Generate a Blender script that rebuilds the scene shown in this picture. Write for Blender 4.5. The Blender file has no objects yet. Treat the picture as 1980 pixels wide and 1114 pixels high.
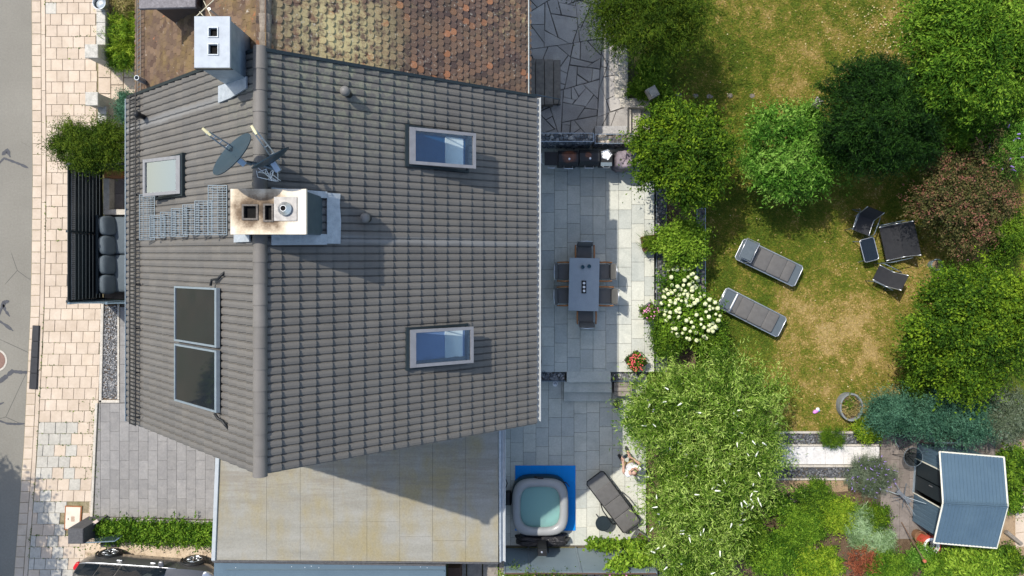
import bpy, math, random
import numpy as np
from mathutils import Vector, Matrix

# ------------------------------------------------------------------ camera, sky, sun, exposure
SC = bpy.context.scene
COL = SC.collection
F_PX, CAM_H, CX, CY = 1320.0, 21.64, 990.0, 512.0      # focal length in photo pixels, camera height, nadir point
cam_d = bpy.data.cameras.new('camera')
cam_d.sensor_width = 36.0
cam_d.lens = 24.0
cam_d.shift_y = -45.0 / 1980.0
cam_d.clip_start = 0.5
cam_d.clip_end = 2000.0
cam = bpy.data.objects.new('camera', cam_d)
cam.location = (0, 0, CAM_H)
COL.objects.link(cam)
SC.camera = cam

SUN_FROM = Vector((-0.50, 0.49, 1.0)).normalized()
sun_el = math.asin(SUN_FROM.z)
sun_az = math.atan2(SUN_FROM.x, SUN_FROM.y)
world = bpy.data.worlds.new('World')
SC.world = world
world.use_nodes = True
wt = world.node_tree
wt.nodes.clear()
sky = wt.nodes.new('ShaderNodeTexSky')
sky.sky_type = 'NISHITA'
sky.sun_disc = False
sky.sun_elevation = sun_el
sky.sun_rotation = sun_az
sky.dust_density = 1.6
sky.ozone_density = 0.6
bg = wt.nodes.new('ShaderNodeBackground')
bg.inputs['Strength'].default_value = 0.15
wo = wt.nodes.new('ShaderNodeOutputWorld')
wt.links.new(sky.outputs[0], bg.inputs[0])
wt.links.new(bg.outputs[0], wo.inputs[0])
sun_d = bpy.data.lights.new('sun', 'SUN')
sun_d.energy = 3.0
sun_d.angle = math.radians(0.55)
sun_d.color = (1.0, 0.945, 0.86)
sun = bpy.data.objects.new('sun', sun_d)
sun.rotation_euler = (-SUN_FROM).to_track_quat('-Z', 'Y').to_euler()
sun.location = (-20, 16, 30)
COL.objects.link(sun)
SC.view_settings.view_transform = 'Standard'
SC.view_settings.look = 'None'
SC.view_settings.exposure = 0.80
SC.view_settings.gamma = 1.0
SC.view_settings.use_curve_mapping = False
SC.render.engine = 'CYCLES'
SC.cycles.max_bounces = 7
SC.cycles.diffuse_bounces = 4
SC.cycles.glossy_bounces = 3
SC.cycles.transparent_max_bounces = 6
SC.cycles.use_denoising = True

random.seed(7)
RNG = np.random.default_rng(7)
R = math.radians

# ------------------------------------------------------------------ helpers
def s_at(z):                       # photo pixels per metre at height z
    return F_PX / (CAM_H - z)
def W(px, py, z=0.0):              # point of the place at height z
    s = s_at(z)
    return ((px - CX) / s, (CY - py) / s, z)
def W2(px, py, z=0.0):
    return W(px, py, z)[:2]

ORG = {}
def link(o, parent=None):
    COL.objects.link(o)
    if parent is not None:
        o.parent = parent
    return o
def props(o, label=None, cat=None, group=None, kind=None):
    if label: o['label'] = label
    if cat: o['category'] = cat
    if group: o['group'] = group
    if kind: o['kind'] = kind
    return o
def thing(name, label, cat, loc=(0, 0, 0), rotz=0.0, group=None, parent=None):
    o = bpy.data.objects.new(name, None)
    o.empty_display_size = 0.2
    o.location = loc
    o.rotation_euler = (0, 0, rotz)
    link(o, parent)
    ORG[o.name] = (tuple(loc), rotz)
    return props(o, label, cat, group)
def part_empty(name, parent):
    o = bpy.data.objects.new(name, None)
    o.empty_display_size = 0.1
    link(o, parent)
    ORG[o.name] = ORG.get(parent.name, ((0, 0, 0), 0.0))
    return o
def to_local(pts, parent):
    loc, rz = ORG.get(parent.name, ((0, 0, 0), 0.0))
    a = np.asarray(pts, dtype=float) - np.array(loc)
    if rz:
        c, s = math.cos(-rz), math.sin(-rz)
        a = np.stack([a[:, 0] * c - a[:, 1] * s, a[:, 0] * s + a[:, 1] * c, a[:, 2]], 1)
    return a

def piece(name, mesh, parent, loc, rot=None, scale=None, mat=None):
    """a copy of one small piece (tile, stone, slab ...) that shares its mesh"""
    o = bpy.data.objects.new(name, mesh)
    if parent is not None:
        l, rz = ORG.get(parent.name, ((0, 0, 0), 0.0))
        loc = (loc[0] - l[0], loc[1] - l[1], loc[2] - l[2])
    o.location = loc
    if rot is not None: o.rotation_euler = rot
    if scale is not None: o.scale = scale
    link(o, parent)
    ORG[o.name] = ORG.get(parent.name, ((0, 0, 0), 0.0)) if parent else ((0, 0, 0), 0.0)
    if mat is not None:
        o.material_slots[0].link = 'OBJECT'
        o.material_slots[0].material = mat
    return o
def copy_tree(o, parent=None):
    c = o.copy()
    COL.objects.link(c)
    c.parent = parent
    for ch in list(o.children):
        copy_tree(ch, c)
    return c

def mesh_np(name, V, quads, mat, tint=None, tris=None):
    """fast mesh from numpy quads or tris"""
    me = bpy.data.meshes.new(name)
    fa = quads if quads is not None else tris
    k = fa.shape[1]
    me.vertices.add(len(V))
    me.vertices.foreach_set('co', np.ascontiguousarray(V, dtype=np.float32).ravel())
    me.loops.add(fa.size)
    me.loops.foreach_set('vertex_index', np.ascontiguousarray(fa, dtype=np.int32).ravel())
    me.polygons.add(len(fa))
    me.polygons.foreach_set('loop_start', np.arange(0, fa.size, k, dtype=np.int32))
    me.polygons.foreach_set('loop_total', np.full(len(fa), k, dtype=np.int32))
    if tint is not None:
        a = me.attributes.new('tint', 'FLOAT', 'POINT')
        a.data.foreach_set('value', np.ascontiguousarray(tint, dtype=np.float32))
    me.polygons.foreach_set('use_smooth', np.zeros(len(fa), dtype=bool))
    me.update(calc_edges=True)
    if mat is not None: me.materials.append(mat)
    return me

def inset(poly, d):
    """convex polygon (ccw) moved inwards by d"""
    n = len(poly); out = []
    for i in range(n):
        p0, p1, p2 = poly[i - 1], poly[i], poly[(i + 1) % n]
        e1 = (p1[0] - p0[0], p1[1] - p0[1]); e2 = (p2[0] - p1[0], p2[1] - p1[1])
        l1 = math.hypot(*e1) or 1e-9; l2 = math.hypot(*e2) or 1e-9
        n1 = (-e1[1] / l1, e1[0] / l1); n2 = (-e2[1] / l2, e2[0] / l2)
        k = 1 + n1[0] * n2[0] + n1[1] * n2[1]
        k = max(k, 0.35)
        out.append((p1[0] + d * (n1[0] + n2[0]) / k, p1[1] + d * (n1[1] + n2[1]) / k))
    return out
def area(poly):
    return 0.5 * sum(poly[i - 1][0] * poly[i][1] - poly[i][0] * poly[i - 1][1] for i in range(len(poly)))
def ccw(poly):
    return list(poly) if area(poly) > 0 else list(reversed(poly))
def clip_half(poly, a, b, c):          # keep a*x+b*y <= c
    out = []
    for i in range(len(poly)):
        p, q = poly[i - 1], poly[i]
        dp, dq = a * p[0] + b * p[1] - c, a * q[0] + b * q[1] - c
        if (dp <= 0) != (dq <= 0):
            t = dp / (dp - dq)
            out.append((p[0] + t * (q[0] - p[0]), p[1] + t * (q[1] - p[1])))
        if dq <= 0: out.append(q)
    return out
def clip_poly(poly, region):            # convex region ccw
    for i in range(len(region)):
        p, q = region[i - 1], region[i]
        a, b = q[1] - p[1], -(q[0] - p[0])
        poly = clip_half(poly, a, b, a * p[0] + b * p[1])
        if len(poly) < 3: return []
    return poly

class MB:
    def __init__(self): self.V = []; self.F = []
    def add(self, vs, fs):
        o = len(self.V); self.V += [tuple(v) for v in vs]
        self.F += [tuple(i + o for i in f) for f in fs]
        return self
    def face(self, *p): return self.add(p, [tuple(range(len(p)))])
    def box(self, x0, y0, z0, x1, y1, z1):
        if x0 > x1: x0, x1 = x1, x0
        if y0 > y1: y0, y1 = y1, y0
        if z0 > z1: z0, z1 = z1, z0
        v = [(x0, y0, z0), (x1, y0, z0), (x1, y1, z0), (x0, y1, z0), (x0, y0, z1), (x1, y0, z1), (x1, y1, z1), (x0, y1, z1)]
        return self.add(v, [(3, 2, 1, 0), (4, 5, 6, 7), (0, 1, 5, 4), (1, 2, 6, 5), (2, 3, 7, 6), (3, 0, 4, 7)])
    def obox(self, c, h, M=None):
        v = []
        for z in (-1, 1):
            for x, y in ((-1, -1), (1, -1), (1, 1), (-1, 1)):
                p = Vector((x * h[0], y * h[1], z * h[2]))
                if M is not None: p = M @ p
                v.append((c[0] + p.x, c[1] + p.y, c[2] + p.z))
        return self.add(v, [(3, 2, 1, 0), (4, 5, 6, 7), (0, 1, 5, 4), (1, 2, 6, 5), (2, 3, 7, 6), (3, 0, 4, 7)])
    def prism(self, poly, z0, z1, bevel=0.0, top=True):
        poly = ccw(poly); n = len(poly)
        rings = [[(x, y, z0) for x, y in poly]]
        if bevel > 0:
            rings.append([(x, y, z1 - bevel) for x, y in poly])
            rings.append([(x, y, z1) for x, y in inset(poly, bevel)])
        else:
            rings.append([(x, y, z1) for x, y in poly])
        vs = [v for r in rings for v in r]; fs = []
        for k in range(len(rings) - 1):
            for i in range(n):
                j = (i + 1) % n
                fs.append((k * n + i, k * n + j, (k + 1) * n + j, (k + 1) * n + i))
        if top: fs.append(tuple(range((len(rings) - 1) * n, len(rings) * n)))
        return self.add(vs, fs)
    def tube(self, pts, r, n=7, closed=False, cap=True):
        pts = [Vector(p) for p in pts]; m = len(pts)
        rs = [r] * m if not hasattr(r, '__len__') else list(r)
        vs = []; fs = []; prev = None
        for i, p in enumerate(pts):
            if closed: d = pts[(i + 1) % m] - pts[i - 1]
            else: d = pts[min(i + 1, m - 1)] - pts[max(i - 1, 0)]
            d.normalize()
            if prev is None:
                u = d.orthogonal().normalized()
            else:
                u = prev - d * prev.dot(d)
                u = u.normalized() if u.length > 1e-6 else d.orthogonal().normalized()
            prev = u; w = d.cross(u)
            for k in range(n):
                a = 2 * math.pi * k / n
                vs.append(p + (u * math.cos(a) + w * math.sin(a)) * rs[i])
        for i in range(m if closed else m - 1):
            for k in range(n):
                a, b = i * n + k, i * n + (k + 1) % n
                c, d = ((i + 1) % m) * n + (k + 1) % n, ((i + 1) % m) * n + k
                fs.append((a, b, c, d))
        if cap and not closed:
            fs.append(tuple(reversed(range(n)))); fs.append(tuple(range((m - 1) * n, m * n)))
        return self.add(vs, fs)
    def lathe(self, prof, c=(0, 0, 0), n=20, cap=True, sx=1.0, sy=1.0):
        vs = []; fs = []
        for r, z in prof:
            for k in range(n):
                a = 2 * math.pi * k / n
                vs.append((c[0] + r * math.cos(a) * sx, c[1] + r * math.sin(a) * sy, c[2] + z))
        for i in range(len(prof) - 1):
            for k in range(n):
                fs.append((i * n + k, i * n + (k + 1) % n, (i + 1) * n + (k + 1) % n, (i + 1) * n + k))
        if cap:
            fs.append(tuple(reversed(range(n)))); fs.append(tuple(range((len(prof) - 1) * n, len(prof) * n)))
        return self.add(vs, fs)
    def cushion(self, c, h, M=None, e=0.35, nu=14, nv=8, puff=0.0):
        """superellipsoid: a stuffed pad with half sizes h"""
        def sp(a, k): return math.copysign(abs(a) ** k, a)
        vs = []; fs = []
        for j in range(nv + 1):
            f = -math.pi / 2 + math.pi * j / nv
            for i in range(nu):
                t = 2 * math.pi * i / nu
                p = Vector((sp(math.cos(f), e) * sp(math.cos(t), e) * h[0], sp(math.cos(f), e) * sp(math.sin(t), e) * h[1], sp(math.sin(f), 0.7) * h[2]))
                if M is not None: p = M @ p
                vs.append((c[0] + p.x, c[1] + p.y, c[2] + p.z))
        for j in range(nv):
            for i in range(nu):
                fs.append((j * nu + i, j * nu + (i + 1) % nu, (j + 1) * nu + (i + 1) % nu, (j + 1) * nu + i))
        return self.add(vs, fs)
    def holed(self, x0, y0, x1, y1, z0, z1, holes, zb=None):
        """slab with rectangular holes (x0,y0,x1,y1)"""
        xs = sorted({x0, x1, *[h[0] for h in holes], *[h[2] for h in holes]})
        ys = sorted({y0, y1, *[h[1] for h in holes], *[h[3] for h in holes]})
        def inh(x, y): return any(h[0] < x < h[2] and h[1] < y < h[3] for h in holes)
        for i in range(len(xs) - 1):
            for j in range(len(ys) - 1):
                a, b, c, d = xs[i], ys[j], xs[i + 1], ys[j + 1]
                if not inh((a + c) / 2, (b + d) / 2):
                    self.face((a, b, z1), (c, b, z1), (c, d, z1), (a, d, z1))
        for (a, b, c, d) in [(x0, y0, x1, y1)]:
            for p, q in (((a, b), (c, b)), ((c, b), (c, d)), ((c, d), (a, d)), ((a, d), (a, b))):
                self.face((*p, z0), (*q, z0), (*q, z1), (*p, z1))
        for (a, b, c, d) in holes:
            zz = zb if zb is not None else z0
            for p, q in (((a, b), (c, b)), ((c, b), (c, d)), ((c, d), (a, d)), ((a, d), (a, b))):
                self.face((*q, zz), (*p, zz), (*p, z1), (*q, z1))
        return self
    def mesh(self, name, mat=None, smooth=False, parent=None, shift=None):
        me = bpy.data.meshes.new(name)
        V = self.V
        if parent is not None: V = to_local(V, parent).tolist()
        elif shift is not None: V = (np.asarray(V) - np.array(shift)).tolist()
        me.from_pydata(V, [], self.F)
        me.validate(verbose=False)
        if smooth:
            me.polygons.foreach_set('use_smooth', [True] * len(me.polygons))
        if mat is not None: me.materials.append(mat)
        me.update()
        return me
    def build(self, name, mat, parent=None, smooth=False, world=True, angle=None):
        me = self.mesh(name, mat, smooth, parent if (parent is not None and world) else None)
        if smooth and angle is not None:
            me.set_sharp_from_angle(angle=angle)
        o = bpy.data.objects.new(name, me)
        link(o, parent)
        ORG[o.name] = ORG.get(parent.name, ((0, 0, 0), 0.0)) if parent is not None else ((0, 0, 0), 0.0)
        return o
    def struct(self, name, mat, smooth=False):
        return props(self.build(name, mat, None, smooth), kind='structure')
    def solo(self, name, mat, label, cat, group=None, base=None, smooth=False, angle=None):
        """a thing that is one mesh, its origin at its base"""
        V = np.asarray(self.V)
        b = base or (float(V[:, 0].mean()), float(V[:, 1].mean()), float(V[:, 2].min()))
        me = self.mesh(name, mat, smooth, shift=b)
        if smooth and angle is not None: me.set_sharp_from_angle(angle=angle)
        o = bpy.data.objects.new(name, me); o.location = b
        link(o); ORG[o.name] = (b, 0.0)
        return props(o, label, cat, group)

# ------------------------------------------------------------------ materials
def srgb(*c):
    return tuple(((x / 255) / 12.92 if x / 255 <= 0.04045 else ((x / 255 + 0.055) / 1.055) ** 2.4) for x in c)
def rgba(c): return (c[0], c[1], c[2], 1.0)
class N:
    """little node-graph helper"""
    def __init__(self, name):
        self.m = bpy.data.materials.new(name); self.m.use_nodes = True
        self.t = self.m.node_tree; self.t.nodes.clear()
        self.out = self.t.nodes.new('ShaderNodeOutputMaterial')
        self.pos = self.t.nodes.new('ShaderNodeNewGeometry').outputs['Position']
    def n(self, ty, **kw):
        nd = self.t.nodes.new(ty)
        for k, v in kw.items(): setattr(nd, k, v)
        return nd
    def put(self, sock, v):
        if hasattr(v, 'is_linked') or hasattr(v, 'links'): self.t.links.new(v, sock)
        else:
            sock.default_value = rgba(v) if (hasattr(v, '__len__') and len(v) == 3 and sock.type == 'RGBA') else v
    def noise(self, scale, detail=4, rough=0.55, vec=None, dist=0.0):
        nd = self.n('ShaderNodeTexNoise')
        nd.inputs['Scale'].default_value = scale; nd.inputs['Detail'].default_value = detail
        nd.inputs['Roughness'].default_value = rough; nd.inputs['Distortion'].default_value = dist
        self.t.links.new(vec if vec is not None else self.pos, nd.inputs['Vector'])
        return nd.outputs['Fac']
    def voro(self, scale, feature='F1', out='Distance', vec=None):
        nd = self.n('ShaderNodeTexVoronoi', feature=feature); nd.inputs['Scale'].default_value = scale
        self.t.links.new(vec if vec is not None else self.pos, nd.inputs['Vector'])
        return nd.outputs[out]
    def scalev(self, s, vec=None):
        nd = self.n('ShaderNodeVectorMath', operation='MULTIPLY'); nd.inputs[1].default_value = s
        self.t.links.new(vec if vec is not None else self.pos, nd.inputs[0])
        return nd.outputs[0]
    def dist(self, p):
        nd = self.n('ShaderNodeVectorMath', operation='DISTANCE'); nd.inputs[1].default_value = p
        self.t.links.new(self.pos, nd.inputs[0]); return nd.outputs['Value']
    def sep(self):
        nd = self.n('ShaderNodeSeparateXYZ'); self.t.links.new(self.pos, nd.inputs[0]); return nd.outputs
    def math(self, op, a, b=0.0, clamp=False):
        nd = self.n('ShaderNodeMath', operation=op, use_clamp=clamp); self.put(nd.inputs[0], a); self.put(nd.inputs[1], b)
        return nd.outputs[0]
    def rng(self, v, a, b, c=0.0, d=1.0):
        nd = self.n('ShaderNodeMapRange'); self.put(nd.inputs[0], v)
        for i, x in zip((1, 2, 3, 4), (a, b, c, d)): nd.inputs[i].default_value = x
        return nd.outputs[0]
    def mix(self, f, a, b, mode='MIX'):
        nd = self.n('ShaderNodeMix', data_type='RGBA', blend_type=mode); self.put(nd.inputs[0], f)
        self.put(nd.inputs[6], a); self.put(nd.inputs[7], b)
        return nd.outputs[2]
    def ramp(self, f, stops):
        nd = self.n('ShaderNodeValToRGB'); self.put(nd.inputs[0], f); cr = nd.color_ramp
        while len(cr.elements) < len(stops): cr.elements.new(0.5)
        for e, (p, c) in zip(cr.elements, stops): e.position = p; e.color = rgba(c)
        return nd.outputs[0]
    def rand(self): return self.n('ShaderNodeObjectInfo').outputs['Random']
    def attr(self, name): 
        return self.n('ShaderNodeAttribute', attribute_name=name).outputs['Fac']
    def bump(self, h, strength=0.4, dist=0.02):
        nd = self.n('ShaderNodeBump'); nd.inputs['Strength'].default_value = strength; nd.inputs['Distance'].default_value = dist
        self.put(nd.inputs['Height'], h); return nd.outputs[0]
    def bsdf(self, color, rough=0.8, metal=0.0, spec=0.3, normal=None, coat=0.0, trans=0.0, ior=1.45):
        b = self.n('ShaderNodeBsdfPrincipled')
        self.put(b.inputs['Base Color'], color); self.put(b.inputs['Roughness'], rough)
        b.inputs['Metallic'].default_value = metal; b.inputs['Specular IOR Level'].default_value = spec
        b.inputs['Coat Weight'].default_value = coat; b.inputs['Coat Roughness'].default_value = 0.05
        b.inputs['Transmission Weight'].default_value = trans; b.inputs['IOR'].default_value = ior
        if normal is not None: self.t.links.new(normal, b.inputs['Normal'])
        return b.outputs[0]
    def done(self, shader):
        self.t.links.new(shader, self.out.inputs['Surface']); return self.m
def mat(name, c1, c2=None, scale=6.0, rough=0.8, metal=0.0, bump=0.0, bscale=40.0, rnd=0.0, spec=0.3, coat=0.0, bdist=0.01, fine=0.0, fscale=15.0):
    g = N(name)
    c2 = c2 or tuple(x * 0.82 for x in c1)
    col = g.mix(g.rng(g.noise(scale, 5, 0.6), 0.3, 0.7), c1, c2)
    if fine:
        col = g.mix(1.0, col, g.ramp(g.noise(fscale, 2, 0.7), [(0.3, (1 - fine,) * 3), (0.7, (1 + fine * 0.6,) * 3)]), 'MULTIPLY')
    if rnd:
        v = g.rng(g.rand(), 0, 1, 1 - rnd, 1 + rnd)
        h = g.n('ShaderNodeHueSaturation'); g.put(h.inputs['Value'], v); g.put(h.inputs['Color'], col); col = h.outputs[0]
    nm = g.bump(g.noise(bscale, 4, 0.65), bump, bdist) if bump else None
    return g.done(g.bsdf(col, rough, metal, spec, nm, coat))
def leaf_mat(name, dark, mid, light, rough=0.5, transl=0.17, extra=None):
    g = N(name)
    if mid[1] > mid[0] and extra is None:
        dark, mid, light = [(c[0] * .84, c[1], c[2]) for c in (dark, mid, light)]
    t = g.attr('tint')
    stops = [(0.0, dark), (0.5, mid), (1.0, light)] if extra is None else [(0.0, dark), (0.42, mid), (0.75, light), (1.0, extra)]
    col = g.ramp(t, stops)
    b = g.bsdf(col, 0.62, 0, 0.12)
    tr = g.n('ShaderNodeBsdfTranslucent')
    g.put(tr.inputs['Color'], g.mix(0.5, col, (0.06, 0.13, 0.005), 'ADD') if extra is None else col)
    mx = g.n('ShaderNodeMixShader'); mx.inputs[0].default_value = transl
    g.t.links.new(b, mx.inputs[1]); g.t.links.new(tr.outputs[0], mx.inputs[2])
    return g.done(mx.outputs[0])

MT = {}
MT['asphalt'] = None
MT['steel'] = mat('galvanised_steel', (.15, .19, .215), (.12, .15, .175), 20, 0.5, 0.4)
MT['alu'] = mat('brushed_aluminium', (.62, .64, .66), (.52, .54, .56), 12, 0.35, 0.85)
MT['zinc'] = mat('weathered_zinc_sheet', (.30, .36, .40), (.20, .25, .29), 5, 0.5, 0.35, 0.1, 30)
MT['lead'] = mat('lead_flashing', (.40, .43, .45), (.28, .31, .33), 9, 0.55, 0.25, 0.5, 18, bdist=0.02)
MT['black'] = mat('black_paint', (.012, .013, .014), (.02, .021, .022), 20, 0.45)
MT['soot'] = mat('soot_black', (.004, .004, .004), (.008, .007, .006), 20, 0.95)
MT['anthracite'] = mat('anthracite_coated_metal', (.014, .022, .026), (.020, .028, .032), 15, 0.42, 0.1, rnd=.12)
MT['bluegrey'] = mat('blue_grey_coated_sheet', (.10, .145, .175), (.085, .125, .155), 1.2, 0.38, 0.1, 0.05, 6, fine=.06, fscale=30)
MT['white'] = mat('white_paint', (.78, .78, .76), (.70, .70, .68), 6, 0.5)
MT['plaster'] = mat('pale_plaster', (.62, .60, .55), (.55, .53, .48), 3, 0.9, bump=.2, bscale=60)
MT['wood'] = mat('warm_teak', (.36, .16, .06), (.24, .10, .035), 14, 0.55, bump=.15, bscale=40)
MT['greywood'] = mat('weathered_grey_wood', (.26, .23, .19), (.15, .13, .11), 9, 0.85, bump=.4, bscale=30, rnd=.18)
MT['concrete'] = mat('pale_concrete', (.50, .46, .39), (.38, .35, .30), 5, 0.9, bump=.3, bscale=45, fine=.15)
MT['darkstone'] = mat('dark_granite', (.10, .10, .10), (.06, .06, .063), 14, 0.7, bump=.25, bscale=50, fine=.4, fscale=60)
MT['soil'] = mat('garden_soil', (.085, .055, .033), (.15, .105, .065), 4, 0.95, bump=.9, bscale=25, bdist=.04, fine=.35, fscale=45)
MT['drysoil'] = mat('dry_sandy_soil', (.36, .26, .16), (.22, .155, .095), 3, 0.95, bump=.6, bscale=25, bdist=.03, fine=.25, fscale=50)
MT['gravel'] = mat('grey_gravel_stone', (.16, .165, .17), (.09, .095, .10), 18, 0.85, rnd=.2)
MT['fab_grey'] = mat('grey_textile', (.115, .112, .108), (.095, .092, .088), 9, 0.85, bump=.12, bscale=180, fine=.08, fscale=200)
MT['fab_slate'] = mat('slate_textile_mesh', (.085, .105, .12), (.07, .09, .105), 9, 0.7, bump=.12, bscale=180)
MT['fab_black'] = mat('black_textile_mesh', (.022, .023, .026), (.03, .031, .034), 9, 0.6)
MT['terracotta'] = mat('terracotta', (.42, .13, .07), (.34, .10, .05), 8, 0.8)
MT['blue'] = mat('blue_foam', (.0, .22, .66), (.0, .20, .60), 3, 0.75, rnd=.05)
MT['dark_glass'] = None

def glossy_glass(name, tintc, refl=0.10, rough=0.01, alpha=0.85):
    """thin window glass: clear with a fresnel reflection"""
    g = N(name)
    tr = g.n('ShaderNodeBsdfTransparent'); tr.inputs[0].default_value = rgba(tintc)
    gl = g.n('ShaderNodeBsdfGlossy'); gl.inputs['Roughness'].default_value = rough
    fr = g.n('ShaderNodeFresnel'); fr.inputs[0].default_value = 1.5
    mx = g.n('ShaderNodeMixShader')
    g.t.links.new(g.math('MAXIMUM', fr.outputs[0], refl), mx.inputs[0])
    g.t.links.new(tr.outputs[0], mx.inputs[1]); g.t.links.new(gl.outputs[0], mx.inputs[2])
    return g.done(mx.outputs[0])
MT['pane'] = glossy_glass('window_glass', (.86, .93, .95), 0.10)
MT['pane_sky'] = glossy_glass('sky_lit_window_glass', (.86, .93, .95), 0.45)
MT['darkpane'] = mat('dark_glass', (.006, .010, .014), (.010, .014, .018), 3, 0.04, 0, spec=0.7)
MT['collector'] = mat('collector_glass', (.010, .013, .018), (.016, .018, .022), 2, 0.05, 0, spec=0.8, bump=.02, bscale=3)

# asphalt with fine grain, faded cracks
g = N('asphalt_road')
big = g.noise(0.35, 4, 0.6)
col = g.ramp(big, [(0.3, (.170, .160, .134)), (0.7, (.205, .194, .163))])
col = g.mix(1.0, col, g.ramp(g.noise(16, 5, 0.85), [(0.28, (.84,) * 3), (0.72, (1.14,) * 3)]), 'MULTIPLY')
col = g.mix(g.math('MULTIPLY', g.rng(g.voro(0.42, 'DISTANCE_TO_EDGE', vec=g.scalev((1, 1, 1))), 0.0, 0.006, 1, 0), g.rng(g.noise(0.6, 2), .5, .6)), col, (.06, .058, .055))
MT['asphalt'] = g.done(g.bsdf(col, 0.9, 0, 0.25, g.bump(g.noise(80, 3, 0.7), 0.35, 0.008)))
MT['tar'] = mat('bitumen_seal', (.052, .054, .06), (.075, .077, .083), 6, 0.75, bump=.2, bscale=30)

# beige pavement pavers
g = N('beige_paver')
col = g.ramp(g.noise(2.2, 5, 0.6), [(0.25, (.41, .335, .255)), (0.55, (.475, .395, .31)), (0.8, (.52, .44, .355))])
col = g.mix(1.0, col, g.ramp(g.rand(), [(0, (.92, .905, .89)), (0.5, (1, 1, 1)), (1, (1.03, 1.02, 1.0))]), 'MULTIPLY')
col = g.mix(1.0, col, g.ramp(g.noise(15, 5, 0.8), [(0.3, (.90,) * 3), (0.7, (1.06,) * 3)]), 'MULTIPLY')
MT['paver'] = g.done(g.bsdf(col, 0.9, 0, 0.2, g.bump(g.noise(70, 4, 0.7), 0.3, 0.008)))
MT['paver_grey'] = mat('grey_replacement_paver', (.425, .40, .345), (.375, .355, .305), 3, 0.9, bump=.3, bscale=70, rnd=.1, fine=.15)
MT['joint'] = mat('sandy_joint', (.26, .21, .14), (.16, .15, .07), 2.5, 0.95, bump=.5, bscale=60, fine=.3)
MT['drive'] = mat('grey_drive_slab', (.232, .222, .208), (.19, .184, .176), 3.5, 0.85, bump=.12, bscale=60, rnd=.09, fine=.12)
MT['drive_joint'] = mat('dark_joint', (.085, .072, .055), (.06, .05, .04), 8, 0.95)
# granite patio slabs
g = N('granite_slab')
col = g.ramp(g.noise(1.7, 6, 0.62, dist=1.2), [(0.25, (.375, .39, .35)), (0.5, (.455, .465, .415)), (0.75, (.51, .515, .46))])
col = g.mix(1.0, col, g.ramp(g.rand(), [(0, (.84, .86, .88)), (1, (1.10, 1.08, 1.04))]), 'MULTIPLY')
col = g.mix(1.0, col, g.ramp(g.noise(18, 5, 0.85), [(0.28, (.82,) * 3), (0.72, (1.15,) * 3)]), 'MULTIPLY')
col = g.mix(g.rng(g.noise(1.1, 4, 0.7), 0.56, 0.75, 0, .35), col, (.27, .25, .19))
MT['granite'] = g.done(g.bsdf(col, 0.75, 0, 0.3, g.bump(g.noise(60, 4, 0.7), 0.2, 0.006)))
MT['grey_joint'] = mat('patio_joint', (.11, .095, .07), (.07, .065, .055), 9, 0.95)
MT['crazy'] = mat('crazy_paving_stone', (.42, .395, .36), (.30, .28, .26), 2.5, 0.85, bump=.3, bscale=30, rnd=.16, fine=.2, fscale=40)
MT['crazy_joint'] = mat('crazy_joint', (.12, .11, .10), (.08, .075, .07), 6, 0.95)
MT['path'] = mat('pale_path_slab', (.60, .585, .555), (.48, .465, .44), 1.8, 0.85, bump=.15, bscale=50, rnd=.07, fine=.15)
MT['terrace'] = mat('brown_grey_terrace_slab', (.20, .172, .150), (.145, .125, .11), 3, 0.85, bump=.2, bscale=40, rnd=.13, fine=.15)

# grey-brown concrete roof tile
g = N('concrete_roof_tile')
col = g.ramp(g.noise(1.6, 5, 0.6), [(0.3, (.106, .099, .089)), (0.7, (.128, .120, .108))])
col = g.mix(1.0, col, g.ramp(g.math('FRACT', g.math('ADD', g.rand(), g.attr('tint'))), [(0, (.94, .95, .96)), (1, (1.06, 1.05, 1.03))]), 'MULTIPLY')
col = g.mix(1.0, col, g.ramp(g.noise(90, 3, 0.7), [(0.3, (.85,) * 3), (0.7, (1.1,) * 3)]), 'MULTIPLY')
xyz = g.sep()
streak = g.noise(1.0, 5, .7, vec=g.scalev((1.2, 6.0, 1)))
col = g.mix(1.0, col, g.ramp(streak, [(.3, (.93, .935, .94)), (.7, (1.05, 1.045, 1.03))]), 'MULTIPLY')
wob = g.math('MULTIPLY', g.math('SUBTRACT', streak, .5), .16)
b1 = g.math('MULTIPLY', g.rng(g.math('ABSOLUTE', g.math('ADD', g.math('SUBTRACT', xyz['Y'], .48), wob)), .03, .10, 1, 0), g.rng(xyz['X'], -3.4, -3.2, 0, 1))
b2 = g.math('MULTIPLY', g.rng(g.math('ABSOLUTE', g.math('ADD', g.math('SUBTRACT', xyz['Y'], 3.06), wob)), .04, .12, 1, 0), g.rng(xyz['X'], -5.2, -5.0, 1, 0))
col = g.mix(g.math('MULTIPLY', g.math('MAXIMUM', b1, b2), .26), col, (.30, .31, .31))          # pale run-off below the lead skirts
near = g.rng(g.dist((-3.33, 3.98, 8.82)), 0.5, 2.6, 0.55, 0.0)          # lichen near the old roof
col = g.mix(g.math('MULTIPLY', near, g.rng(g.noise(7, 5, 0.7), 0.45, 0.62)), col, (.25, .26, .17))
MT['tile'] = g.done(g.bsdf(col, 0.62, 0, 0.35, g.bump(g.noise(70, 3, 0.6), 0.15, 0.005)))
MT['ridge'] = mat('ridge_tile_grey', (.140, .130, .117), (.12, .112, .10), 4, 0.6, bump=.15, bscale=50, rnd=.08)

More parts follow.
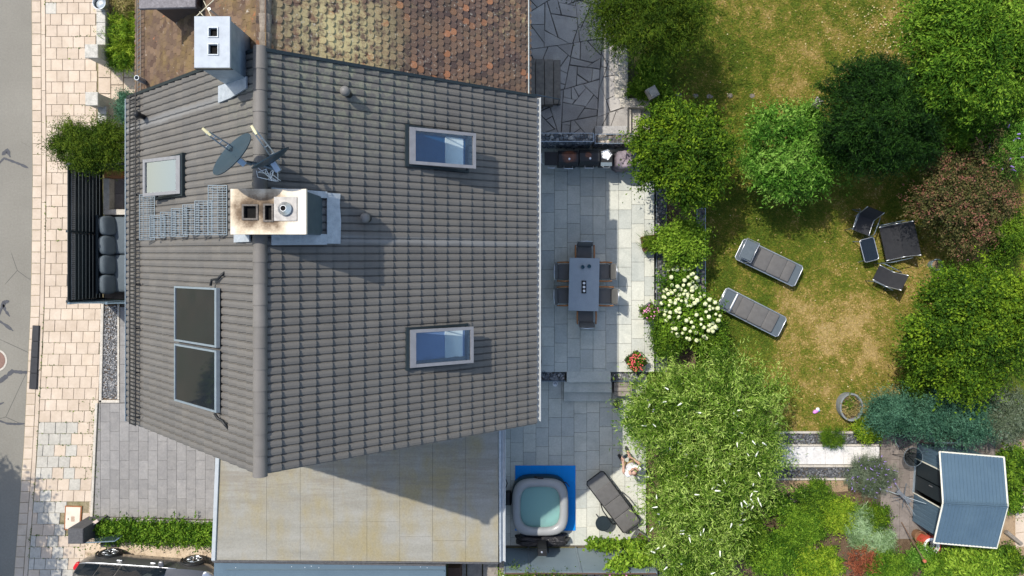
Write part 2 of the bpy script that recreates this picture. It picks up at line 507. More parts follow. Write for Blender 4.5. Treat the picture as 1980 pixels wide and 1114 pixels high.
# old clay beaver-tail tiles with lichen and fresh orange breaks
g = N('old_clay_tile')
rv = g.math('FRACT', g.math('ADD', g.rand(), g.attr('tint')))
col = g.ramp(rv, [(0.0, (.062, .044, .040)), (0.35, (.105, .070, .056)), (0.7, (.145, .092, .066)), (0.92, (.17, .10, .065)), (0.965, (.26, .115, .06)), (1.0, (.30, .14, .075))])
col = g.mix(g.rng(g.noise(1.3, 4, 0.6), 0.42, 0.75, 0, 0.5), col, (.125, .095, .055))
patch = g.math('MULTIPLY', g.rng(g.dist((-3.33, 4.40, 8.73)), 0.2, 1.7, 1.0, 0.0), g.rng(g.noise(5, 5, 0.75), 0.40, 0.55))
patch2 = g.math('MULTIPLY', g.rng(g.noise(0.8, 3, 0.6), 0.55, 0.75), g.rng(g.noise(9, 5, 0.75), 0.5, 0.62))
col = g.mix(g.math('MAXIMUM', patch, g.math('MULTIPLY', patch2, 0.6)), col, (.42, .355, .18))
col = g.mix(g.math('MULTIPLY', g.rng(g.noise(14, 4, 0.7), 0.6, 0.68), 0.55), col, (.42, .40, .33))
MT['clay'] = g.done(g.bsdf(col, 0.9, 0, 0.15, g.bump(g.noise(45, 4, 0.7), 0.5, 0.012)))
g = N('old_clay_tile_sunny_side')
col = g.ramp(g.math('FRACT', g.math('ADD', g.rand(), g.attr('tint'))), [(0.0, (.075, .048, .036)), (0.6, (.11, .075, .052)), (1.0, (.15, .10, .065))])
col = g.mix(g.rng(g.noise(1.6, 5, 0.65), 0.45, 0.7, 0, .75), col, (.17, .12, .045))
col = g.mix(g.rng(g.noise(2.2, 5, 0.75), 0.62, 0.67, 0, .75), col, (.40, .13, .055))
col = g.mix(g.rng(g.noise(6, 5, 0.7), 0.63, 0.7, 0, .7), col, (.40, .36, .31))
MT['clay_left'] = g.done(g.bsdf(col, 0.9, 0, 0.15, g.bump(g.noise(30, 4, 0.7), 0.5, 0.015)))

# garage felt roof, stains along the runs
g = N('mineral_felt_roof')
n1 = g.noise(1.0, 5, 0.6, vec=g.scalev((0.5, 3.2, 1)))
col = g.ramp(n1, [(0.25, (.20, .192, .160)), (0.5, (.245, .237, .203)), (0.8, (.285, .278, .247))])
stain = g.math('MULTIPLY', g.rng(g.noise(0.8, 4, 0.6, vec=g.scalev((1.4, 0.7, 1))), 0.42, 0.66), 0.9)
col = g.mix(stain, col, (.25, .21, .115))
yv = g.sep()['Y']
band = g.math('MULTIPLY', g.math('MULTIPLY', g.rng(yv, -7.2, -6.2, 0, 1), g.rng(yv, -5.4, -4.8, 1, .3)), g.rng(g.noise(1.0, 5, .65, vec=g.scalev((1.0, 9, 1))), .45, .62))
col = g.mix(g.math('MULTIPLY', band, .55), col, (.19, .165, .13))
col = g.mix(1.0, col, g.ramp(g.noise(18, 5, 0.9), [(0.28, (.80,) * 3), (0.72, (1.14,) * 3)]), 'MULTIPLY')
MT['felt'] = g.done(g.bsdf(col, 0.95, 0, 0.15, g.bump(g.noise(60, 3, 0.8), 0.4, 0.008)))

# chimney top: render with soot around the flues
g = N('chimney_cap_render')
d = g.math('MINIMUM', g.dist((-4.39, .907, 10.23)), g.dist((-4.09, .889, 10.23)))
wob = g.math('ADD', d, g.rng(g.noise(6, 5, .65), 0, 1, -.22, .22))
col = g.ramp(g.rng(wob, 0.05, .48), [(0.0, (.035, .028, .022)), (.35, (.16, .115, .075)), (.75, (.52, .43, .31)), (1.0, (.66, .585, .47))])
MT['cap'] = g.done(g.bsdf(col, 0.9, 0, 0.2, g.bump(g.noise(30, 4, .7), .2, .01)))
MT['cap_white'] = mat('pale_cement_cap', (.40, .43, .45), (.33, .355, .375), 7, 0.85, bump=.15, bscale=40)

# lawn: dry and green patches share the attribute 'tint'
def lawn_mat(name, dk):
    g = N(name)
    t = g.math('ADD', g.math('ADD', g.attr('tint'), g.rng(g.noise(9, 4, .7), .2, .8, -.18, .18)), g.rng(g.noise(22, 4, .8), .2, .8, -.30, .30))
    col = g.ramp(t, [(0.0, (.062, .100, .010)), (0.3, (.112, .135, .014)), (0.55, (.170, .150, .026)), (0.8, (.265, .190, .056)), (1.0, (.35, .255, .105))])
    col = g.mix(1.0, col, g.ramp(g.noise(17, 4, .85), [(.3, (dk * .72,) * 3), (.7, (dk * 1.15,) * 3)]), 'MULTIPLY')
    return g.done(g.bsdf(col, 0.9, 0, 0.15, g.bump(g.noise(35, 3, .7), .5, .02)))
MT['lawn'] = lawn_mat('dry_lawn_ground', .8)
MT['blade'] = lawn_mat('grass_blade', 1.1)
MT['ground'] = mat('rough_meadow_ground', (.10, .11, .04), (.16, .13, .06), .6, 0.95, bump=.4, bscale=8, fine=.3)

# foliage
MT['l_green'] = leaf_mat('leaf_green', (0.0242, 0.0536, 0.0052), (0.0821, 0.1426, 0.0104), (0.1814, 0.2462, 0.0190))
MT['l_bright'] = leaf_mat('leaf_bright_green', (0.0270, 0.0675, 0.0045), (0.0945, 0.1665, 0.0108), (0.2250, 0.3060, 0.0270))
MT['l_olive'] = leaf_mat('leaf_olive_green', (0.0214, 0.0493, 0.0038), (0.0700, 0.1213, 0.0075), (0.1893, 0.2424, 0.0135))
MT['l_dark'] = leaf_mat('leaf_dark_yew', (.0030, .0120, .0018), (.0120, .0360, .0045), (.036, .078, .0085), transl=.10)
MT['l_conifer'] = leaf_mat('conifer_green', (0.0192, 0.0397, 0.0038), (0.0672, 0.1024, 0.0077), (0.1600, 0.1856, 0.0160), transl=.15)
MT['l_blue'] = leaf_mat('blue_juniper', (0.0160, 0.0484, 0.0265), (0.0544, 0.1232, 0.0741), (0.1360, 0.2464, 0.1512), transl=.12)
MT['l_silver'] = leaf_mat('silver_green_leaf', (0.0293, 0.0821, 0.0070), (0.0978, 0.2053, 0.0176), (0.2737, 0.3901, 0.0704))
MT['l_budd'] = leaf_mat('buddleia_leaf', (.030, .066, .006), (.155, .235, .020), (.48, .52, .13))
MT['l_red'] = leaf_mat('purple_red_leaf', (.022, .030, .009), (.080, .088, .024), (.150, .110, .048), extra=(.25, .10, .075))
MT['l_yellow'] = leaf_mat('yellow_green_leaf', (.05, .10, .006), (.16, .225, .012), (.33, .36, .03))
MT['l_vine'] = leaf_mat('vine_leaf', (.06, .11, .008), (.17, .25, .018), (.30, .37, .04))
MT['l_grey'] = leaf_mat('grey_lavender_leaf', (.06, .075, .04), (.14, .155, .085), (.24, .24, .17))
MT['l_dry'] = leaf_mat('dry_grass_leaf', (.11, .10, .03), (.24, .20, .07), (.36, .29, .12))
MT['l_pale'] = leaf_mat('pale_grassy_leaf', (.10, .15, .05), (.25, .32, .14), (.42, .48, .27))
MT['l_rust'] = leaf_mat('rust_red_leaf', (.10, .025, .012), (.22, .06, .03), (.32, .11, .05))
MT['bark'] = mat('brown_bark', (.13, .09, .06), (.07, .05, .035), 12, 0.95, bump=.8, bscale=22, bdist=.03)
MT['fl_white'] = mat('white_petal', (.74, .75, .66), (.62, .66, .50), 22, 0.7)
MT['fl_cream'] = mat('cream_hydrangea_petal', (.70, .72, .48), (.58, .64, .32), 14, 0.7, rnd=.12)
MT['fl_pink'] = mat('pink_petal', (.62, .18, .38), (.72, .34, .50), 20, 0.7)
MT['fl_red'] = mat('red_petal', (.58, .06, .07), (.64, .16, .15), 20, 0.7)
MT['fl_violet'] = mat('violet_petal', (.24, .15, .48), (.36, .26, .58), 20, 0.7)
MT['fl_peach'] = mat('peach_rose_petal', (.72, .36, .26), (.78, .50, .38), 20, 0.7)

# ------------------------------------------------------------------ growing things
def vnoise(x, y, seed, f):
    """smooth value noise on arrays"""
    r = np.random.default_rng(seed); tab = r.random((64, 64))
    u, v = x * f, y * f
    i, j = np.floor(u).astype(int), np.floor(v).astype(int)
    a, b = u - i, v - j
    a = a * a * (3 - 2 * a); b = b * b * (3 - 2 * b)
    g = lambda p, q: tab[p % 64, q % 64]
    return (g(i, j) * (1 - a) + g(i + 1, j) * a) * (1 - b) + (g(i, j + 1) * (1 - a) + g(i + 1, j + 1) * a) * b

def crown_mesh(name, blobs, n, ll, lw, mat, seed, clump=.22, per=36, up=.55, rough=.16, spray=1.0, droop=0.0, inner=.18, low=-.25, shoots=.16, tjit=.35):
    """leaf quads gathered in tufts over the outside (and some inside) of a lumpy crown"""
    r = np.random.default_rng(seed)
    B = np.array(blobs, float)
    wgt = (B[:, 3] * B[:, 4] + B[:, 4] * B[:, 5] + B[:, 3] * B[:, 5]); wgt /= wgt.sum()
    nc = max(8, n // per)
    bi = r.choice(len(B), nc, p=wgt)
    d = r.normal(size=(nc * 4, 3)); d /= np.linalg.norm(d, axis=1)[:, None]
    d = d[d[:, 2] > low][:nc]
    if len(d) < nc: d = np.concatenate([d, np.abs(d[:nc - len(d)])])
    lump = np.zeros(nc)
    for k in range(7):
        a = r.normal(size=3) * (1.5 + k * .8); ph = r.random() * 6.28
        lump += np.sin(d @ a + ph + bi * 1.7) / (1.4 + k * .5)
    rad = 1 - np.abs(r.normal(0, .22, nc)) + rough * lump * .55
    shoot = r.random(nc) < shoots
    rad[shoot] += np.abs(r.normal(0, .34, shoot.sum()))
    ins = r.random(nc) < inner
    rad[ins] = r.uniform(.25, .85, ins.sum())
    C = B[bi, :3] + d * B[bi, 3:6] * rad[:, None]
    ct = r.random(nc)
    li = np.repeat(np.arange(nc), per)
    m = len(li)
    cs = clump * (0.6 + .8 * r.random(nc))
    off = r.normal(size=(m, 3)) * cs[li][:, None] * np.array([1, 1, .75])
    nd = d[li] / B[bi[li], 3:6]; nd /= np.linalg.norm(nd, axis=1)[:, None]
    if spray > 0:
        # tufts stretched along the outward direction, like conifer sprays
        h = nd * np.array([1, 1, .25]); h /= (np.linalg.norm(h, axis=1)[:, None] + 1e-6)
        off = off * .40 + h * (r.normal(size=(m, 1)) * cs[li][:, None] * spray) + np.array([0, 0, -1.]) * droop * np.abs(r.normal(size=(m, 1))) * cs[li][:, None]
    P = C[li] + off
    nrm = nd * .5 + np.array([0, 0, 1.]) * up * .75 + r.normal(size=(m, 3)) * .65
    nrm /= np.linalg.norm(nrm, axis=1)[:, None]
    t = r.normal(size=(m, 3))
    if spray > 0: t = t * .55 + h * 1.0 + np.array([0, 0, -.3])
    t -= nrm * (t * nrm).sum(1)[:, None]; t /= np.linalg.norm(t, axis=1)[:, None]
    b = np.cross(nrm, t)
    sz = (.65 + .7 * r.random(m))[:, None]
    L, Wd = ll * sz / 2, lw * sz / 2
    zmin = .02
    V = np.empty((m, 4, 3))
    V[:, 0] = P - t * L; V[:, 1] = P + b * Wd + nrm * Wd * .25; V[:, 2] = P + t * L - nrm * L * .25; V[:, 3] = P - b * Wd + nrm * Wd * .25
    V[:, :, 2] = np.maximum(V[:, :, 2], zmin)
    bt = r.normal(0, .15, len(B))
    tint = np.clip(.47 + bt[bi[li]] + (ct[li] - .5) * .8 + r.normal(0, tjit * .62, m), 0, 1)
    me = mesh_np(name, V.reshape(-1, 3), np.arange(m * 4).reshape(m, 4), mat, np.repeat(tint, 4))
    return me, C

def px_blob(cx, cy, rx, ry, zc, rz):
    s = s_at(zc); x, y = (cx - CX) / s, (CY - cy) / s
    return [x, y, zc, rx / s, ry / s, rz]

def plant(name, label, cat, blobs, n, leaf, mat, seed, trunk=None, ground=0.0, group=None, crown='foliage', limbs=6, **kw):
    """a tree or shrub standing at its base: leaves plus a tapered trunk with limbs"""
    B = np.array(blobs)
    base = (float(np.average(B[:, 0], weights=B[:, 3])), float(np.average(B[:, 1], weights=B[:, 4])), ground)
    if trunk and len(trunk) > 2: base = (*W2(trunk[1], trunk[2], ground), ground)
    t = thing(name, label, cat, base, group=group)
    n = int(n * 1.35); leaf = (leaf[0] * .70, leaf[1] * .70)
    kw['clump'] = kw.get('clump', .22) * .85; kw['per'] = min(34, kw.get('per', 34))
    me, C = crown_mesh(crown, blobs, n, leaf[0], leaf[1], MT[mat], seed, **kw)
    co = np.empty(len(me.vertices) * 3, np.float32); me.vertices.foreach_get('co', co)
    co = co.reshape(-1, 3) - np.array(base, np.float32)
    co[:, 2] = np.maximum(co[:, 2], .01)
    me.vertices.foreach_set('co', co.ravel()); me.update()
    o = bpy.data.objects.new(crown, me); link(o, t)
    ORG[o.name] = (base, 0.0)
    if trunk:
        r0 = trunk[0]; mb = MB(); rr = random.Random(seed)
        top = (float(B[:, 0].mean()), float(B[:, 1].mean()), float(B[:, 2].mean()))
        mid = [(base[k] + (top[k] - base[k]) * f + (rr.uniform(-.08, .08) if k < 2 else 0)) for f in (.5,) for k in range(3)]
        mb.tube([(base[0], base[1], ground - .05), tuple(mid), top], [r0, r0 * .8, r0 * .45], 8)
        ids = np.linspace(0, len(C) - 1, limbs).astype(int)
        for i in ids:
            e = C[i]; f = rr.uniform(.35, .9)
            a = [base[k] + (top[k] - base[k]) * f for k in range(3)]
            m = [(a[k] + e[k]) / 2 + (rr.uniform(-.05, .12) if k == 2 else 0) for k in range(3)]
            mb.tube([a, m, [a[k] + (e[k] - a[k]) * .92 for k in range(3)]], [r0 * .45, r0 * .3, r0 * .12], 5)
        mb.build('trunk' if r0 > .05 else 'stem', MT['bark'], t, True)
    return t

def rock_mesh(name, pos, rad, mat, seed, flat=.7):
    """many low stones in one mesh: squashed jittered octahedra"""
    r = np.random.default_rng(seed); n = len(pos)
    base = np.array([(1, 0, 0), (0, 1, 0), (-1, 0, 0), (0, -1, 0), (0, 0, 1), (0, 0, -1), (.62, .62, .5), (-.62, .62, .5), (-.62, -.62, .5), (.62, -.62, .5)], float)
    tri = np.array([(0, 6, 9), (0, 1, 6), (1, 2, 7), (2, 3, 8), (3, 0, 9), (6, 1, 7), (7, 2, 8), (8, 3, 9), (4, 6, 7), (4, 7, 8), (4, 8, 9), (4, 9, 6)], int)
    V = base[None] * (1 + r.uniform(-.25, .25, (n, 10, 1))) * rad[:, None, None] * np.array([1, 1, flat])
    a = r.random(n) * 6.28; c, s = np.cos(a)[:, None], np.sin(a)[:, None]
    st = r.uniform(.7, 1.3, n)[:, None]
    X, Y = V[:, :, 0] * st, V[:, :, 1]
    V = np.stack([X * c - Y * s, X * s + Y * c, V[:, :, 2]], 2) + pos[:, None, :]
    Fx = (tri[None] + (np.arange(n) * 10)[:, None, None]).reshape(-1, 3)
    tint = np.repeat(r.random(n), 10)
    return mesh_np(name, V.reshape(-1, 3), None, mat, tint, tris=Fx)
g = N('stone_mix_grey')
col = g.ramp(g.attr('tint'), [(0, (.055, .058, .062)), (.5, (.15, .155, .16)), (.85, (.27, .27, .265)), (1, (.42, .40, .37))])
MT['stones'] = g.done(g.bsdf(col, .85, 0, .3, g.bump(g.noise(40, 4, .7), .3, .01)))
g = N('stone_mix_warm')
col = g.ramp(g.attr('tint'), [(0, (.07, .06, .05)), (.5, (.19, .165, .14)), (.85, (.32, .29, .25)), (1, (.46, .38, .30))])
MT['stones_warm'] = g.done(g.bsdf(col, .85, 0, .3, g.bump(g.noise(40, 4, .7), .3, .01)))
g = N('dark_slate_chippings')
col = g.ramp(g.attr('tint'), [(0, (.03, .033, .037)), (.6, (.085, .09, .097)), (1, (.19, .195, .20))])
MT['stones_dark'] = g.done(g.bsdf(col, .8, 0, .35))
def stones_in(poly, n, r0, r1, z, seed, mat, name='gravel', parent=None, flat=.6, zj=.02):
    poly = ccw(poly); r = np.random.default_rng(seed)
    xs = [p[0] for p in poly]; ys = [p[1] for p in poly]; pts = []
    while len(pts) < n:
        p = (r.uniform(min(xs), max(xs)), r.uniform(min(ys), max(ys)))
        if all((poly[i][0] - poly[i - 1][0]) * (p[1] - poly[i - 1][1]) - (poly[i][1] - poly[i - 1][1]) * (p[0] - poly[i - 1][0]) > 0 for i in range(len(poly))):
            pts.append((p[0], p[1], z + r.uniform(0, zj)))
    pos = np.array(pts)
    if parent is not None: pos = to_local(pos, parent)
    me = rock_mesh(name, pos, r.uniform(r0, r1, n), mat, seed, flat)
    o = bpy.data.objects.new(name, me); link(o, parent)
    ORG[o.name] = ORG.get(parent.name, ((0, 0, 0), 0.0)) if parent is not None else ((0, 0, 0), 0.0)
    o['kind'] = 'stuff'
    return o

# ================================================================== THE SETTING
MB().face((-200, -200, -.08), (200, -200, -.08), (200, 200, -.08), (-200, 200, -.08)).struct('ground', MT['ground'])
MB().face((-21.5, -60, 0), (-14.55, -60, 0), (-14.55, 60, 0), (-21.5, 60, 0)).struct('road', MT['asphalt'])
# tar seals snaking over the road
def seal(pts, w, i):
    mb = MB(); P = [Vector((*W2(x, y, 0), .004)) for x, y in pts]
    Q = []
    for k in range(len(P) - 1):
        for f in np.linspace(0, 1, 5, endpoint=False): Q.append(P[k].lerp(P[k + 1], f))
    Q.append(P[-1]); L = []; rr = random.Random(i)
    for k, p in enumerate(Q):
        d = (Q[min(k + 1, len(Q) - 1)] - Q[max(k - 1, 0)]).normalized(); n = Vector((-d.y, d.x, 0))
        ww = w * (.6 + .7 * rr.random()) * min(1, .3 + min(k, len(Q) - 1 - k) * .35)
        L.append((p + n * ww, p - n * ww))
    for k in range(len(L) - 1):
        mb.face(L[k][1], L[k + 1][1], L[k + 1][0], L[k][0])
    o = mb.build('tar_seal', MT['tar'], ROAD); return o
ROAD = bpy.data.objects['road']
for i, (pts, w) in enumerate([([(-8, 322), (8, 306), (24, 312), (40, 318), (55, 325)], .035), ([(4, 300), (14, 290), (20, 304)], .06),
        ([(-4, 612), (8, 585), (18, 582)], .06), ([(6, 588), (10, 600), (19, 612)], .045), ([(-6, 618), (10, 628), (26, 640)], .045),
        ([(-6, 742), (12, 728), (24, 718), (42, 720), (54, 720)], .06), ([(-6, 812), (14, 819), (32, 820), (48, 819)], .035), ([(-4, 783), (8, 778)], .035)]):
    seal(pts, w, i)

def interp(tab, y):
    ys = [a for a, b in tab]; xs = [b for a, b in tab]
    return float(np.interp(y, ys, xs))
XL = [(-60, 62), (0, 62), (340, 64), (500, 62), (600, 60), (740, 53), (860, 47), (960, 40), (1114, 28), (1180, 23)]
XR = [(-60, 188), (340, 190), (590, 199), (780, 191), (900, 184), (1005, 177), (1035, 166), (1180, 166)]
gut = MB()
mbp = MB()
ys = list(range(-60, 1181, 20))
for a, b in zip(ys[:-1], ys[1:]):
    mbp.face((*W2(interp(XL, a) - .5, a), .012), (*W2(interp(XL, b) - .5, b), .012), (*W2(interp(XR, b) + 2, b), .012), (*W2(interp(XR, a) + 2, a), .012))
PAVE = mbp.struct('pavement', MT['joint'])
rr = random.Random(3)
def slab_piece(name, poly, z0, z1, parent, m, gap=.006, bevel=.006, jit=.003, tilt=0.0):
    """one slab with its own edges; polygon in world metres"""
    poly = inset(ccw(poly), gap)
    if len(poly) < 3 or area(poly) < .004: return None
    cx = sum(p[0] for p in poly) / len(poly); cy = sum(p[1] for p in poly) / len(poly)
    mb = MB(); mb.prism([(p[0] - cx, p[1] - cy) for p in poly], z0, z1 + rr.uniform(-jit, jit), bevel)
    me = mb.mesh(name, m)
    return piece(name, me, parent, (cx, cy, 0), (rr.uniform(-tilt, tilt), rr.uniform(-tilt, tilt), 0) if tilt else None)
y = -60.0
while y < 1175:                                               # gutter stones along the road
    b = y + 21 + rr.uniform(-.6, .6)
    P = [W2(interp(XL, y), y), W2(interp(XL, y) + 18, y), W2(interp(XL, b) + 18, b), W2(interp(XL, b), b)]
    slab_piece('gutter_stone', P, -.06, .03, PAVE, MT['paver'], .008, .008, tilt=.006)
    y = b
y = -40.0
while y < 1175:                                               # long flush kerb strip
    b = y + 108
    P = [W2(interp(XL, y) + 18.3, y), W2(interp(XL, y) + 26.5, y), W2(interp(XL, b) + 26.5, b), W2(interp(XL, b) + 18.3, b)]
    slab_piece('kerb_stone', P, -.06, .035, PAVE, MT['paver'], .005, .006)
    y = b
row = 0; y = -38.0
while y < 1175:
    b = y + 21.9; xa = interp(XL, (y + b) / 2) + 27; xr_ = interp(XR, (y + b) / 2)
    x = xa - (11 if row % 2 else 0) + rr.uniform(-1, 1)
    sk = (interp(XL, b) - interp(XL, y))
    while x < xr_ - 3:
        x2 = x + 21.7 + rr.uniform(-.4, .4); p, q = max(x, xa), min(x2, xr_)
        if q - p > 3:
            P = [W2(p - sk / 2, y), W2(q - sk / 2, y), W2(q + sk / 2, b), W2(p + sk / 2, b)]
            grey = (y > 800 and p < 142 - (y - 830) * .05 and rr.random() < .72) or rr.random() < .02
            if not (972 < (y + b) / 2 < 1026 and 122 < (p + q) / 2 < 166):
                slab_piece('paver', P, -.05, .035, PAVE, MT['paver_grey'] if grey else MT['paver'], .0055, .006, .004, .006)
        x = x2
    y = b; row += 1
# moss and weeds in the joints (nobody could count it)
wpos = []
for _ in range(2600):
    yy = rr.uniform(-20, 1110)
    t = rr.random()
    if t < .45: xx = rr.gauss(183, 5) if yy < 320 or 780 < yy < 1000 else rr.uniform(150, 190)
    elif t < .6: xx = interp(XL, yy) + 26 + rr.gauss(0, .5)
    else:
        k = round((yy + 38) / 21.9); yy = -38 + k * 21.9 + rr.gauss(0, .6); xx = interp(XL, yy) + rr.uniform(28, 130)
    if vnoise(np.array([xx * .02]), np.array([yy * .02]), 5, 1.0)[0] > .52: wpos.append((*W2(xx, yy), .04))
wp = np.array(wpos); r_ = np.random.default_rng(4)
V = np.repeat(wp, 4, 0).reshape(-1, 4, 3) + r_.normal(0, .018, (len(wp), 4, 3)) * np.array([1, 1, .6])
V[:, :, 2] = np.maximum(V[:, :, 2], .037)
props(link(bpy.data.objects.new('joint_weeds', mesh_np('joint_weeds', V.reshape(-1, 3), np.arange(len(V) * 4).reshape(-1, 4), MT['l_olive'], np.repeat(r_.random(len(wp)), 4)))), kind='stuff')

# manhole cover, rubber kerb ramp, utility lid
t = thing('manhole_cover', 'round reddish manhole cover in the grey road', 'manhole cover', (*W2(-8, 697), .004))
MB().lathe([(.30, 0), (.30, .006), (.27, .008), (.27, .006), (.02, .006)], (*W2(-8, 697), .003), 28).build('lid', mat('rusty_iron', (.22, .13, .10), (.16, .10, .08), 20, .7, .2, .3), t)
MB().lathe([(.36, 0), (.36, .005), (.305, .006)], (*W2(-8, 697), .002), 28, cap=False).build('ring', MT['concrete'], t)
mb = MB()
a, b, c, d = [W2(*p, .06) for p in ((63.5, 629), (76.5, 629.5), (71.5, 753), (56.5, 752))]
mb.prism([a, b, c, d], .03, .075, .012)
t = thing('kerb_ramp', 'long black rubber ramp laid along the gutter stones', 'ramp', (*W2(67, 690), .03))
for k in range(4):
    f0, f1 = k / 4 + .002, (k + 1) / 4 - .002
    lp = lambda p, q, f: (p[0] + (q[0] - p[0]) * f, p[1] + (q[1] - p[1]) * f)
    MB().prism([lp(a, d, f0), lp(b, c, f0), lp(b, c, f1), lp(a, d, f1)], .032, .085, .012).build('segment', MT['fab_black'], t)
t = thing('utility_cover', 'cream access cover with rusty frame and small grille in the pavement', 'access cover', (*W2(143, 1000), .02))
P = [W2(127.5, 977), W2(160, 978), W2(157, 1025), W2(125.5, 1024)]
MB().prism(P, -.02, .046).build('frame', mat('rust_frame', (.30, .12, .05), (.22, .09, .04), 15, .9), t)
MB().prism(inset(ccw(P), .035), .02, .054, .006).build('lid', mat('cream_lid', (.62, .54, .44), (.54, .46, .37), 6, .85, bump=.2), t)
for k in range(5):
    x, y_ = W2(139 + .6, 998.5 + k * 2.0)
    MB().box(x, y_ - .008, .05, x + .11, y_ + .008, .058).build('grille_bar', mat('rust_bar', (.22, .09, .04)) if k == 0 else bpy.data.materials['rust_bar'], t)
x, y_ = W2(134, 1002.5); MB().box(x - .012, y_ - .03, .05, x + .012, y_ + .03, .058).build('handle_slot', MT['black'], t)

# ------------------------------------------------------------------ front garden, top left
def topbox(x0, y0, x1, y1, zt, zb, bevel=.012):
    """upright block whose top face is seen at these photo pixels"""
    a, b = W2(x0, y0, zt), W2(x1, y1, zt)
    return [(a[0], b[1]), (b[0], b[1]), (b[0], a[1]), (a[0], a[1])], zb, zt, bevel
stone_l = mat('pale_weathered_stone', (.50, .48, .43), (.33, .32, .28), 6, .92, bump=.5, bscale=30, fine=.25, fscale=35)
t = thing('garden_wall', 'low pale stone garden wall above the first gate pillar', 'wall', (*W2(194, 40, .8), 0))
for k in range(6):
    y0 = -42 + k * 21.5
    MB().prism(*topbox(186, y0, 203.5, y0 + 21.0, .85 + .004 * (k % 2), 0)).build('coping_stone', stone_l, t)
t = thing('gate_pillar', 'square stone gate pillar nearest the low wall', 'gate pillar', (*W2(176, 98, 1.2), 0), group='stone gate pillars')
MB().prism(*topbox(165, 87, 187.5, 110.5, 1.24, 0)).build('shaft', stone_l, t)
MB().prism(*topbox(163.5, 85.5, 189, 112, 1.3, 1.24)).build('cap', stone_l, t)
t = thing('gate_pillar', 'square stone gate pillar beside the blue conifer', 'gate pillar', (*W2(176, 190, 1.2), 0), group='stone gate pillars')
MB().prism(*topbox(166, 179.5, 187.5, 202.5, 1.24, 0)).build('shaft', stone_l, t)
MB().prism(*topbox(164.5, 178, 189, 204, 1.3, 1.24)).build('cap', stone_l, t)
t = thing('garden_wall', 'low stone garden wall between gate pillar and green conifer', 'wall', (*W2(197, 230, .8), 0))
for k in range(3):
    MB().prism(*topbox(188.5, 205 + k * 17, 205.5, 221.6 + k * 17, .85, 0)).build('coping_stone', stone_l, t)
cx, cy, _ = W(191, 5, 1.1)
t = thing('zinc_tub', 'round zinc tub standing on the low garden wall', 'tub', (cx, cy, .854))
MB().lathe([(.15, 0), (.19, .22), (.205, .225), (.20, .24), (.185, .235), (.175, .12), (.02, .11)], (cx, cy, .856), 24).build('tub', MT['alu'], t, True, angle=R(40))
MB().lathe([(.175, 0), (.12, .03), (.05, .05), (.01, .052)], (cx, cy, .975), 20).build('glass_filling', mat('pale_glass_lumps', (.5, .55, .57), (.3, .34, .36), 20, .15, .3, .6, 20), t, True)
# entrance path behind the pillars
EP = MB(); EP.face(*[(*W2(x, y_), .006) for x, y_ in ((190, 330), (330, 330), (330, 110), (190, 110))]); EP = EP.struct('entrance_path', MT['joint'])
for i in range(5):
    for j in range(6):
        x0, y0 = 191 + i * 24.5, 120 + j * 31 + (14 if i % 2 else 0)
        slab_piece('path_slab', [W2(x0, y0), W2(x0 + 24.3, y0), W2(x0 + 24.3, y0 + 30.7), W2(x0, y0 + 30.7)], -.05, .036, EP, MT['paver'], .007, .008, .004, .008)
MB().face(*[(*W2(x, y_), .008) for x, y_ in ((203, 110), (330, 110), (330, -80), (203, -80))]).struct('front_bed', MT['drysoil'])

# ------------------------------------------------------------------ black slat fence round the front seat
def slat_fence(name, label, p, q, boards, zt, m, posts):
    t = thing(name, label, 'fence', (*p, 0))
    d = Vector((q[0] - p[0], q[1] - p[1], 0)); L = d.length; d.normalize(); nn = Vector((-d.y, d.x, 0)); Mx = Matrix((d, nn, Vector((0, 0, 1)))).transposed()
    for f in posts:
        c = Vector((*p, zt / 2)) + d * (L * f); MB().obox(c, (.035, .035, zt / 2 + .015), Mx).build('post', m, t)
    for a, b in zip(posts[:-1], posts[1:]):
        for (z0, z1, mm) in boards:
            c = Vector((*p, (z0 + z1) / 2)) + d * (L * (a + b) / 2)
            MB().obox(c, (L * (b - a) / 2 - .037, .011, (z1 - z0) / 2), Mx).build('slat', mm, t)
    return t, d, nn
bd = [(.06 + k * .172, .06 + k * .172 + .142, MT['anthracite']) for k in range(8)]
slat_lat = mat('grey_louvre_slat', (.26, .27, .28), (.20, .21, .22), 8, .5, .2)
bd += [(1.44, 1.585, slat_lat), (1.60, 1.745, MT['anthracite'])]
p0, p1 = (-12.95, 2.9), (-12.95, -1.07)
ft, d_, n_ = slat_fence('slat_fence', 'tall black slatted privacy fence beside the pavement', p0, p1, bd, 1.76, MT['anthracite'], (0, .485, 1))
mb = MB()
for k in range(64):
    yv_ = 2.9 - .05 - k * .0605
    mb.box(-12.937, yv_ - .006, 1.445, -12.927, yv_ + .006, 1.58)
props(mb.build('louvre_ticks', MT['black'], ft), kind='stuff')
slat_fence('return_fence', 'grey return panel of the privacy fence beside the gravel bed', (-12.91, -1.12), (-10.7, -1.12), [(.06 + k * .172, .06 + k * .172 + .158, MT['bluegrey']) for k in range(10)], 1.76, MT['bluegrey'], (0, .5, 1))
slat_fence('return_fence', 'dark return panel of the privacy fence under the green conifer', (-12.91, 2.94), (-10.7, 2.94), [(.06 + k * .172, .06 + k * .172 + .158, MT['anthracite']) for k in range(10)], 1.76, MT['anthracite'], (0, .5, 1))
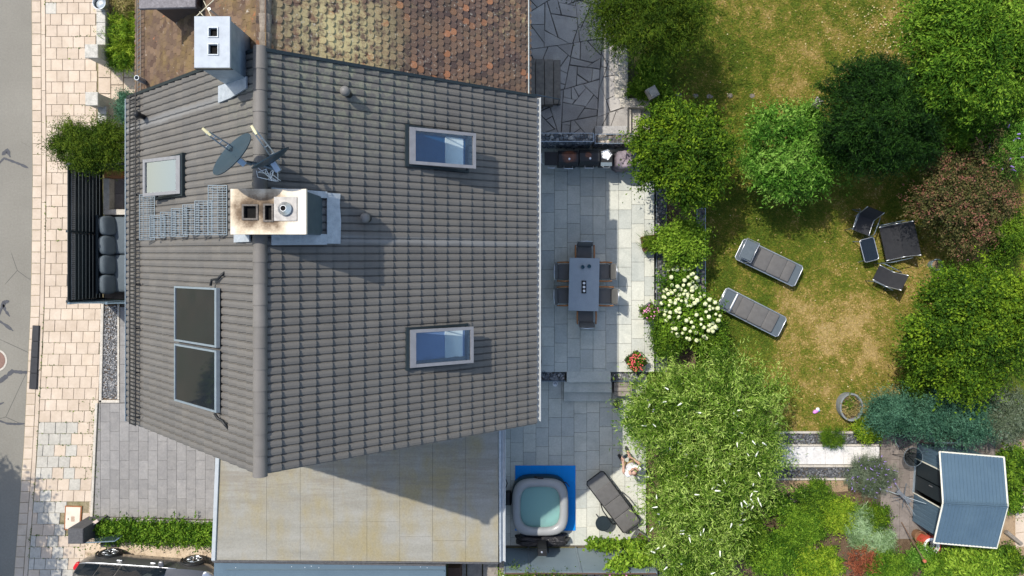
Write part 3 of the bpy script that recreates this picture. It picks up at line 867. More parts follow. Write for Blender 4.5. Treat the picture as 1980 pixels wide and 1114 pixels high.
# seat corner: paving, ledge, sofa
SF = MB().face((-12.9, -1.1, .01), (-8.4, -1.1, .01), (-8.4, 2.9, .01), (-12.9, 2.9, .01)).struct('seat_terrace', MT['drive_joint'])
for i in range(13):
    for j in range(7):
        x0 = -12.9 + i * .30; y0 = -1.05 + j * .6 - (.3 if i % 2 else 0)
        q = clip_poly([(x0, y0), (x0 + .3, y0), (x0 + .3, y0 + .6), (x0, y0 + .6)], [(-12.9, -1.08), (-9.1, -1.08), (-9.1, 2.88), (-12.9, 2.88)])
        if q: slab_piece('terrace_slab', q, 0, .04, SF, MT['terrace'], .004, .004)
t = thing('stone_ledge', 'pale stone ledge between the sofa and the fence corner', 'ledge', (*W2(205, 375), .04))
MB().prism([W2(200, 345, .3), W2(212, 345, .3), W2(212, 405, .3), W2(200, 405, .3)], .04, .32, .01).build('side_slab', MT['concrete'], t)
MB().prism([W2(200, 405, .42), W2(246, 405, .42), W2(246, 415.5, .42), W2(200, 415.5, .42)], .04, .44, .01).build('front_slab', MT['concrete'], t)
MB().prism([W2(203, 330, .4), W2(236, 330, .4), W2(236, 343, .4), W2(203, 343, .4)], .04, .46, .01).build('wood_trough', MT['wood'], t)
t = thing('outdoor_sofa', 'grey cushioned outdoor sofa behind the black slat fence', 'sofa', (-12.2, .3, .04))
MB().box(-12.66, -.86, .04, -11.72, 1.50, .30).build('base', MT['fab_slate'], t)
MB().box(-12.72, -.88, .30, -12.64, 1.52, .78).build('back_frame', MT['anthracite'], t)
for k in range(2):
    MB().cushion((-12.08, -.27 + k * 1.18, .40), (.40, .585, .11), e=.22).build('seat_cushion', MT['fab_slate'], t, True)
rc = random.Random(5)
for k in range(4):
    Mx = Matrix.Rotation(rc.uniform(-.12, .12), 3, 'Z') @ Matrix.Rotation(-.35, 3, 'Y')
    MB().cushion((-12.42, -.60 + k * .60, .68), (.12, .30, .25), Mx, e=.45).build('back_cushion', MT['fab_slate'], t, True)

# ------------------------------------------------------------------ gravel strip and drive
GB = MB().face(*[(*W2(x, y_), .006) for x, y_ in ((196, 588), (234, 588), (234, 780), (191, 780))]).struct('gravel_bed', MT['soil'])
stones_in([W2(202, 592), W2(229, 592), W2(229, 771), W2(198, 771)], 2600, .008, .026, .008, 11, MT['stones'], 'gravel', GB)
for P in ([(197, 588), (202.5, 588), (198.5, 778), (193, 778)], [(193.5, 773), (233, 773), (233, 778.5), (193.3, 778.5)], [(229, 588), (232.5, 588), (232.5, 772), (229, 772)]):
    MB().prism([W2(*p) for p in P], -.02, .065, .008).build('edging_stone', MT['concrete'], GB)
DR = MB().face(*[(*W2(x, y_), .006) for x, y_ in ((233, 588), (460, 588), (460, 1012), (178, 1005), (192, 779), (233, 779))]).struct('drive', MT['drive_joint'])
reg = ccw([W2(*p) for p in ((232.8, 588), (450, 588), (450, 1004.5), (183, 998), (193, 779.5), (232.8, 779.4))])
regA = ccw([W2(*p) for p in ((193, 779.5), (450, 779.5), (450, 1004.5), (183, 998))]); regB = ccw([W2(*p) for p in ((233, 589), (450, 589), (450, 779.3), (233, 779.3))])
for i in range(15):
    x0 = 177.2 + i * 18.4
    for j in range(13):
        y0 = 575 + j * 37 + (18.5 if i % 2 else 0)
        q = [W2(x0, y0), W2(x0 + 18.4, y0), W2(x0 + 18.4, y0 + 37), W2(x0, y0 + 37)]
        for rg in (regA, regB):
            c = clip_poly(ccw(q), rg)
            if c and len(c) > 2 and area(c) > .006 and min(p[0] for p in c) < W2(432, 0)[0]: slab_piece('drive_slab', c, -.03, .04, DR, MT['drive'], .003, .003, .0015)
for k in range(5):
    a, b = k / 5, (k + 1) / 5
    f = lambda u: (178 + 240 * u, 999.5 + 7.5 * u)
    MB().prism([W2(*f(a)), W2(*f(b)), W2(f(b)[0], f(b)[1] + 6), W2(f(a)[0], f(a)[1] + 6)], -.02, .08, .008).build('edging_stone', MT['concrete'], DR)
for k in range(6):
    a, b = k / 6, (k + 1) / 6
    f = lambda u: (191 - 9.5 * u, 779 + 219 * u)
    MB().prism([W2(f(a)[0] - 5, f(a)[1]), W2(*f(a)), W2(*f(b)), W2(f(b)[0] - 5, f(b)[1])], -.02, .07, .008).build('edging_stone', MT['concrete'], DR)
g = N('worn_concrete_drive')
col = g.ramp(g.noise(3.2, 6, .65, dist=.6), [(.3, (.60, .49, .36)), (.52, (.50, .40, .29)), (.66, (.30, .23, .155)), (.8, (.46, .37, .27))])
col = g.mix(1., col, g.ramp(g.noise(50, 3, .7), [(.3, (.8,) * 3), (.7, (1.12,) * 3)]), 'MULTIPLY')
MT['worn'] = g.done(g.bsdf(col, .95, 0, .2, g.bump(g.noise(18, 5, .7), .6, .02)))
MB().face(*[(*W2(x, y_), .026) for x, y_ in ((165, 1030), (470, 1010), (470, 1220), (165, 1220))]).struct('concrete_drive', MT['worn'])
MB().face(*[(*W2(x, y_), .03) for x, y_ in ((178, 1007), (440, 1014), (440, 1044), (175, 1040))]).struct('hedge_bed', MT['soil'])
t = thing('granite_pillar', 'dark granite gate pillar beside the access cover', 'gate pillar', (*W2(145, 1037, 1), 0))
MB().prism(*topbox(131, 1022.5, 160.5, 1052, 1.05, 0, .015)).build('shaft', MT['darkstone'], t)
t = thing('low_wall', 'short dark wall with pale coping between granite pillar and green hedge', 'wall', (*W2(175, 1018, .8), 0))
P = [W2(159, 1023, .55), W2(187, 1004, .55), W2(190.5, 1009, .55), W2(161, 1030, .55)]
MB().prism(inset(ccw(P), .02), 0, .50).build('wall_core', MT['concrete'], t)
MB().prism(P, .50, .55, .008).build('coping', mat('pinkish_coping', (.52, .43, .37), (.44, .36, .31), 6, .85), t)
t = thing('railing', 'blue grey metal railing with thin bars in front of green hedge', 'railing', (*W2(190, 1048, .8), .026))
mb = MB(); A_, B_, C_ = W(161, 1050, .95), W(222, 1046.5, .95), W(231, 1040, .95)
mb.tube([A_, B_, C_], .018, 6); mb.build('top_rail', MT['bluegrey'], t)
mb = MB(); A2, B2 = (A_[0], A_[1], .14), (B_[0], B_[1], .14)
mb.tube([A2, B2], .012, 6); mb.build('bottom_rail', MT['bluegrey'], t)
for k in range(15):
    f = k / 14; x = A_[0] + (B_[0] - A_[0]) * f; y_ = A_[1] + (B_[1] - A_[1]) * f
    MB().tube([(x, y_, .03 if k % 7 == 0 else .14), (x, y_, .95)], .009, 5).build('bar', MT['bluegrey'], t)
MB().prism([W2(193, 1051, .2), W2(222, 1050, .2), W2(222.5, 1058, .2), W2(194, 1059, .2)], .03, .2, .01).solo('stone_block', MT['darkstone'], 'small dark stone block at the foot of the railing', 'stone block')

# ================================================================== THE HOUSE
XR_, ZR_ = -4.36, 9.845                     # ridge
XE, ZE = .519, 5.694                        # garden eave
XW, ZW = -8.649, 6.185                      # street eave
ptR = math.atan2(ZR_ - ZE, XE - XR_); ptL = math.atan2(ZR_ - ZW, XR_ - XW)
lenR = math.hypot(ZR_ - ZE, XE - XR_); lenL = math.hypot(ZR_ - ZW, XR_ - XW)
def ytop(f, side): return 3.713 + f * ((3.926 if side > 0 else 3.778) - 3.713)
def ybot(f, side): return -3.63 + f * ((-3.722 if side > 0 else -3.556) + 3.63)
HOUSE = thing('house', 'house with grey concrete tile roof, two chimneys and open skylights', 'house', (-4.5, 0, 0))
cream = MT['plaster']
mb = MB()
gab = [(-8.3, 0), (.1, 0), (.1, ZE + .02), (XR_, ZR_ - .35), (-8.3, ZW - .08)]
for yy, fl in ((-3.42, 1), (3.69, 0)):
    f = [(x, yy, z) for x, z in gab]; mb.face(*(f if fl else f[::-1]))
mb.face((.1, -3.42, 0), (.1, 3.69, 0), (.1, 3.69, ZE + .02), (.1, -3.42, ZE + .02))
mb.face((-8.3, 3.69, 0), (-8.3, -3.42, 0), (-8.3, -3.42, ZW - .08), (-8.3, 3.69, ZW - .08))
mb.build('wall', cream, HOUSE)
# patio door and side cladding strip above the garage
mb = MB(); mb.box(.1, -.9, .55, .15, 1.5, 2.6); dd = mb.build('patio_door', MT['anthracite'], HOUSE)
for k in range(2): MB().box(.15, -.8 + k * 1.2, .65, .165, .3 + k * 1.2, 2.5).build('pane', MT['darkpane'], dd)
def wall_window(x, y0, y1, z0, z1, face):
    o = MB().box(x, y0, z0, x + .05 * face, y1, z1).build('window', MT['white'], HOUSE)
    ym = (y0 + y1) / 2
    for a, b in ((y0 + .06, ym - .03), (ym + .03, y1 - .06)):
        MB().box(x + .05 * face, a, z0 + .06, x + .06 * face, b, z1 - .06).build('pane', MT['darkpane'], o)
    MB().box(x, y0 - .08, z0 - .06, x + .14 * face, y1 + .08, z0 - .002).build('sill', MT['concrete'], o)
for yy in (-2.8, -.4, 2.0): wall_window(.1, yy, yy + 1.2, 3.4, 4.7, 1)
wall_window(.1, 2.2, 3.3, 1.4, 2.6, 1)
for yy in (-2.8, -.6, 1.9): wall_window(-8.3, yy, yy + 1.2, 3.9, 5.2, -1)
for yy in (-2.8, -.6): wall_window(-8.3, yy, yy + 1.2, 1.2, 2.5, -1)
fd = MB().box(-8.3, 1.9, .05, -8.36, 2.9, 2.15).build('front_door', MT['anthracite'], HOUSE)
MB().box(-8.36, 2.0, .95, -8.41, 2.03, 1.25).build('handle', MT['alu'], fd)
clad = part_empty('gable_cladding', HOUSE)
for k in range(12):
    x0 = -3.6 + k * .33
    MB().box(x0, -3.48, 2.68, x0 + .30, -3.422, 4.2).build('panel', mat('dark_slate_panel', (.055, .06, .065), (.04, .045, .05), 8, .6, rnd=.15) if k == 0 else bpy.data.materials['dark_slate_panel'], clad)
mb = MB()
nR = Vector((math.sin(ptR), 0, math.cos(ptR))); nL = Vector((-math.sin(ptL), 0, math.cos(ptL)))
def roofpt(f, y_, side, lift=0.0):
    if side > 0: p = Vector((XR_ + (XE - XR_) * f, y_, ZR_ + (ZE - ZR_) * f)) + nR * lift
    else: p = Vector((XR_ + (XW - XR_) * f, y_, ZR_ + (ZW - ZR_) * f)) + nL * lift
    return p
for side in (1, -1):
    q = [roofpt(0, ybot(0, side) + .03, side, -.06), roofpt(1, ybot(1, side) + .03, side, -.06), roofpt(1, ytop(1, side) - .02, side, -.06), roofpt(0, ytop(0, side) - .02, side, -.06)]
    lo = [roofpt(0, ybot(0, side) + .03, side, -.16), roofpt(1, ybot(1, side) + .03, side, -.16), roofpt(1, ytop(1, side) - .02, side, -.16), roofpt(0, ytop(0, side) - .02, side, -.16)]
    if side < 0: q = q[::-1]; lo = lo[::-1]
    mb.face(*q); mb.face(*lo[::-1])
    for i in range(4): mb.face(lo[i], lo[(i + 1) % 4], q[(i + 1) % 4], q[i])
ROOF = mb.build('roof', MT['black'], HOUSE)
# one concrete tile: x down the slope, y across, z out of the roof
def tile_geo(L, Wd):
    fr = [0, .07, .20, .55, .93]; hz = [0, .0, .026, .036, .028]
    ysx = [(b + f) * Wd / 2 for b in (0, 1) for f in fr] + [Wd]; hs = hz * 2 + [0]
    n = len(ysx); V = []
    for k in range(n): V.append((-.02, ysx[k], hs[k] - .012))
    for k in range(n): V.append((L + .045, ysx[k], hs[k] + .030))
    for k in range(n): V.append((L + .045, ysx[k], hs[k] - .026))
    F = []
    for k in range(n - 1):
        F.append((k, n + k, n + k + 1, k + 1)); F.append((n + k, 2 * n + k, 2 * n + k + 1, n + k + 1))
    return V, F
NT = 26; NCR, NCL = 20, 18
LT = lenR / NCR; LTL = lenL / NCL; WT = 7.34 / NT
V0, F0 = tile_geo(LT, WT)
tme = bpy.data.meshes.new('roof_tile'); tme.from_pydata(V0, [], F0); tme.materials.append(MT['tile']); tme.update()
tilexf = []
SKY = [(-2.21, -.91, 1.96, 2.83), (-2.20, -.90, -2.11, -1.24)]     # roof windows on the garden slope (x0,x1,y0,y1)
SKYL = [(-7.64, -6.46, 1.35, 2.22)]
nind = 0; restV = []; restF = []; restT = []
V0n = np.array(V0); F0n = np.array(F0)
VL, FL = tile_geo(LTL, WT); VLn = np.array(VL)
cnt = 0
for c in range(NCR):
    f0 = c / NCR
    yb, yt = ybot(f0 + .5 / NCR, 1), ytop(f0 + .5 / NCR, 1); w = (yt - yb) / NT
    for k in range(NT):
        p = roofpt(f0, yb + k * w, 1)
        xc, yc = p.x + LT * .4, p.y + w / 2
        if any(a + .05 < xc < b - .12 and y0 + .05 < yc < y1 - .05 for a, b, y0, y1 in SKY): continue
        if nind < 300:
            piece('roof_tile', tme, ROOF, p, (rr.gauss(0, .004), ptR + rr.gauss(0, .004), rr.gauss(0, .004)), (1, w / WT, 1)); nind += 1
        else:
            Vv = V0n * np.array([1, w / WT, 1]); cs, sn = math.cos(ptR), math.sin(ptR)
            Q = np.stack([Vv[:, 0] * cs + Vv[:, 2] * sn + p.x, Vv[:, 1] + p.y, -Vv[:, 0] * sn + Vv[:, 2] * cs + p.z + rr.gauss(0, .002)], 1)
            restF.append(F0n + cnt); restV.append(Q); restT.append(np.full(len(Q), rr.random())); cnt += len(Q)
for c in range(NCL):
    f0 = c / NCL
    yb, yt = ybot(f0 + .5 / NCL, -1), ytop(f0 + .5 / NCL, -1); w = (yt - yb) / NT
    for k in range(NT):
        p = roofpt(f0, yb + k * w, -1)
        xc, yc = p.x - LTL * .4, p.y + w / 2
        if any(a + .1 < xc < b - .05 and y0 + .05 < yc < y1 - .05 for a, b, y0, y1 in SKYL): continue
        Vv = VLn * np.array([1, w / WT, 1]); cs, sn = math.cos(ptL), math.sin(ptL)
        Q = np.stack([-(Vv[:, 0] * cs + Vv[:, 2] * sn) + p.x, Vv[:, 1] + p.y, -Vv[:, 0] * sn + Vv[:, 2] * cs + p.z + rr.gauss(0, .002)], 1)
        restF.append(F0n[:, ::-1] + cnt); restV.append(Q); restT.append(np.full(len(Q), rr.random())); cnt += len(Q)
me = mesh_np('roof_tile_field', to_local(np.concatenate(restV), HOUSE), np.concatenate(restF), MT['tile'], np.concatenate(restT))
o = bpy.data.objects.new('roof_tile_field', me); link(o, ROOF); o['kind'] = 'stuff'
# ridge caps
nr = 20
for k in range(nr):
    y0 = -3.66 + k * (7.41 / nr); y1 = y0 + 7.41 / nr + .028
    mb = MB(); mb.V = []; n = 9
    for (yy, ex) in ((y0, .012), (y1, 0.0)):
        for i in range(n):
            a = math.pi * i / (n - 1)
            mb.V.append((XR_ + (.118 + ex) * math.cos(a), yy, ZR_ - .03 + (.108 + ex) * math.sin(a)))
    mb.F = [(i, n + i, n + i + 1, i + 1) for i in range(n - 1)] + [tuple(range(n))]
    mb.build('ridge_tile', MT['ridge'], ROOF, True, angle=R(50))
# verge flashing against the neighbour
for side in (1, -1):
    a, b = roofpt(0, ytop(0, side), side, .03), roofpt(1, ytop(1, side), side, .03)
    dv = (b - a).normalized(); nv = nR if side > 0 else nL; sv = Vector((0, 1, 0)); Mx = Matrix((dv, sv, nv)).transposed()
    MB().obox((a + b) / 2, ((b - a).length / 2, .03, .045), Mx).build('verge_flashing', MT['anthracite'], ROOF)
# gutters
def gutter(name, x, z, y0, y1, r, parent, m):
    mb = MB(); n = 9; ring = [(math.cos(math.pi + math.pi * i / (n - 1)) * r, math.sin(math.pi + math.pi * i / (n - 1)) * r) for i in range(n)]
    inner = [(a * .86, b * .86) for a, b in reversed(ring)]; prof = ring + inner
    m_ = len(prof); vs = [(x + a, yy, z + b) for yy in (y0, y1) for a, b in prof]
    mb.add(vs, [(i, (i + 1) % m_, m_ + (i + 1) % m_, m_ + i) for i in range(m_)] + [tuple(range(m_))[::-1], tuple(range(m_, 2 * m_))])
    mb.tube([(x + r, y0, z + .005), (x + r, y1, z + .005)], .012, 6)
    return mb.build(name, m, parent, True, angle=R(40))
gutm = mat('pale_zinc_gutter', (.44, .46, .46), (.36, .38, .38), 8, .5, .2)
gutter('gutter', XE + .075, ZE - .02, -3.66, 3.91, .072, HOUSE, gutm)
gutter('gutter', XW - .05, ZW - .01, -3.55, 3.76, .07, HOUSE, MT['zinc'])
# snow guard on the street eave
SG = part_empty('snow_guard', HOUSE)
for (x, z, rad) in ((-8.455, 6.545, .015), (-8.214, 6.75, .015)):
    MB().tube([(x, -3.52, z), (x, 3.75, z)], rad, 5).build('rail', MT['black'], SG)
rg = MB().tube([(-.12, 0, -.102), (.12, 0, .102)], .016, 5).mesh('rung', MT['black'])
for k in range(87):
    piece('rung', rg, SG, (-8.334, -3.50 + k * .0838, 6.647))
for k in range(8):
    y_ = -3.33 + k * .97
    MB().tube([(-8.22, y_, 6.74), (-8.13, y_, 6.665), (-8.04, y_, 6.74)], .015, 5).build('bracket', MT['black'], SG)

# ------------------------------------------------------------------ roof windows
frame_m = mat('brown_grey_window_cladding', (.27, .265, .265), (.22, .215, .215), 8, .4, .4)
def skylight(side, fx, yc, wid, L, phi, blind):
    """top-hung roof window; fx is the x of its hinge"""
    K = part_empty('skylight', HOUSE)
    sg = 1 if side > 0 else -1; pt = ptR if side > 0 else ptL
    zr = ZR_ - abs(fx - XR_) * math.tan(pt)
    nv = nR if side > 0 else nL
    dn = Vector((math.cos(pt) * sg, 0, -math.sin(pt))); ay = Vector((0, 1, 0))
    O = Vector((fx, yc, zr)) + nv * .04
    M0 = Matrix((dn, ay * sg, nv)).transposed()
    # outer frame and flashing lying in the roof
    for (a, b, c, d, h) in ((-.07, 0.0, -wid / 2 - .05, wid / 2 + .05, .07), (L, L + .04, -wid / 2 - .05, wid / 2 + .05, .05), (0, L, -wid / 2 - .045, -wid / 2, .06), (0, L, wid / 2, wid / 2 + .045, .06)):
        c0 = O + dn * ((a + b) / 2) + ay * ((c + d) / 2) + nv * (h / 2 - .03)
        MB().obox(c0, ((b - a) / 2, (d - c) / 2, h / 2 + .03), M0).build('frame', MT['anthracite'], K)
    c0 = O + dn * (L / 2) + nv * -.045
    MB().obox(c0, (L / 2, wid / 2 - .002, .012), M0).build('blind', blind, K)
    c0 = O + dn * (L * .80) + nv * -.026
    MB().obox(c0, (L * .16, wid / 2 - .06, .006), M0).build('white_reveal', MT['white'], K)
    # sash swung up about the hinge
    d2 = Vector((math.cos(phi) * sg, 0, -math.sin(phi))); n2 = Vector((math.sin(phi) * sg, 0, math.cos(phi))); M2 = Matrix((d2, ay * sg, n2)).transposed()
    H = O + nv * .06
    S = part_empty('sash', K)
    w2 = wid / 2
    for (a, b, c, d, nm) in ((0, .13, -w2, w2, 'sash_top'), (L - .07, L, -w2, w2, 'sash_bottom'), (.13, L - .07, -w2, -w2 + .065, 'sash_side'), (.13, L - .07, w2 - .065, w2, 'sash_side')):
        c0 = H + d2 * ((a + b) / 2) + ay * ((c + d) / 2)
        MB().obox(c0, ((b - a) / 2 - .001, (d - c) / 2, .03), M2).build(nm, frame_m, S)
    c0 = H + d2 * (L / 2 + .03)
    MB().obox(c0, (L / 2 - .09, w2 - .06, .006), M2).build('pane', MT['pane'] if side > 0 else MT['pane_sky'], S)
    mb = MB()
    for s_ in (-1, 1):
        mb.tube([O + dn * (L * .55) + ay * s_ * (w2 - .03), H + d2 * (L * .85) + ay * s_ * (w2 - .03)], .012, 5)
    mb.build('stay', MT['steel'], S)
    return K
blue_b = mat('deep_blue_blind', (.0, .075, .20), (.0, .06, .17), 3, .8)
peri_b = mat('periwinkle_blind', (.16, .23, .42), (.20, .28, .47), 2, .8)
whit_b = mat('white_curtain', (.75, .77, .76), (.50, .53, .52), 6, .8)
skylight(1, -2.12, 2.38, .74, 1.46, R(28), blue_b)
skylight(1, -2.11, -1.68, .76, 1.43, R(31), peri_b)
skylight(-1, -6.50, 1.79, .76, 1.20, R(29), whit_b)

# ------------------------------------------------------------------ chimneys
CH = part_empty('chimney', HOUSE)
x0, x1, y0, y1, zt = -4.713, -3.445, .509, 1.269, 10.213
holes = [(x0 + .227, y1 - .49, x0 + .435, y1 - .287), (x0 + .583, y1 - .52, x0 + .695, y1 - .278)]
MB().box(x0 + .03, y0 + .03, 8.2, x1 - .03, y1 - .03, zt - .06).build('shaft', mat('blue_slate_cladding', (.075, .105, .12), (.055, .08, .095), 6, .55, bump=.1), CH)
MB().holed(x0, y0, x1, y1, zt - .07, zt, holes, zt - .3).build('cap', MT['cap'], CH)
for h in holes:
    mb = MB(); mb.face((h[0], h[1], zt - .055), (h[2], h[1], zt - .055), (h[2], h[3], zt - .055), (h[0], h[3], zt - .055)); mb.build('flue', MT['soot'], CH)
    mb = MB()
    for a in ((h[0] - .03, h[1] - .03, h[2] + .03, h[1]), (h[0] - .03, h[3], h[2] + .03, h[3] + .03), (h[0] - .03, h[1], h[0], h[3]), (h[2], h[1], h[2] + .03, h[3])):
        mb.box(a[0], a[1], zt + .002, a[2], a[3], zt + .022)
    mb.build('flue_rim', mat('sooty_rim', (.16, .14, .12), (.08, .07, .06), 20, .9), CH)
px_, py_ = W2(552.5, 404, zt)
MB().box(px_ - .19, py_ - .20, zt + .001, px_ + .19, py_ + .20, zt + .02).build('flue_plate', mat('dull_steel_plate', (.33, .32, .30), (.22, .21, .20), 12, .5, .4), CH)
MB().lathe([(.115, .02), (.115, .06), (.05, .14), (.045, .14), (.045, .10)], (px_, py_, zt), 24).build('steel_cowl', MT['alu'], CH, True, angle=R(35))
MB().lathe([(.043, .12), (.001, .12)], (px_, py_, zt), 16, cap=False).build('flue', MT['soot'], CH)
# lead skirts on the tiles
def skirt(pts, side, parent, lift=.095, name='flashing'):
    mb = MB(); top = [roofpt((x - XR_) / ((XE if side > 0 else XW) - XR_), y_, side, lift) for x, y_ in pts]
    bot = [roofpt((x - XR_) / ((XE if side > 0 else XW) - XR_), y_, side, lift - .03) for x, y_ in pts]
    if side < 0: top = top[::-1]; bot = bot[::-1]
    mb.face(*top); n = len(top)
    for i in range(n): mb.face(bot[i], bot[(i + 1) % n], top[(i + 1) % n], top[i])
    return mb.build(name, MT['lead'], parent)
skirt([(x1, y0 - .12), (x1 + .20, y0 - .12), (x1 + .21, y0 + .3), (x1 + .19, y0 + .6), (x1 + .2, y1 + .05), (x1, y1 + .05)], 1, CH)
skirt([(XR_ + .13, y0 - .17), (x1 - .003, y0 - .14), (x1 - .003, y0 + .05), (XR_ + .13, y0 + .05)], 1, CH, .10)
skirt([(XR_ + .13, y1 - .05), (x1 - .003, y1 - .05), (x1 - .003, y1 + .07), (XR_ + .13, y1 + .07)], 1, CH, .10)
skirt([(-4.91, y0 - .11), (-4.50, y0 - .11), (-4.50, y0 + .05), (-4.91, y0 + .05)], -1, CH)
CH2 = part_empty('chimney', HOUSE)
x0, x1, y0, y1, zt = -5.223, -4.639, 3.241, 4.084, 10.417
cxm = (x0 + x1) / 2 + .02
holes = [(cxm - .07, y0 + .51, cxm + .07, y0 + .65), (cxm - .075, y0 + .218, cxm + .075, y0 + .38)]
MB().box(x0 + .03, y0 + .03, 8.4, x1 - .03, y1 - .03, zt - .06).build('shaft', MT['zinc'], CH2)
MB().holed(x0, y0, x1, y1, zt - .06, zt, holes, zt - .3).build('cap', MT['cap_white'], CH2)
MB().box(x0 - .012, y0 - .012, zt - .10, x1 + .012, y0, zt - .01).build('cap_edge', MT['anthracite'], CH2)
for h in holes:
    MB().face((h[0], h[1], zt - .055), (h[2], h[1], zt - .055), (h[2], h[3], zt - .055), (h[0], h[3], zt - .055)).build('flue', MT['soot'], CH2)
    mb = MB()
    for a in ((h[0] - .015, h[1] - .015, h[2] + .015, h[1]), (h[0] - .015, h[3], h[2] + .015, h[3] + .015), (h[0] - .015, h[1], h[0], h[3]), (h[2], h[1], h[2] + .015, h[3])):
        mb.box(a[0], a[1], zt + .002, a[2], a[3], zt + .015)
    mb.build('flue_rim', MT['lead'], CH2)
skirt([(-5.35, 2.98), (-5.0, 3.0), (-4.58, 3.08), (-4.58, 3.29), (-5.35, 3.29)], -1, CH2)

# ------------------------------------------------------------------ vents, walkway
def vent(px_, py_, zc, r, h, m, side):
    x, y_ = W2(px_, py_, zc)
    pt = ptR if side > 0 else ptL; zr = ZR_ - abs(x - XR_) * math.tan(pt)
    K = part_empty('roof_vent', HOUSE)
    MB().lathe([(r * .8, -.12), (r * .8, h - .10)], (x, y_, zr), 14).build('pipe', MT['black'], K, True, angle=R(40))
    MB().lathe([(r, h - .10), (r, h - .04), (r * .85, h - .01), (r * .4, h + .02), (.005, h + .025)], (x, y_, zr), 18).build('hood', m, K, True, angle=R(50))
vm = mat('grey_vent_plastic', (.16, .155, .145), (.13, .127, .12), 9, .5)
vent(664, 173, 9.15, .092, .34, vm, 1)
vent(703.5, 420.5, 8.87, .092, .33, vm, 1)
vent(267, 222, 7.06, .07, .40, MT['black'], -1)
WK = part_empty('roof_walkway', HOUSE)
def grating(x0, y0, x1, y1, z, nb, along='y'):
    q = part_empty('grating', WK)
    mb = MB()
    mb.box(x0, y0, z - .03, x0 + .012, y1, z); mb.box(x1 - .012, y0, z - .03, x1, y1, z)
    mb.box(x0, y0, z - .029, x1, y0 + .012, z - .001); mb.box(x0, y1 - .012, z - .029, x1, y1, z - .001)
    mb.build('rim', MT['steel'], q)
    mb = MB()
    n = max(3, int((y1 - y0) / .045))
    for k in range(1, n):
        y_ = y0 + (y1 - y0) * k / n; mb.box(x0 + .012, y_ - .005, z - .024, x1 - .012, y_ + .005, z - .003)
    n = max(2, int((x1 - x0) / .07))
    for k in range(1, n):
        x = x0 + (x1 - x0) * k / n; mb.box(x - .004, y0 + .012, z - .022, x + .004, y1 - .012, z - .005)
    props(mb.build('mesh_bars', MT['steel'], q), kind='stuff')
    mb = MB(); pt = math.tan(ptL)
    for yy in (y0 + .06, y1 - .06):
        for xx in (x0 + .05, x1 - .05):
            zr = ZR_ - abs(xx - XR_) * pt
            mb.tube([(xx, yy, zr + .0), (xx, yy, z - .02)], .011, 5)
    mb.build('support', MT['steel'], q)
def zl(x): return ZR_ - (XR_ - x) * math.tan(ptL)
grating(-7.87, .52, -7.54, 1.48, zl(-7.54) + .10, 0)
for k in range(5):
    xa = -7.48 + k * .384; grating(xa, .555 + .02 * (k % 2), xa + .325, 1.02 + .045 * k, zl(xa + .325) + .09, 0)
grating(-5.54, .54, -5.19, 1.45, zl(-5.19) + .07, 0)

# ------------------------------------------------------------------ solar collectors
for i, (ya, yb, lab) in enumerate(((-.426, -1.519, 'upper of two dark solar collectors on the street side of the roof'), (-1.574, -2.713, 'lower of two dark solar collectors on the street side of the roof'))):
    O = roofpt(((-5.31) - XR_) / (XW - XR_), ya, -1, .0)
    t = thing('solar_collector', lab, 'solar panel', tuple(O), group='solar collectors on the roof')
    dn = Vector((-math.cos(ptL), 0, -math.sin(ptL))); Mx = Matrix((dn, Vector((0, -1, 0)), nL)).transposed(); Ls = 1.76; wv = ya - yb
    bar = lambda u, v, hu, hv, h, nm, m: MB().obox(O + dn * u + Vector((0, -1, 0)) * v + nL * (.12 + h), (hu, hv, .035), Mx).build(nm, m, t)
    fm = MT['alu_blue'] if 'alu_blue' in MT else MT.setdefault('alu_blue', mat('pale_blue_aluminium', (.36, .43, .48), (.30, .36, .41), 8, .35, .6))
    bar(.035, wv / 2, .035, wv / 2, 0, 'frame', fm); bar(Ls - .02, wv / 2, .02, wv / 2, 0, 'frame', fm)
    bar(Ls / 2 + .015, .018, Ls / 2 - .057, .018, 0, 'frame', fm); bar(Ls / 2 + .015, wv - .018, Ls / 2 - .057, .018, 0, 'frame', fm)
    MB().obox(O + dn * (Ls / 2 + .015) + Vector((0, -1, 0)) * (wv / 2) + nL * .128, (Ls / 2 - .055, wv / 2 - .036, .012), Mx).build('glass', MT['collector'], t)
    MB().obox(O + dn * (Ls / 2) + Vector((0, -1, 0)) * (wv / 2) + nL * .09, (Ls / 2 - .03, wv / 2 - .02, .02), Mx).build('tray', MT['black'], t)
    mb = MB()
    for u in (.25, Ls - .25):
        for v in (.2, wv - .2): mb.tube([O + dn * u + Vector((0, -1, 0)) * v + nL * .0, O + dn * u + Vector((0, -1, 0)) * v + nL * .09], .02, 5)
    mb.build('mount', MT['steel'], t)
    # pipe tails
    if i == 0: pts = [roofpt(.262, -.39, -1, .15), roofpt(.262, -.28, -1, .13), roofpt(.225, -.26, -1, .11), roofpt(.21, -.19, -1, .09), roofpt(.205, -.11, -1, .0)]
    else: pts = [roofpt(.235, -2.73, -1, .15), roofpt(.222, -2.82, -1, .12), roofpt(.205, -2.85, -1, .09), roofpt(.19, -2.91, -1, .08), roofpt(.185, -3.02, -1, .0)]
    MB().tube(pts, .025, 6).build('pipe', MT['black'], t, True)

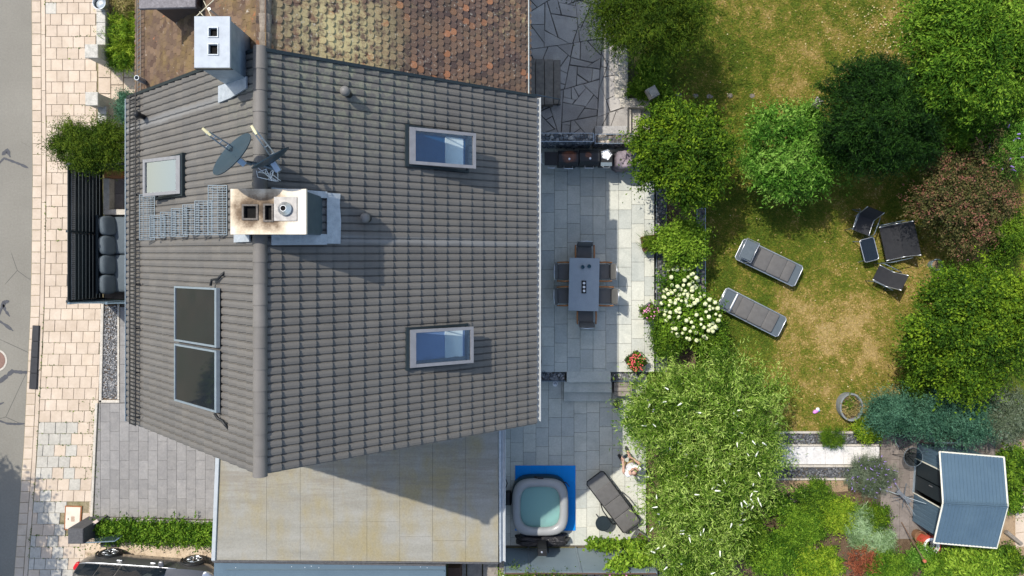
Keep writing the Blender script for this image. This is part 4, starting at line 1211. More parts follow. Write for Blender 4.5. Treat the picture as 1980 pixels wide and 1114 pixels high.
# ------------------------------------------------------------------ satellite dishes on one mast
t = thing('satellite_dish_mast', 'twin dark satellite dishes on a bracket mast above the ridge', 'satellite dish', (-4.12, 1.65, 9.7))
MB().tube([(-4.12, 1.65, 9.5), (-4.12, 1.65, 10.44)], .03, 10).build('mast', MT['steel'], t, True)
MB().tube([(-4.37, 1.69, 10.4), (-4.12, 1.65, 10.4), (-3.82, 1.54, 10.4)], .028, 8).build('crossbar', MT['steel'], t, True)
dish_m = mat('dark_slate_dish', (.028, .05, .066), (.022, .04, .054), 5, .45)
def dish(c, az, el, dia, arm):
    n = Vector((math.cos(az) * math.cos(el), math.sin(az) * math.cos(el), math.sin(el)))
    u = Vector((-math.sin(az), math.cos(az), 0)); v = n.cross(u)
    M = Matrix((u, v, n)).transposed()
    D = part_empty('dish', t); mb = MB(); rr_ = dia / 2; dep = .075
    prof = [(rr_ * f, dep * f * f) for f in (1, .85, .68, .5, .32, .15, .02)]
    prof_b = [(rr_ * f, dep * f * f - .015) for f in (.02, .3, .6, .85, .985)]
    full = prof + [(.02 * rr_, -.012)] + prof_b + [prof[0]]
    vs = []; nn = 32
    for r0, z0 in full:
        for k in range(nn):
            a = 2 * math.pi * k / nn; p = M @ Vector((r0 * math.cos(a), r0 * math.sin(a) * 1.06, z0)); vs.append(Vector(c) + p)
    mb.add(vs, [(i * nn + k, (i + 1) * nn + k, (i + 1) * nn + (k + 1) % nn, i * nn + (k + 1) % nn) for i in range(len(full) - 1) for k in range(nn)])
    mb.build('reflector', dish_m, D, True, angle=R(50))
    down = -v if v.z > 0 else v
    b0 = Vector(c) + down * (rr_ * .9) - n * .02; tip = Vector(c) + n * arm + down * (rr_ * .35)
    mb = MB()
    for s_ in (-1, 1): mb.tube([b0 + u * .045 * s_, tip + u * .025 * s_], .012, 6)
    for f in (.25, .5, .75): mb.tube([b0.lerp(tip, f) - u * .04, b0.lerp(tip, f) + u * .04], .008, 5)
    mb.build('feed_arm', MT['alu_blue'], D)
    mb = MB(); hd = (Vector(c) - tip).normalized(); mb.tube([tip - hd * .10, tip - hd * .03, tip + hd * .06], [.022, .026, .022], 10); mb.build('feed_horn', mat('cream_feed_horn', (.66, .60, .36), (.58, .52, .30), 9, .6) if 'cream_feed_horn' not in bpy.data.materials else bpy.data.materials['cream_feed_horn'], D, True, angle=R(40))
    back = Vector(c) - n * .10
    MB().obox(back, (.045, .05, .08), M).build('bracket', MT['alu_blue'], D)
    MB().tube([back, (c[0] * .5 - 4.12 * .5, 1.65, 10.4)], .022, 7).build('bracket_arm', MT['steel'], D)
dish((-4.46, 1.74, 10.63), math.atan2(.70, -.72), R(38), .86, .52)
dish((-3.87, 1.67, 10.60), math.atan2(.86, -.5), R(14), .68, .55)
mb = MB(); rk = random.Random(9)
for k in range(9):
    a = Vector((-4.21 + rk.uniform(0, .37), 1.59 + rk.uniform(-.05, .05), 10.4)); b = Vector((-4.03 + rk.uniform(-.1, .2), 1.50 + rk.uniform(-.1, .05), 10.12)); m = (a + b) / 2 + Vector((rk.uniform(-.12, .12), rk.uniform(-.12, .06), rk.uniform(0, .15)))
    mb.tube([a, m, b], .006, 5)
props(mb.build('cable', MT['white'], t), kind='stuff')

# ================================================================== NEIGHBOUR HOUSE (top)
NB = thing('neighbour_house', 'old house with mossy brown beaver tail clay tile roof', 'house', (-4.5, 7, 0))
ZN = 9.695
def npt(d, y_, side, lift=0.0):           # d: horizontal distance from the ridge
    pt = ptR if side > 0 else ptL
    n = nR if side > 0 else nL
    return Vector((XR_ + d * (1 if side > 0 else -1), y_, ZN - d * math.tan(pt))) + n * lift
DR_, DL_ = 4.65, 4.02
mb = MB()
for side, D in ((1, DR_), (-1, DL_)):
    q = [npt(0, 3.62, side, -.05), npt(D, 3.62, side, -.05), npt(D, 12, side, -.05), npt(0, 12, side, -.05)]
    mb.face(*(q if side > 0 else q[::-1]))
NROOF = mb.build('roof', MT['bark'], NB)
mb = MB()
f = [(-8.05, 3.72, 0), (-.05, 3.72, 0), (-.05, 3.72, 5.7), (XR_, 3.72, 9.35), (-8.05, 3.72, 6.3)]; mb.face(*f)
mb.face((-.05, 3.72, 0), (-.05, 12, 0), (-.05, 12, 5.7), (-.05, 3.72, 5.7)); mb.face((-8.05, 12, 0), (-8.05, 3.72, 0), (-8.05, 3.72, 6.3), (-8.05, 12, 6.3)); mb.face(*[(x, 12, z) for x, y_, z in f[::-1]])
mb.build('wall', MT['plaster'], NB)
wb, lb = .143, .165
def beaver(Lx):
    a = [(-.12, -wb / 2 + .002), (Lx - .05, -wb / 2 + .002)]
    for k in range(7):
        th = -math.pi / 2 + math.pi * k / 6; a.append((Lx - .045 + .055 * math.cos(th), (wb / 2 - .002) * math.sin(th)))
    a += [(Lx - .05, wb / 2 - .002), (-.12, wb / 2 - .002)]
    a = [a[0]] + a[2:9] + [a[-1]]
    n = len(a); V = [(x, y_, .006 + .042 * (x + .12) / (Lx + .12)) for x, y_ in a] + [(x, y_, -.014 + .042 * (x + .12) / (Lx + .12)) for x, y_ in a]
    F = [tuple(range(n))] + [(n + i, n + i + 1, i + 1, i) for i in range(1, n - 2)]
    return V, F
Vb, Fb = beaver(lb)
bme = bpy.data.meshes.new('clay_tile'); bme.from_pydata(Vb, [], Fb); bme.materials.append(MT['clay']); bme.update()
cs, sn = math.cos(ptR), math.sin(ptR)
nind = 0; inst = []
for side in (1, -1):
    pt = ptR if side > 0 else ptL; D = DR_ if side > 0 else DL_
    nc = int(D / math.cos(pt) / lb)
    for c in range(nc + 1):
        d = c * lb * math.cos(pt)
        lim = ytop(min(1, d / 4.88), side) + (-.02)
        smax = 512 / s_at(ZN - d * math.tan(pt)) + .5
        k = 0; y_ = lim + (wb / 2 if c % 2 else 0)
        while y_ < smax:
            inst.append((side, d, y_)); y_ += wb
vis = [i for i, (s_, d, y_) in enumerate(inst) if s_ > 0 and d > .12 and 512 - y_ * s_at(ZN - d * math.tan(ptR)) > 2]
ind = set(vis[:300])
VV = []; TT = []; loops = []; starts = []; tot = []; base = 0; VV2 = []; 
fieldR = MB(); fieldL = MB(); tR = []; tL = []
for i, (side, d, y_) in enumerate(inst):
    p = npt(d, y_, side); j1, j2, j3 = rr.gauss(0, .012), rr.gauss(0, .014), rr.gauss(0, .02)
    if i in ind:
        piece('clay_tile', bme, NROOF, p, (j1, ptR + j2, j3))
    else:
        pt = (ptR if side > 0 else ptL) + j2; c_, s_ = math.cos(pt), math.sin(pt)
        vs = []
        for (x, y2, z) in Vb:
            x, y2 = x - y2 * j3, y2 + x * j3; z += y2 * j1
            X, Z = x * c_ + z * s_, -x * s_ + z * c_
            vs.append((p.x + X * side, p.y + y2, p.z + Z))
        if side > 0: fieldR.add(vs, Fb); tR += [rr.random()] * len(vs)
        else: fieldL.add(vs, [f[::-1] for f in Fb]); tL += [rr.random()] * len(vs)
for fb, tt, m in ((fieldR, tR, MT['clay']), (fieldL, tL, MT['clay_left'])):
    me = fb.mesh('clay_tile_field', m, parent=NROOF)
    a = me.attributes.new('tint', 'FLOAT', 'POINT'); a.data.foreach_set('value', np.array(tt, np.float32))
    o = bpy.data.objects.new('clay_tile_field', me); link(o, NROOF); o['kind'] = 'stuff'
oldridge = mat('old_lichen_ridge', (.27, .23, .18), (.14, .115, .09), 9, .95, bump=.8, bscale=25, bdist=.02, rnd=.2)
for k in range(6):
    y0 = 3.69 + k * .33
    mb = MB(); n = 8; mb.V = []
    for yy, ex in ((y0, .0), (y0 + .36, .02)):
        for i in range(n):
            a = math.pi * i / (n - 1); mb.V.append((XR_ + .02 + (.11 + ex) * math.cos(a), yy, ZN - .03 + (.09 + ex) * math.sin(a)))
    mb.F = [(i, n + i, n + i + 1, i + 1) for i in range(n - 1)]; mb.build('ridge_tile', oldridge, NROOF, True)
gutter('gutter', XR_ + DR_ + .05, ZN - DR_ * math.tan(ptR) - .02, 3.94, 11, .05, NB, mat('pale_old_gutter', (.55, .60, .58), (.42, .48, .47), 8, .5, .3))
gutter('gutter', XR_ - DL_ - .05, ZN - DL_ * math.tan(ptL) - .02, 3.80, 11, .05, NB, MT['anthracite'])
LG = part_empty('snow_ladder', NB)
for dd, zz in ((3.92, .10), (3.73, .13)):
    p, q = npt(dd, 3.8, -1, zz), npt(dd, 8, -1, zz); MB().tube([p, q], .012, 5).build('rail', MT['greywood'], LG)
for k in range(30):
    y_ = 3.84 + k * .098; MB().tube([npt(3.92, y_, -1, .10), npt(3.73, y_, -1, .13)], .008, 4).build('rung', MT['steel'], LG)
# dormer at the top edge, its pipe, the white aerial
DM = part_empty('dormer', NB)
a, b = W2(268, 17, 8.59), W2(378, 17, 8.59)
MB().prism([(a[0], a[1]), (b[0], b[1] + .03), (b[0], b[1] + 2.2), (a[0], a[1] + 2.2)], 8.52, 8.59, .01).build('flat_roof', mat('grey_dormer_felt', (.14, .13, .135), (.18, .17, .175), 10, .7, fine=.3, fscale=25), DM)
MB().box(a[0] + .15, a[1] + .12, 6.2, b[0] - .02, a[1] + 2.0, 8.52).build('cheek', mat('dark_dormer_cladding', (.10, .07, .055), (.07, .05, .04), 9, .9), DM)
p = npt(3.73, 4.03, -1)
mb = MB(); mb.lathe([(.055, -.1), (.055, .42), (.04, .42), (.04, .3)], tuple(p), 14, cap=False); mb.build('soil_pipe', MT['lead'], NB, True, angle=R(40))
AE = thing('tv_aerial', 'white rod television aerial on the old clay roof', 'aerial', tuple(npt(.80, 4.36, -1)))
p = npt(.80, 4.36, -1)
MB().tube([p, (p.x, p.y, p.z + 1.0)], .02, 6).build('mast', MT['alu'], AE)
for a, b in (((-.22, -.12, .98), (.14, .22, .98)), ((-.12, .16, .94), (.02, -.13, .94)), ((-.2, -.02, .92), (-.06, -.18, .92))):
    MB().tube([(p.x + a[0], p.y + a[1], p.z + a[2]), (p.x + b[0], p.y + b[1], p.z + b[2])], .008, 5).build('rod', mat('cream_rod', (.55, .50, .36)) if 'cream_rod' not in bpy.data.materials else bpy.data.materials['cream_rod'], AE)

# ================================================================== GARAGE, CARPORT
GZ = 2.6
GA = thing('garage', 'flat roofed garage with pale stained felt roof below the gable', 'garage', (-4.2, -6, 0))
gp = [W2(428, 880, GZ), W2(963, 855, GZ), W2(964, 1087, GZ), W2(415, 1083, GZ)]
gp = [(gp[0][0], -3.45), (gp[1][0], -3.45), gp[2], gp[3]]
MB().prism(inset(ccw(gp), .12), 0, GZ - .12).build('wall', MT['plaster'], GA)
MB().prism(gp, GZ - .12, GZ - .012).build('deck', MT['black'], GA)
xs_ = [gp[0][0] + .1 + k * .923 for k in range(9)]
FR = part_empty('felt_roof', GA)
edges = [-8.30] + [(x - CX) / s_at(GZ) for x in (515.5, 580.5, 645.5, 709.5, 773, 836.5, 900.5)] + [-.38]
rf = random.Random(12)
for i in range(8):
    q = clip_poly([(edges[i], -9), (edges[i + 1], -9), (edges[i + 1], -3.4), (edges[i], -3.4)], ccw(gp))
    if not q: continue
    # each run of felt laps the next one and has a cross joint
    cut = rf.uniform(-7.7, -6.9) if i in (2, 3, 4, 5, 6) else None
    parts_ = [q] if cut is None else [clip_half(q, 0, 1, cut), clip_half(q, 0, -1, -cut)]
    for kk, pp in enumerate(parts_):
        if len(pp) > 2: MB().prism(inset(ccw(pp), .0022), GZ - .012, GZ + .002 * (i % 2) + .001 * kk, .002).build('felt_strip', MT['felt'], FR)
def rail_(name, a, b, w, z0, z1, m, parent):
    a, b = Vector((*a, 0)), Vector((*b, 0)); d = (b - a).normalized(); n = Vector((-d.y, d.x, 0)) * w / 2
    q = [a - n, b - n, b + n, a + n]
    return MB().prism([(p.x, p.y) for p in q], z0, z1, .008).build(name, m, parent)
edge_m = mat('pale_blue_edge_trim', (.38, .405, .41), (.32, .345, .35), 6, .5, .1)
rail_('edge_trim', (gp[0][0] - .02, -3.5), (gp[3][0] - .02, gp[3][1]), .11, GZ - .16, GZ + .05, edge_m, GA)
rail_('edge_trim', (gp[3][0] - .06, gp[3][1] - .02), (gp[2][0], gp[2][1] - .02), .05, GZ - .16, GZ + .03, MT['darkstone'], GA)
rail_('gutter', (gp[1][0] + .05, -3.45), (gp[2][0] + .05, gp[2][1]), .05, GZ - .12, GZ + .03, MT['lead'], GA)
gutter('gutter', gp[1][0] + .14, GZ - .02, gp[2][1], -3.45, .06, GA, gutm)
CP = thing('carport', 'dark blue metal carport roof beside the garage at the lower edge', 'carport', (-5, -9.9, 0))
cz = 2.48
cp = [W2(414, 1088, cz), W2(862, 1094.5, cz), W2(862, 1330, cz), W2(405, 1330, cz)]
MB().prism(cp, cz - .10, cz, .01).build('roof_sheet', MT['bluegrey'], CP)
for k in range(4):
    y_ = cp[0][1] - .22 - k * .42
    MB().box(cp[0][0] + .32, y_ - .02, cz, cp[1][0] - .05, y_ + .02, cz + .035).build('seam', MT['bluegrey'], CP)
rail_('roof_edge', (cp[0][0], cp[0][1] + .03), (cp[1][0], cp[1][1] + .03), .05, cz - .12, cz + .04, MT['darkstone'], CP)
for x in (-8.2, -5, -2.1):
    for y_ in (-8.9, -11.5): MB().box(x - .05, y_ - .05, 0, x + .05, y_ + .05, cz - .1).build('post', MT['anthracite'], CP)
sc_ = MB().lathe([(.012, 0), (.012, .006), (.002, .009)], (0, 0, 0), 6).mesh('screw', MT['alu'])
for k in range(18):
    piece('screw', sc_, CP, (cp[0][0] + .3 + rf.uniform(0, 6), cp[0][1] - .12 - .42 * (k % 2) + rf.uniform(-.03, .03), cz + .001))

# ================================================================== PATIOS
PZ = .5
UP = MB().prism([(.1, -3.33), (4.41, -3.33), (4.41, 3.95), (.1, 3.95)], -.02, PZ - .04).struct('upper_patio', MT['grey_joint'])
ru = random.Random(21)
for i in range(11):
    x0 = .12 + i * .398
    off = ru.uniform(0, .59); y0 = -3.33 - off
    while y0 < 3.95:
        y1 = y0 + .592
        a, b = max(y0, -3.325), min(y1, 3.94)
        if b - a > .08 and x0 < 4.35: slab_piece('granite_slab', [(x0, a), (min(x0 + .398, 4.405), a), (min(x0 + .398, 4.405), b), (x0, b)], PZ - .05, PZ, UP, MT['granite'], .0035, .004, .0015)
        y0 = y1
LP = MB().prism([(-.5, -8.95), (4.3, -8.95), (4.3, -3.3), (-.5, -3.3)], -.06, -.012).struct('lower_patio', MT['grey_joint'])
for i in range(12):
    x0 = -.45 + i * .403
    y0 = -8.9 - ru.uniform(0, .59)
    while y0 < -3.6:
        a, b = max(y0, -8.9), min(y0 + .60, -3.62)
        if b - a > .08 and x0 < 4.2: slab_piece('granite_slab', [(x0, a), (min(x0 + .403, 4.25), a), (min(x0 + .403, 4.25), b), (x0, b)], -.05, 0, LP, MT['granite'], .0035, .004, .0015)
        y0 += .60
ST = thing('patio_steps', 'three wide granite block steps between the two patio levels', 'steps', (2.35, -3.8, 0))
for (a, b, c, d, z) in ((1096, 718, 1181, 739.5, .505), (1090.5, 738, 1183, 759, .34), (1090, 757, 1182.5, 776, .17)):
    P, q = W2(a, b, z), W2(c, d, z)
    yb = q[1] + (.0 if z < .2 else -.0)
    MB().prism([(P[0], q[1]), (q[0], q[1]), (q[0], P[1]), (P[0], P[1])], -.01, z, .012).build('step', MT['granite'], ST)
for (a, c) in ((.3, 1.66), (3.08, 4.2)):
    GR = MB().prism([(a, -3.60), (c, -3.60), (c, -3.34), (a, -3.34)], -.01, .34).struct('gravel_strip', MT['grey_joint'])
    stones_in([(a + .02, -3.59), (c - .02, -3.59), (c - .02, -3.35), (a + .02, -3.35)], 230, .02, .045, .36, 31 + int(a), MT['stones'], 'pebbles', GR)
    MB().box(a, -3.625, 0, c, -3.602, .45).build('edging_strip', MT['steel'], GR)
x, y_, _ = W(1051, 721, .5)
MB().lathe([(.06, 0), (.065, .16), (.055, .16), (.05, .03)], (x, y_, .37), 16).solo('glass_jar', MT['steel'], 'small grey candle jar on the pebble strip by the house', 'jar', smooth=True, angle=R(40))
x, y_, _ = W(1074, 743, .1)
t = thing('floor_lantern', 'small round white lamp dish on the lower patio slabs', 'lamp dish', (x, y_, 0))
MB().lathe([(.085, 0), (.085, .03), (.06, .045), (.01, .04)], (x, y_, .001), 22).build('dish', MT['white'], t, True, angle=R(35))
MB().lathe([(.05, .044), (.035, .07), (.005, .075)], (x, y_, .001), 16).build('glass', MT['alu'], t, True)

# neighbour's crazy paving
NP = MB().prism([(0, 4.0), (3.62, 4.0), (3.62, 10.5), (0, 10.5)], -.02, PZ - .035).struct('neighbour_patio', MT['crazy_joint'])
rv_ = random.Random(44)
def shatter(poly, out):
    """split a convex polygon by random straight cuts into paving stones"""
    A = area(poly)
    if A < .09 + .55 * rv_.random() ** 1.6: out.append(poly); return
    n = len(poly); k = max(range(n), key=lambda i: math.hypot(poly[i][0] - poly[i - 1][0], poly[i][1] - poly[i - 1][1]))
    p, q = poly[k - 1], poly[k]; f = rv_.uniform(.32, .68)
    m = (p[0] + (q[0] - p[0]) * f, p[1] + (q[1] - p[1]) * f)
    a = math.atan2(q[1] - p[1], q[0] - p[0]) + math.pi / 2 + rv_.gauss(0, .55)
    nx_, ny_ = -math.sin(a), math.cos(a); c = nx_ * m[0] + ny_ * m[1]
    for h in (clip_half(poly, nx_, ny_, c), clip_half(poly, -nx_, -ny_, -c)):
        if len(h) > 2 and area(h) > .004: shatter(h, out)
cells = []
shatter([(.03, 4.05), (2.6, 4.05), (3.0, 9.8), (.03, 9.8)], cells); shatter([(2.6, 4.05), (3.58, 4.05), (3.58, 9.8), (3.0, 9.8)], cells)
for poly in cells:
    poly = [(x + rv_.uniform(-.012, .012), y_ + rv_.uniform(-.012, .012)) for x, y_ in poly]
    slab_piece('paving_stone', poly, PZ - .05, PZ, NP, MT['crazy'], .011, .006, .006, .004)
# house steps of the neighbour with handrail
t = thing('door_steps', 'weathered grey plank steps at the neighbour house door', 'steps', (.7, 5.5, PZ))
for k in range(4):
    z = PZ + .62 - k * .15
    a, b = W2(1018 + k * 17.5, 113 + k, z), W2(1034.5 + k * 17.5, 204 - k, z)
    if k == 3: b = (b[0] - .05, b[1])
    MB().box(a[0], b[1], PZ - .01, b[0], a[1], z - .03).build('riser', MT['greywood'], t)
    MB().prism([(a[0], b[1]), (b[0], b[1]), (b[0], a[1]), (a[0], a[1])], z - .03, z, .006).build('tread', MT['greywood'], t)
t = thing('handrail', 'thin steel handrail beside the neighbour plank steps', 'handrail', (*W2(1082, 203, .6), PZ))
a, b, c = W(1020, 182, 1.5), W(1040, 184, 1.5), W(1082, 192, 1.3)
MB().tube([a, b, c, (c[0], c[1], PZ)], .018, 7).build('rail', MT['steel'], t, True)
# stone edge and stair down to the garden
t = thing('garden_stair', 'stone stair going down from the neighbour patio to the lawn', 'stair', (3.9, 4.6, 0))
for k in range(3):
    z = .40 - k * .14
    a, b = W2(1203 + k * 18.3, 210, z), W2(1219.5 + k * 18.3, 257, z)
    MB().prism([(a[0], b[1]), (b[0] + .02, b[1]), (b[0] + .02, a[1]), (a[0], a[1])], -.02, z, .01).build('step', MT['concrete'], t)
for (x0, y0, x1, y1) in ((1199, 190, 1262, 208), (1188.5, 120, 1214, 190)):
    a, b = W2(x0, y0, PZ), W2(x1, y1, PZ)
    MB().prism([(a[0], b[1]), (b[0], b[1]), (b[0], a[1]), (a[0], a[1])], 0, PZ + .01, .01).build('edge_slab', MT['concrete'], t)
x, y_ = W2(1262, 178, 1.0)
t = thing('stone_lantern', 'square grey stone lantern head among ivy leaves', 'stone lantern', (x, y_, 0))
MB().lathe([(.10, 0), (.08, .1), (.07, .75), (.11, .8)], (x, y_, 0), 10).build('column', MT['concrete'], t)
Mx = Matrix.Rotation(.5, 3, 'Z'); MB().obox((x, y_, .90), (.16, .16, .09), Mx).obox((x, y_, 1.02), (.11, .11, .03), Mx).build('head', MT['concrete'], t)

# ------------------------------------------------------------------ gabion walls
def gabion(label, x0, y0, x1, y1, z0, z1, n, seed, m, wire=True, r=(.04, .075)):
    t = thing('gabion_wall', label, 'gabion wall', ((x0 + x1) / 2, (y0 + y1) / 2, z0))
    MB().box(x0 + .03, y0 + .03, z0, x1 - .03, y1 - .03, z1 - .07).build('core', MT['darkstone'], t)
    rg_ = np.random.default_rng(seed)
    pos = []
    ar = [(x1 - x0) * (y1 - y0), (x1 - x0) * (z1 - z0), (x1 - x0) * (z1 - z0), (y1 - y0) * (z1 - z0), (y1 - y0) * (z1 - z0)]
    ar = np.array(ar) / sum(ar)
    for k in range(n):
        f = rg_.choice(5, p=ar); x, y_, z = rg_.uniform(x0 + .04, x1 - .04), rg_.uniform(y0 + .04, y1 - .04), rg_.uniform(z0 + .03, z1 - .06)
        if f == 0: z = z1 - .06
        elif f == 1: y_ = y0 + .045
        elif f == 2: y_ = y1 - .045
        elif f == 3: x = x0 + .045
        else: x = x1 - .045
        pos.append((x, y_, z))
    me = rock_mesh('stone_fill', to_local(np.array(pos), t), rg_.uniform(r[0], r[1], n), m, seed, .85)
    o = bpy.data.objects.new('stone_fill', me); link(o, t); o['kind'] = 'stuff'
    mb = MB()
    for (a, b) in (((x0, y0), (x1, y0)), ((x1, y0), (x1, y1)), ((x1, y1), (x0, y1)), ((x0, y1), (x0, y0))):
        mb.tube([(*a, z1), (*b, z1)], .009, 4); mb.tube([(*a, z0), (*a, z1)], .009, 4)
    mb.build('basket_edge', MT['alu_blue'], t)
    mb = MB()
    nz = max(2, int((z1 - z0) / .11)); nx = max(2, int((x1 - x0) / .11)); ny = max(2, int((y1 - y0) / .11))
    if wire:
        for k in range(1, nz):
            z = z0 + (z1 - z0) * k / nz; mb.tube([(x0, y0, z), (x1, y0, z)], .004, 3); mb.tube([(x1, y0, z), (x1, y1, z)], .004, 3); mb.tube([(x0, y1, z), (x0, y0, z)], .004, 3)
        for k in range(1, nx):
            x = x0 + (x1 - x0) * k / nx; mb.tube([(x, y0, z0), (x, y0, z1), (x, y1, z1)], .004, 3)
        for k in range(1, ny):
            y_ = y0 + (y1 - y0) * k / ny; mb.tube([(x0, y_, z1), (x1, y_, z1)], .004, 3)
        props(mb.build('wire_mesh', MT['steel'], t), kind='stuff')
    return t
a, b = W2(1041, 257.5, 1.72), W2(1147.5, 273.5, 1.72)
gabion('tall stone filled gabion wall behind the first grill', a[0], b[1], b[0], a[1], .46, 1.72, 520, 1, MT['stones'])
a, b = W2(1150.5, 259.5, 1.45), W2(1275, 277, 1.45)
gabion('stone filled gabion wall behind the covered grill', a[0], b[1], b[0], a[1], .02, 1.45, 620, 2, MT['stones_warm'])
a, b = W2(1150.5, 243.5, 1.1), W2(1213, 259, 1.1)
MB().prism([(a[0], b[1]), (b[0], b[1]), (b[0], a[1]), (a[0], a[1])], .46, 1.1, .015).solo('granite_block', mat('speckled_granite_block', (.40, .39, .37), (.30, .29, .28), 9, .85, bump=.4, bscale=35, fine=.35, fscale=45), 'long speckled granite block behind the gabion wall', 'granite block')
gabion('low gabion edging between the patio and the shrub bed', 4.47, -3.3, 4.77, 2.35, 0, .52, 760, 3, MT['stones'], r=(.035, .06))
gabion('low gabion edging between the shrub bed and the lawn', 5.74, -1.4, 6.0, 1.75, 0, .46, 420, 4, MT['stones_warm'], r=(.035, .06))
MB().prism([(4.78, -3.4), (5.73, -3.4), (5.73, 4.1), (4.78, 4.1)], -.02, .34).struct('shrub_bed', MT['soil'])

# ================================================================== LAWN AND GARDEN GROUND
def dryness(x, y):
    px_, py_ = CX + x * 61, CY - y * 61
    d = .39 + (vnoise(x, y, 1, .55) - .5) * .45 + (vnoise(x, y, 2, 1.5) - .5) * .42 + (vnoise(x, y, 3, 4.0) - .5) * .46 + (vnoise(x, y, 4, 9.0) - .5) * .42
    for (cx, cy, rad, w) in ((1640, 660, 150, .34), (1700, 560, 120, .22), (1560, 130, 130, .40), (1640, 60, 130, .2), (1350, 170, 130, -.35), (1440, 60, 80, -.2), (1420, 640, 90, -.22), (1500, 560, 90, -.12), (1560, 790, 90, -.22), (1470, 420, 90, -.15), (1660, 740, 120, .2), (1510, 190, 70, .3), (1380, 260, 110, -.1), (1510, 570, 40, .15)):
        d = d + .52 * w * np.exp(-((px_ - cx) ** 2 + (py_ - cy) ** 2) / (2 * (rad * .62) ** 2))
    return np.clip(d, 0, 1)
LX0, LX1, LY0, LY1 = 4.2, 17.4, -5.32, 10.5
nx, ny = 120, 140
gx, gy = np.meshgrid(np.linspace(LX0, LX1, nx), np.linspace(LY0, LY1, ny))
Vg = np.stack([gx.ravel(), gy.ravel(), np.zeros(nx * ny)], 1)
qi = (np.arange(ny - 1)[:, None] * nx + np.arange(nx - 1)[None]).ravel()
lw = props(link(bpy.data.objects.new('lawn', mesh_np('lawn', Vg, np.stack([qi, qi + 1, qi + nx + 1, qi + nx], 1), MT['lawn'], dryness(Vg[:, 0], Vg[:, 1])))), kind='structure')
nb = 170000
r_ = np.random.default_rng(8)
bx_, by_ = r_.uniform(5.0, 14.5, nb), r_.uniform(-5.3, 9.0, nb)
dr = dryness(bx_, by_)
keep = r_.random(nb) < (1.05 - .5 * dr); bx_, by_, dr = bx_[keep], by_[keep], dr[keep]; nb = len(bx_)
hh = r_.uniform(.02, .06, nb) * (1.2 - .6 * dr); an = r_.random(nb) * 6.28; ln = r_.uniform(.3, 1.0, nb) * .08
w_ = r_.uniform(.008, .018, nb)
B0 = np.stack([bx_, by_, np.full(nb, .0)], 1); dx_ = np.stack([np.cos(an), np.sin(an), np.zeros(nb)], 1); sx_ = np.stack([-np.sin(an), np.cos(an), np.zeros(nb)], 1)
T0 = B0 + dx_ * ln[:, None] * 1.2; T0[:, 2] = hh
Vb_ = np.stack([B0 - sx_ * w_[:, None], B0 + sx_ * w_[:, None], T0], 1).reshape(-1, 3)
props(link(bpy.data.objects.new('grass', mesh_np('grass', Vb_, None, MT['blade'], np.repeat(np.clip(dr + r_.normal(0, .24, nb), 0, 1), 3), tris=np.arange(nb * 3).reshape(-1, 3)))), 'short dry grass of the lawn', 'grass', kind='stuff')
nl = 620
lx = np.concatenate([r_.normal(W2(1705, 60)[0], .8, 330), r_.uniform(5.5, 14.0, nl - 330)]); ly = np.concatenate([r_.normal(W2(1705, 60)[1], .75, 330), r_.uniform(-5.2, 8.5, nl - 330)])
an = r_.random(nl) * 6.28; sz = r_.uniform(.008, .022, nl); ex = np.stack([np.cos(an), np.sin(an), np.zeros(nl)], 1) * sz[:, None] * 1.6; ey = np.stack([-np.sin(an), np.cos(an), np.zeros(nl)], 1) * sz[:, None]
c0 = np.stack([lx, ly, r_.uniform(.04, .07, nl)], 1); Vl = np.stack([c0 - ex, c0 - ey, c0 + ex, c0 + ey], 1).reshape(-1, 3)
props(link(bpy.data.objects.new('fallen_leaves', mesh_np('fallen_leaves', Vl, np.arange(nl * 4).reshape(-1, 4), leaf_mat('fallen_leaf', (.22, .15, .05), (.42, .33, .14), (.60, .52, .32)), np.repeat(r_.random(nl), 4)))), 'small dry leaves scattered over the lawn', 'leaves', kind='stuff')
MB().face((4.2, -14, -.012), (17.4, -14, -.012), (17.4, -5.34, -.012), (4.2, -5.34, -.012)).struct('garden_soil', MT['soil'])
# path to the shed with slate strips and kerbs
GP = MB().face(*[(*W2(x, y_), -.006) for x, y_ in ((1480, 838), (1700, 838), (1700, 926), (1480, 926))]).struct('garden_path', MT['grey_joint'])
for k in range(6):
    x0 = 1490 + k * 35
    slab_piece('path_slab', [W2(x0, 863), W2(x0 + 34.7, 863 + .2), W2(x0 + 34.7, 897.5), W2(x0, 897.5)], -.04, .03, GP, MT['path'], .002, .003, .0015)
for k in range(5):
    x0 = 1488 + k * 42
    for (y0, y1, xe) in ((833.5, 837.5, 1650), (858.5, 862, 1702), (898.5, 902.5, 1702), (924, 927.5, 1650)):
        if x0 < xe: MB().prism([W2(x0, y0), W2(min(x0 + 41.5, xe), y0), W2(min(x0 + 41.5, xe), y1), W2(x0, y1)], -.03, .07, .006).build('kerb_stone', MT['concrete'], GP)
stones_in([W2(1490, 838.5), W2(1700, 838.5), W2(1700, 858), W2(1490, 858)], 900, .015, .04, .0, 51, MT['stones_dark'], 'slate_chippings', GP)
stones_in([W2(1490, 903), W2(1690, 903), W2(1690, 923.5), W2(1490, 923.5)], 900, .015, .04, .0, 52, MT['stones_dark'], 'slate_chippings', GP)
TE = MB().face(*[(*W2(x, y_), -.004) for x, y_ in ((1688, 834), (1960, 834), (1960, 1040), (1688, 1040))]).struct('shed_terrace', MT['drive_joint'])
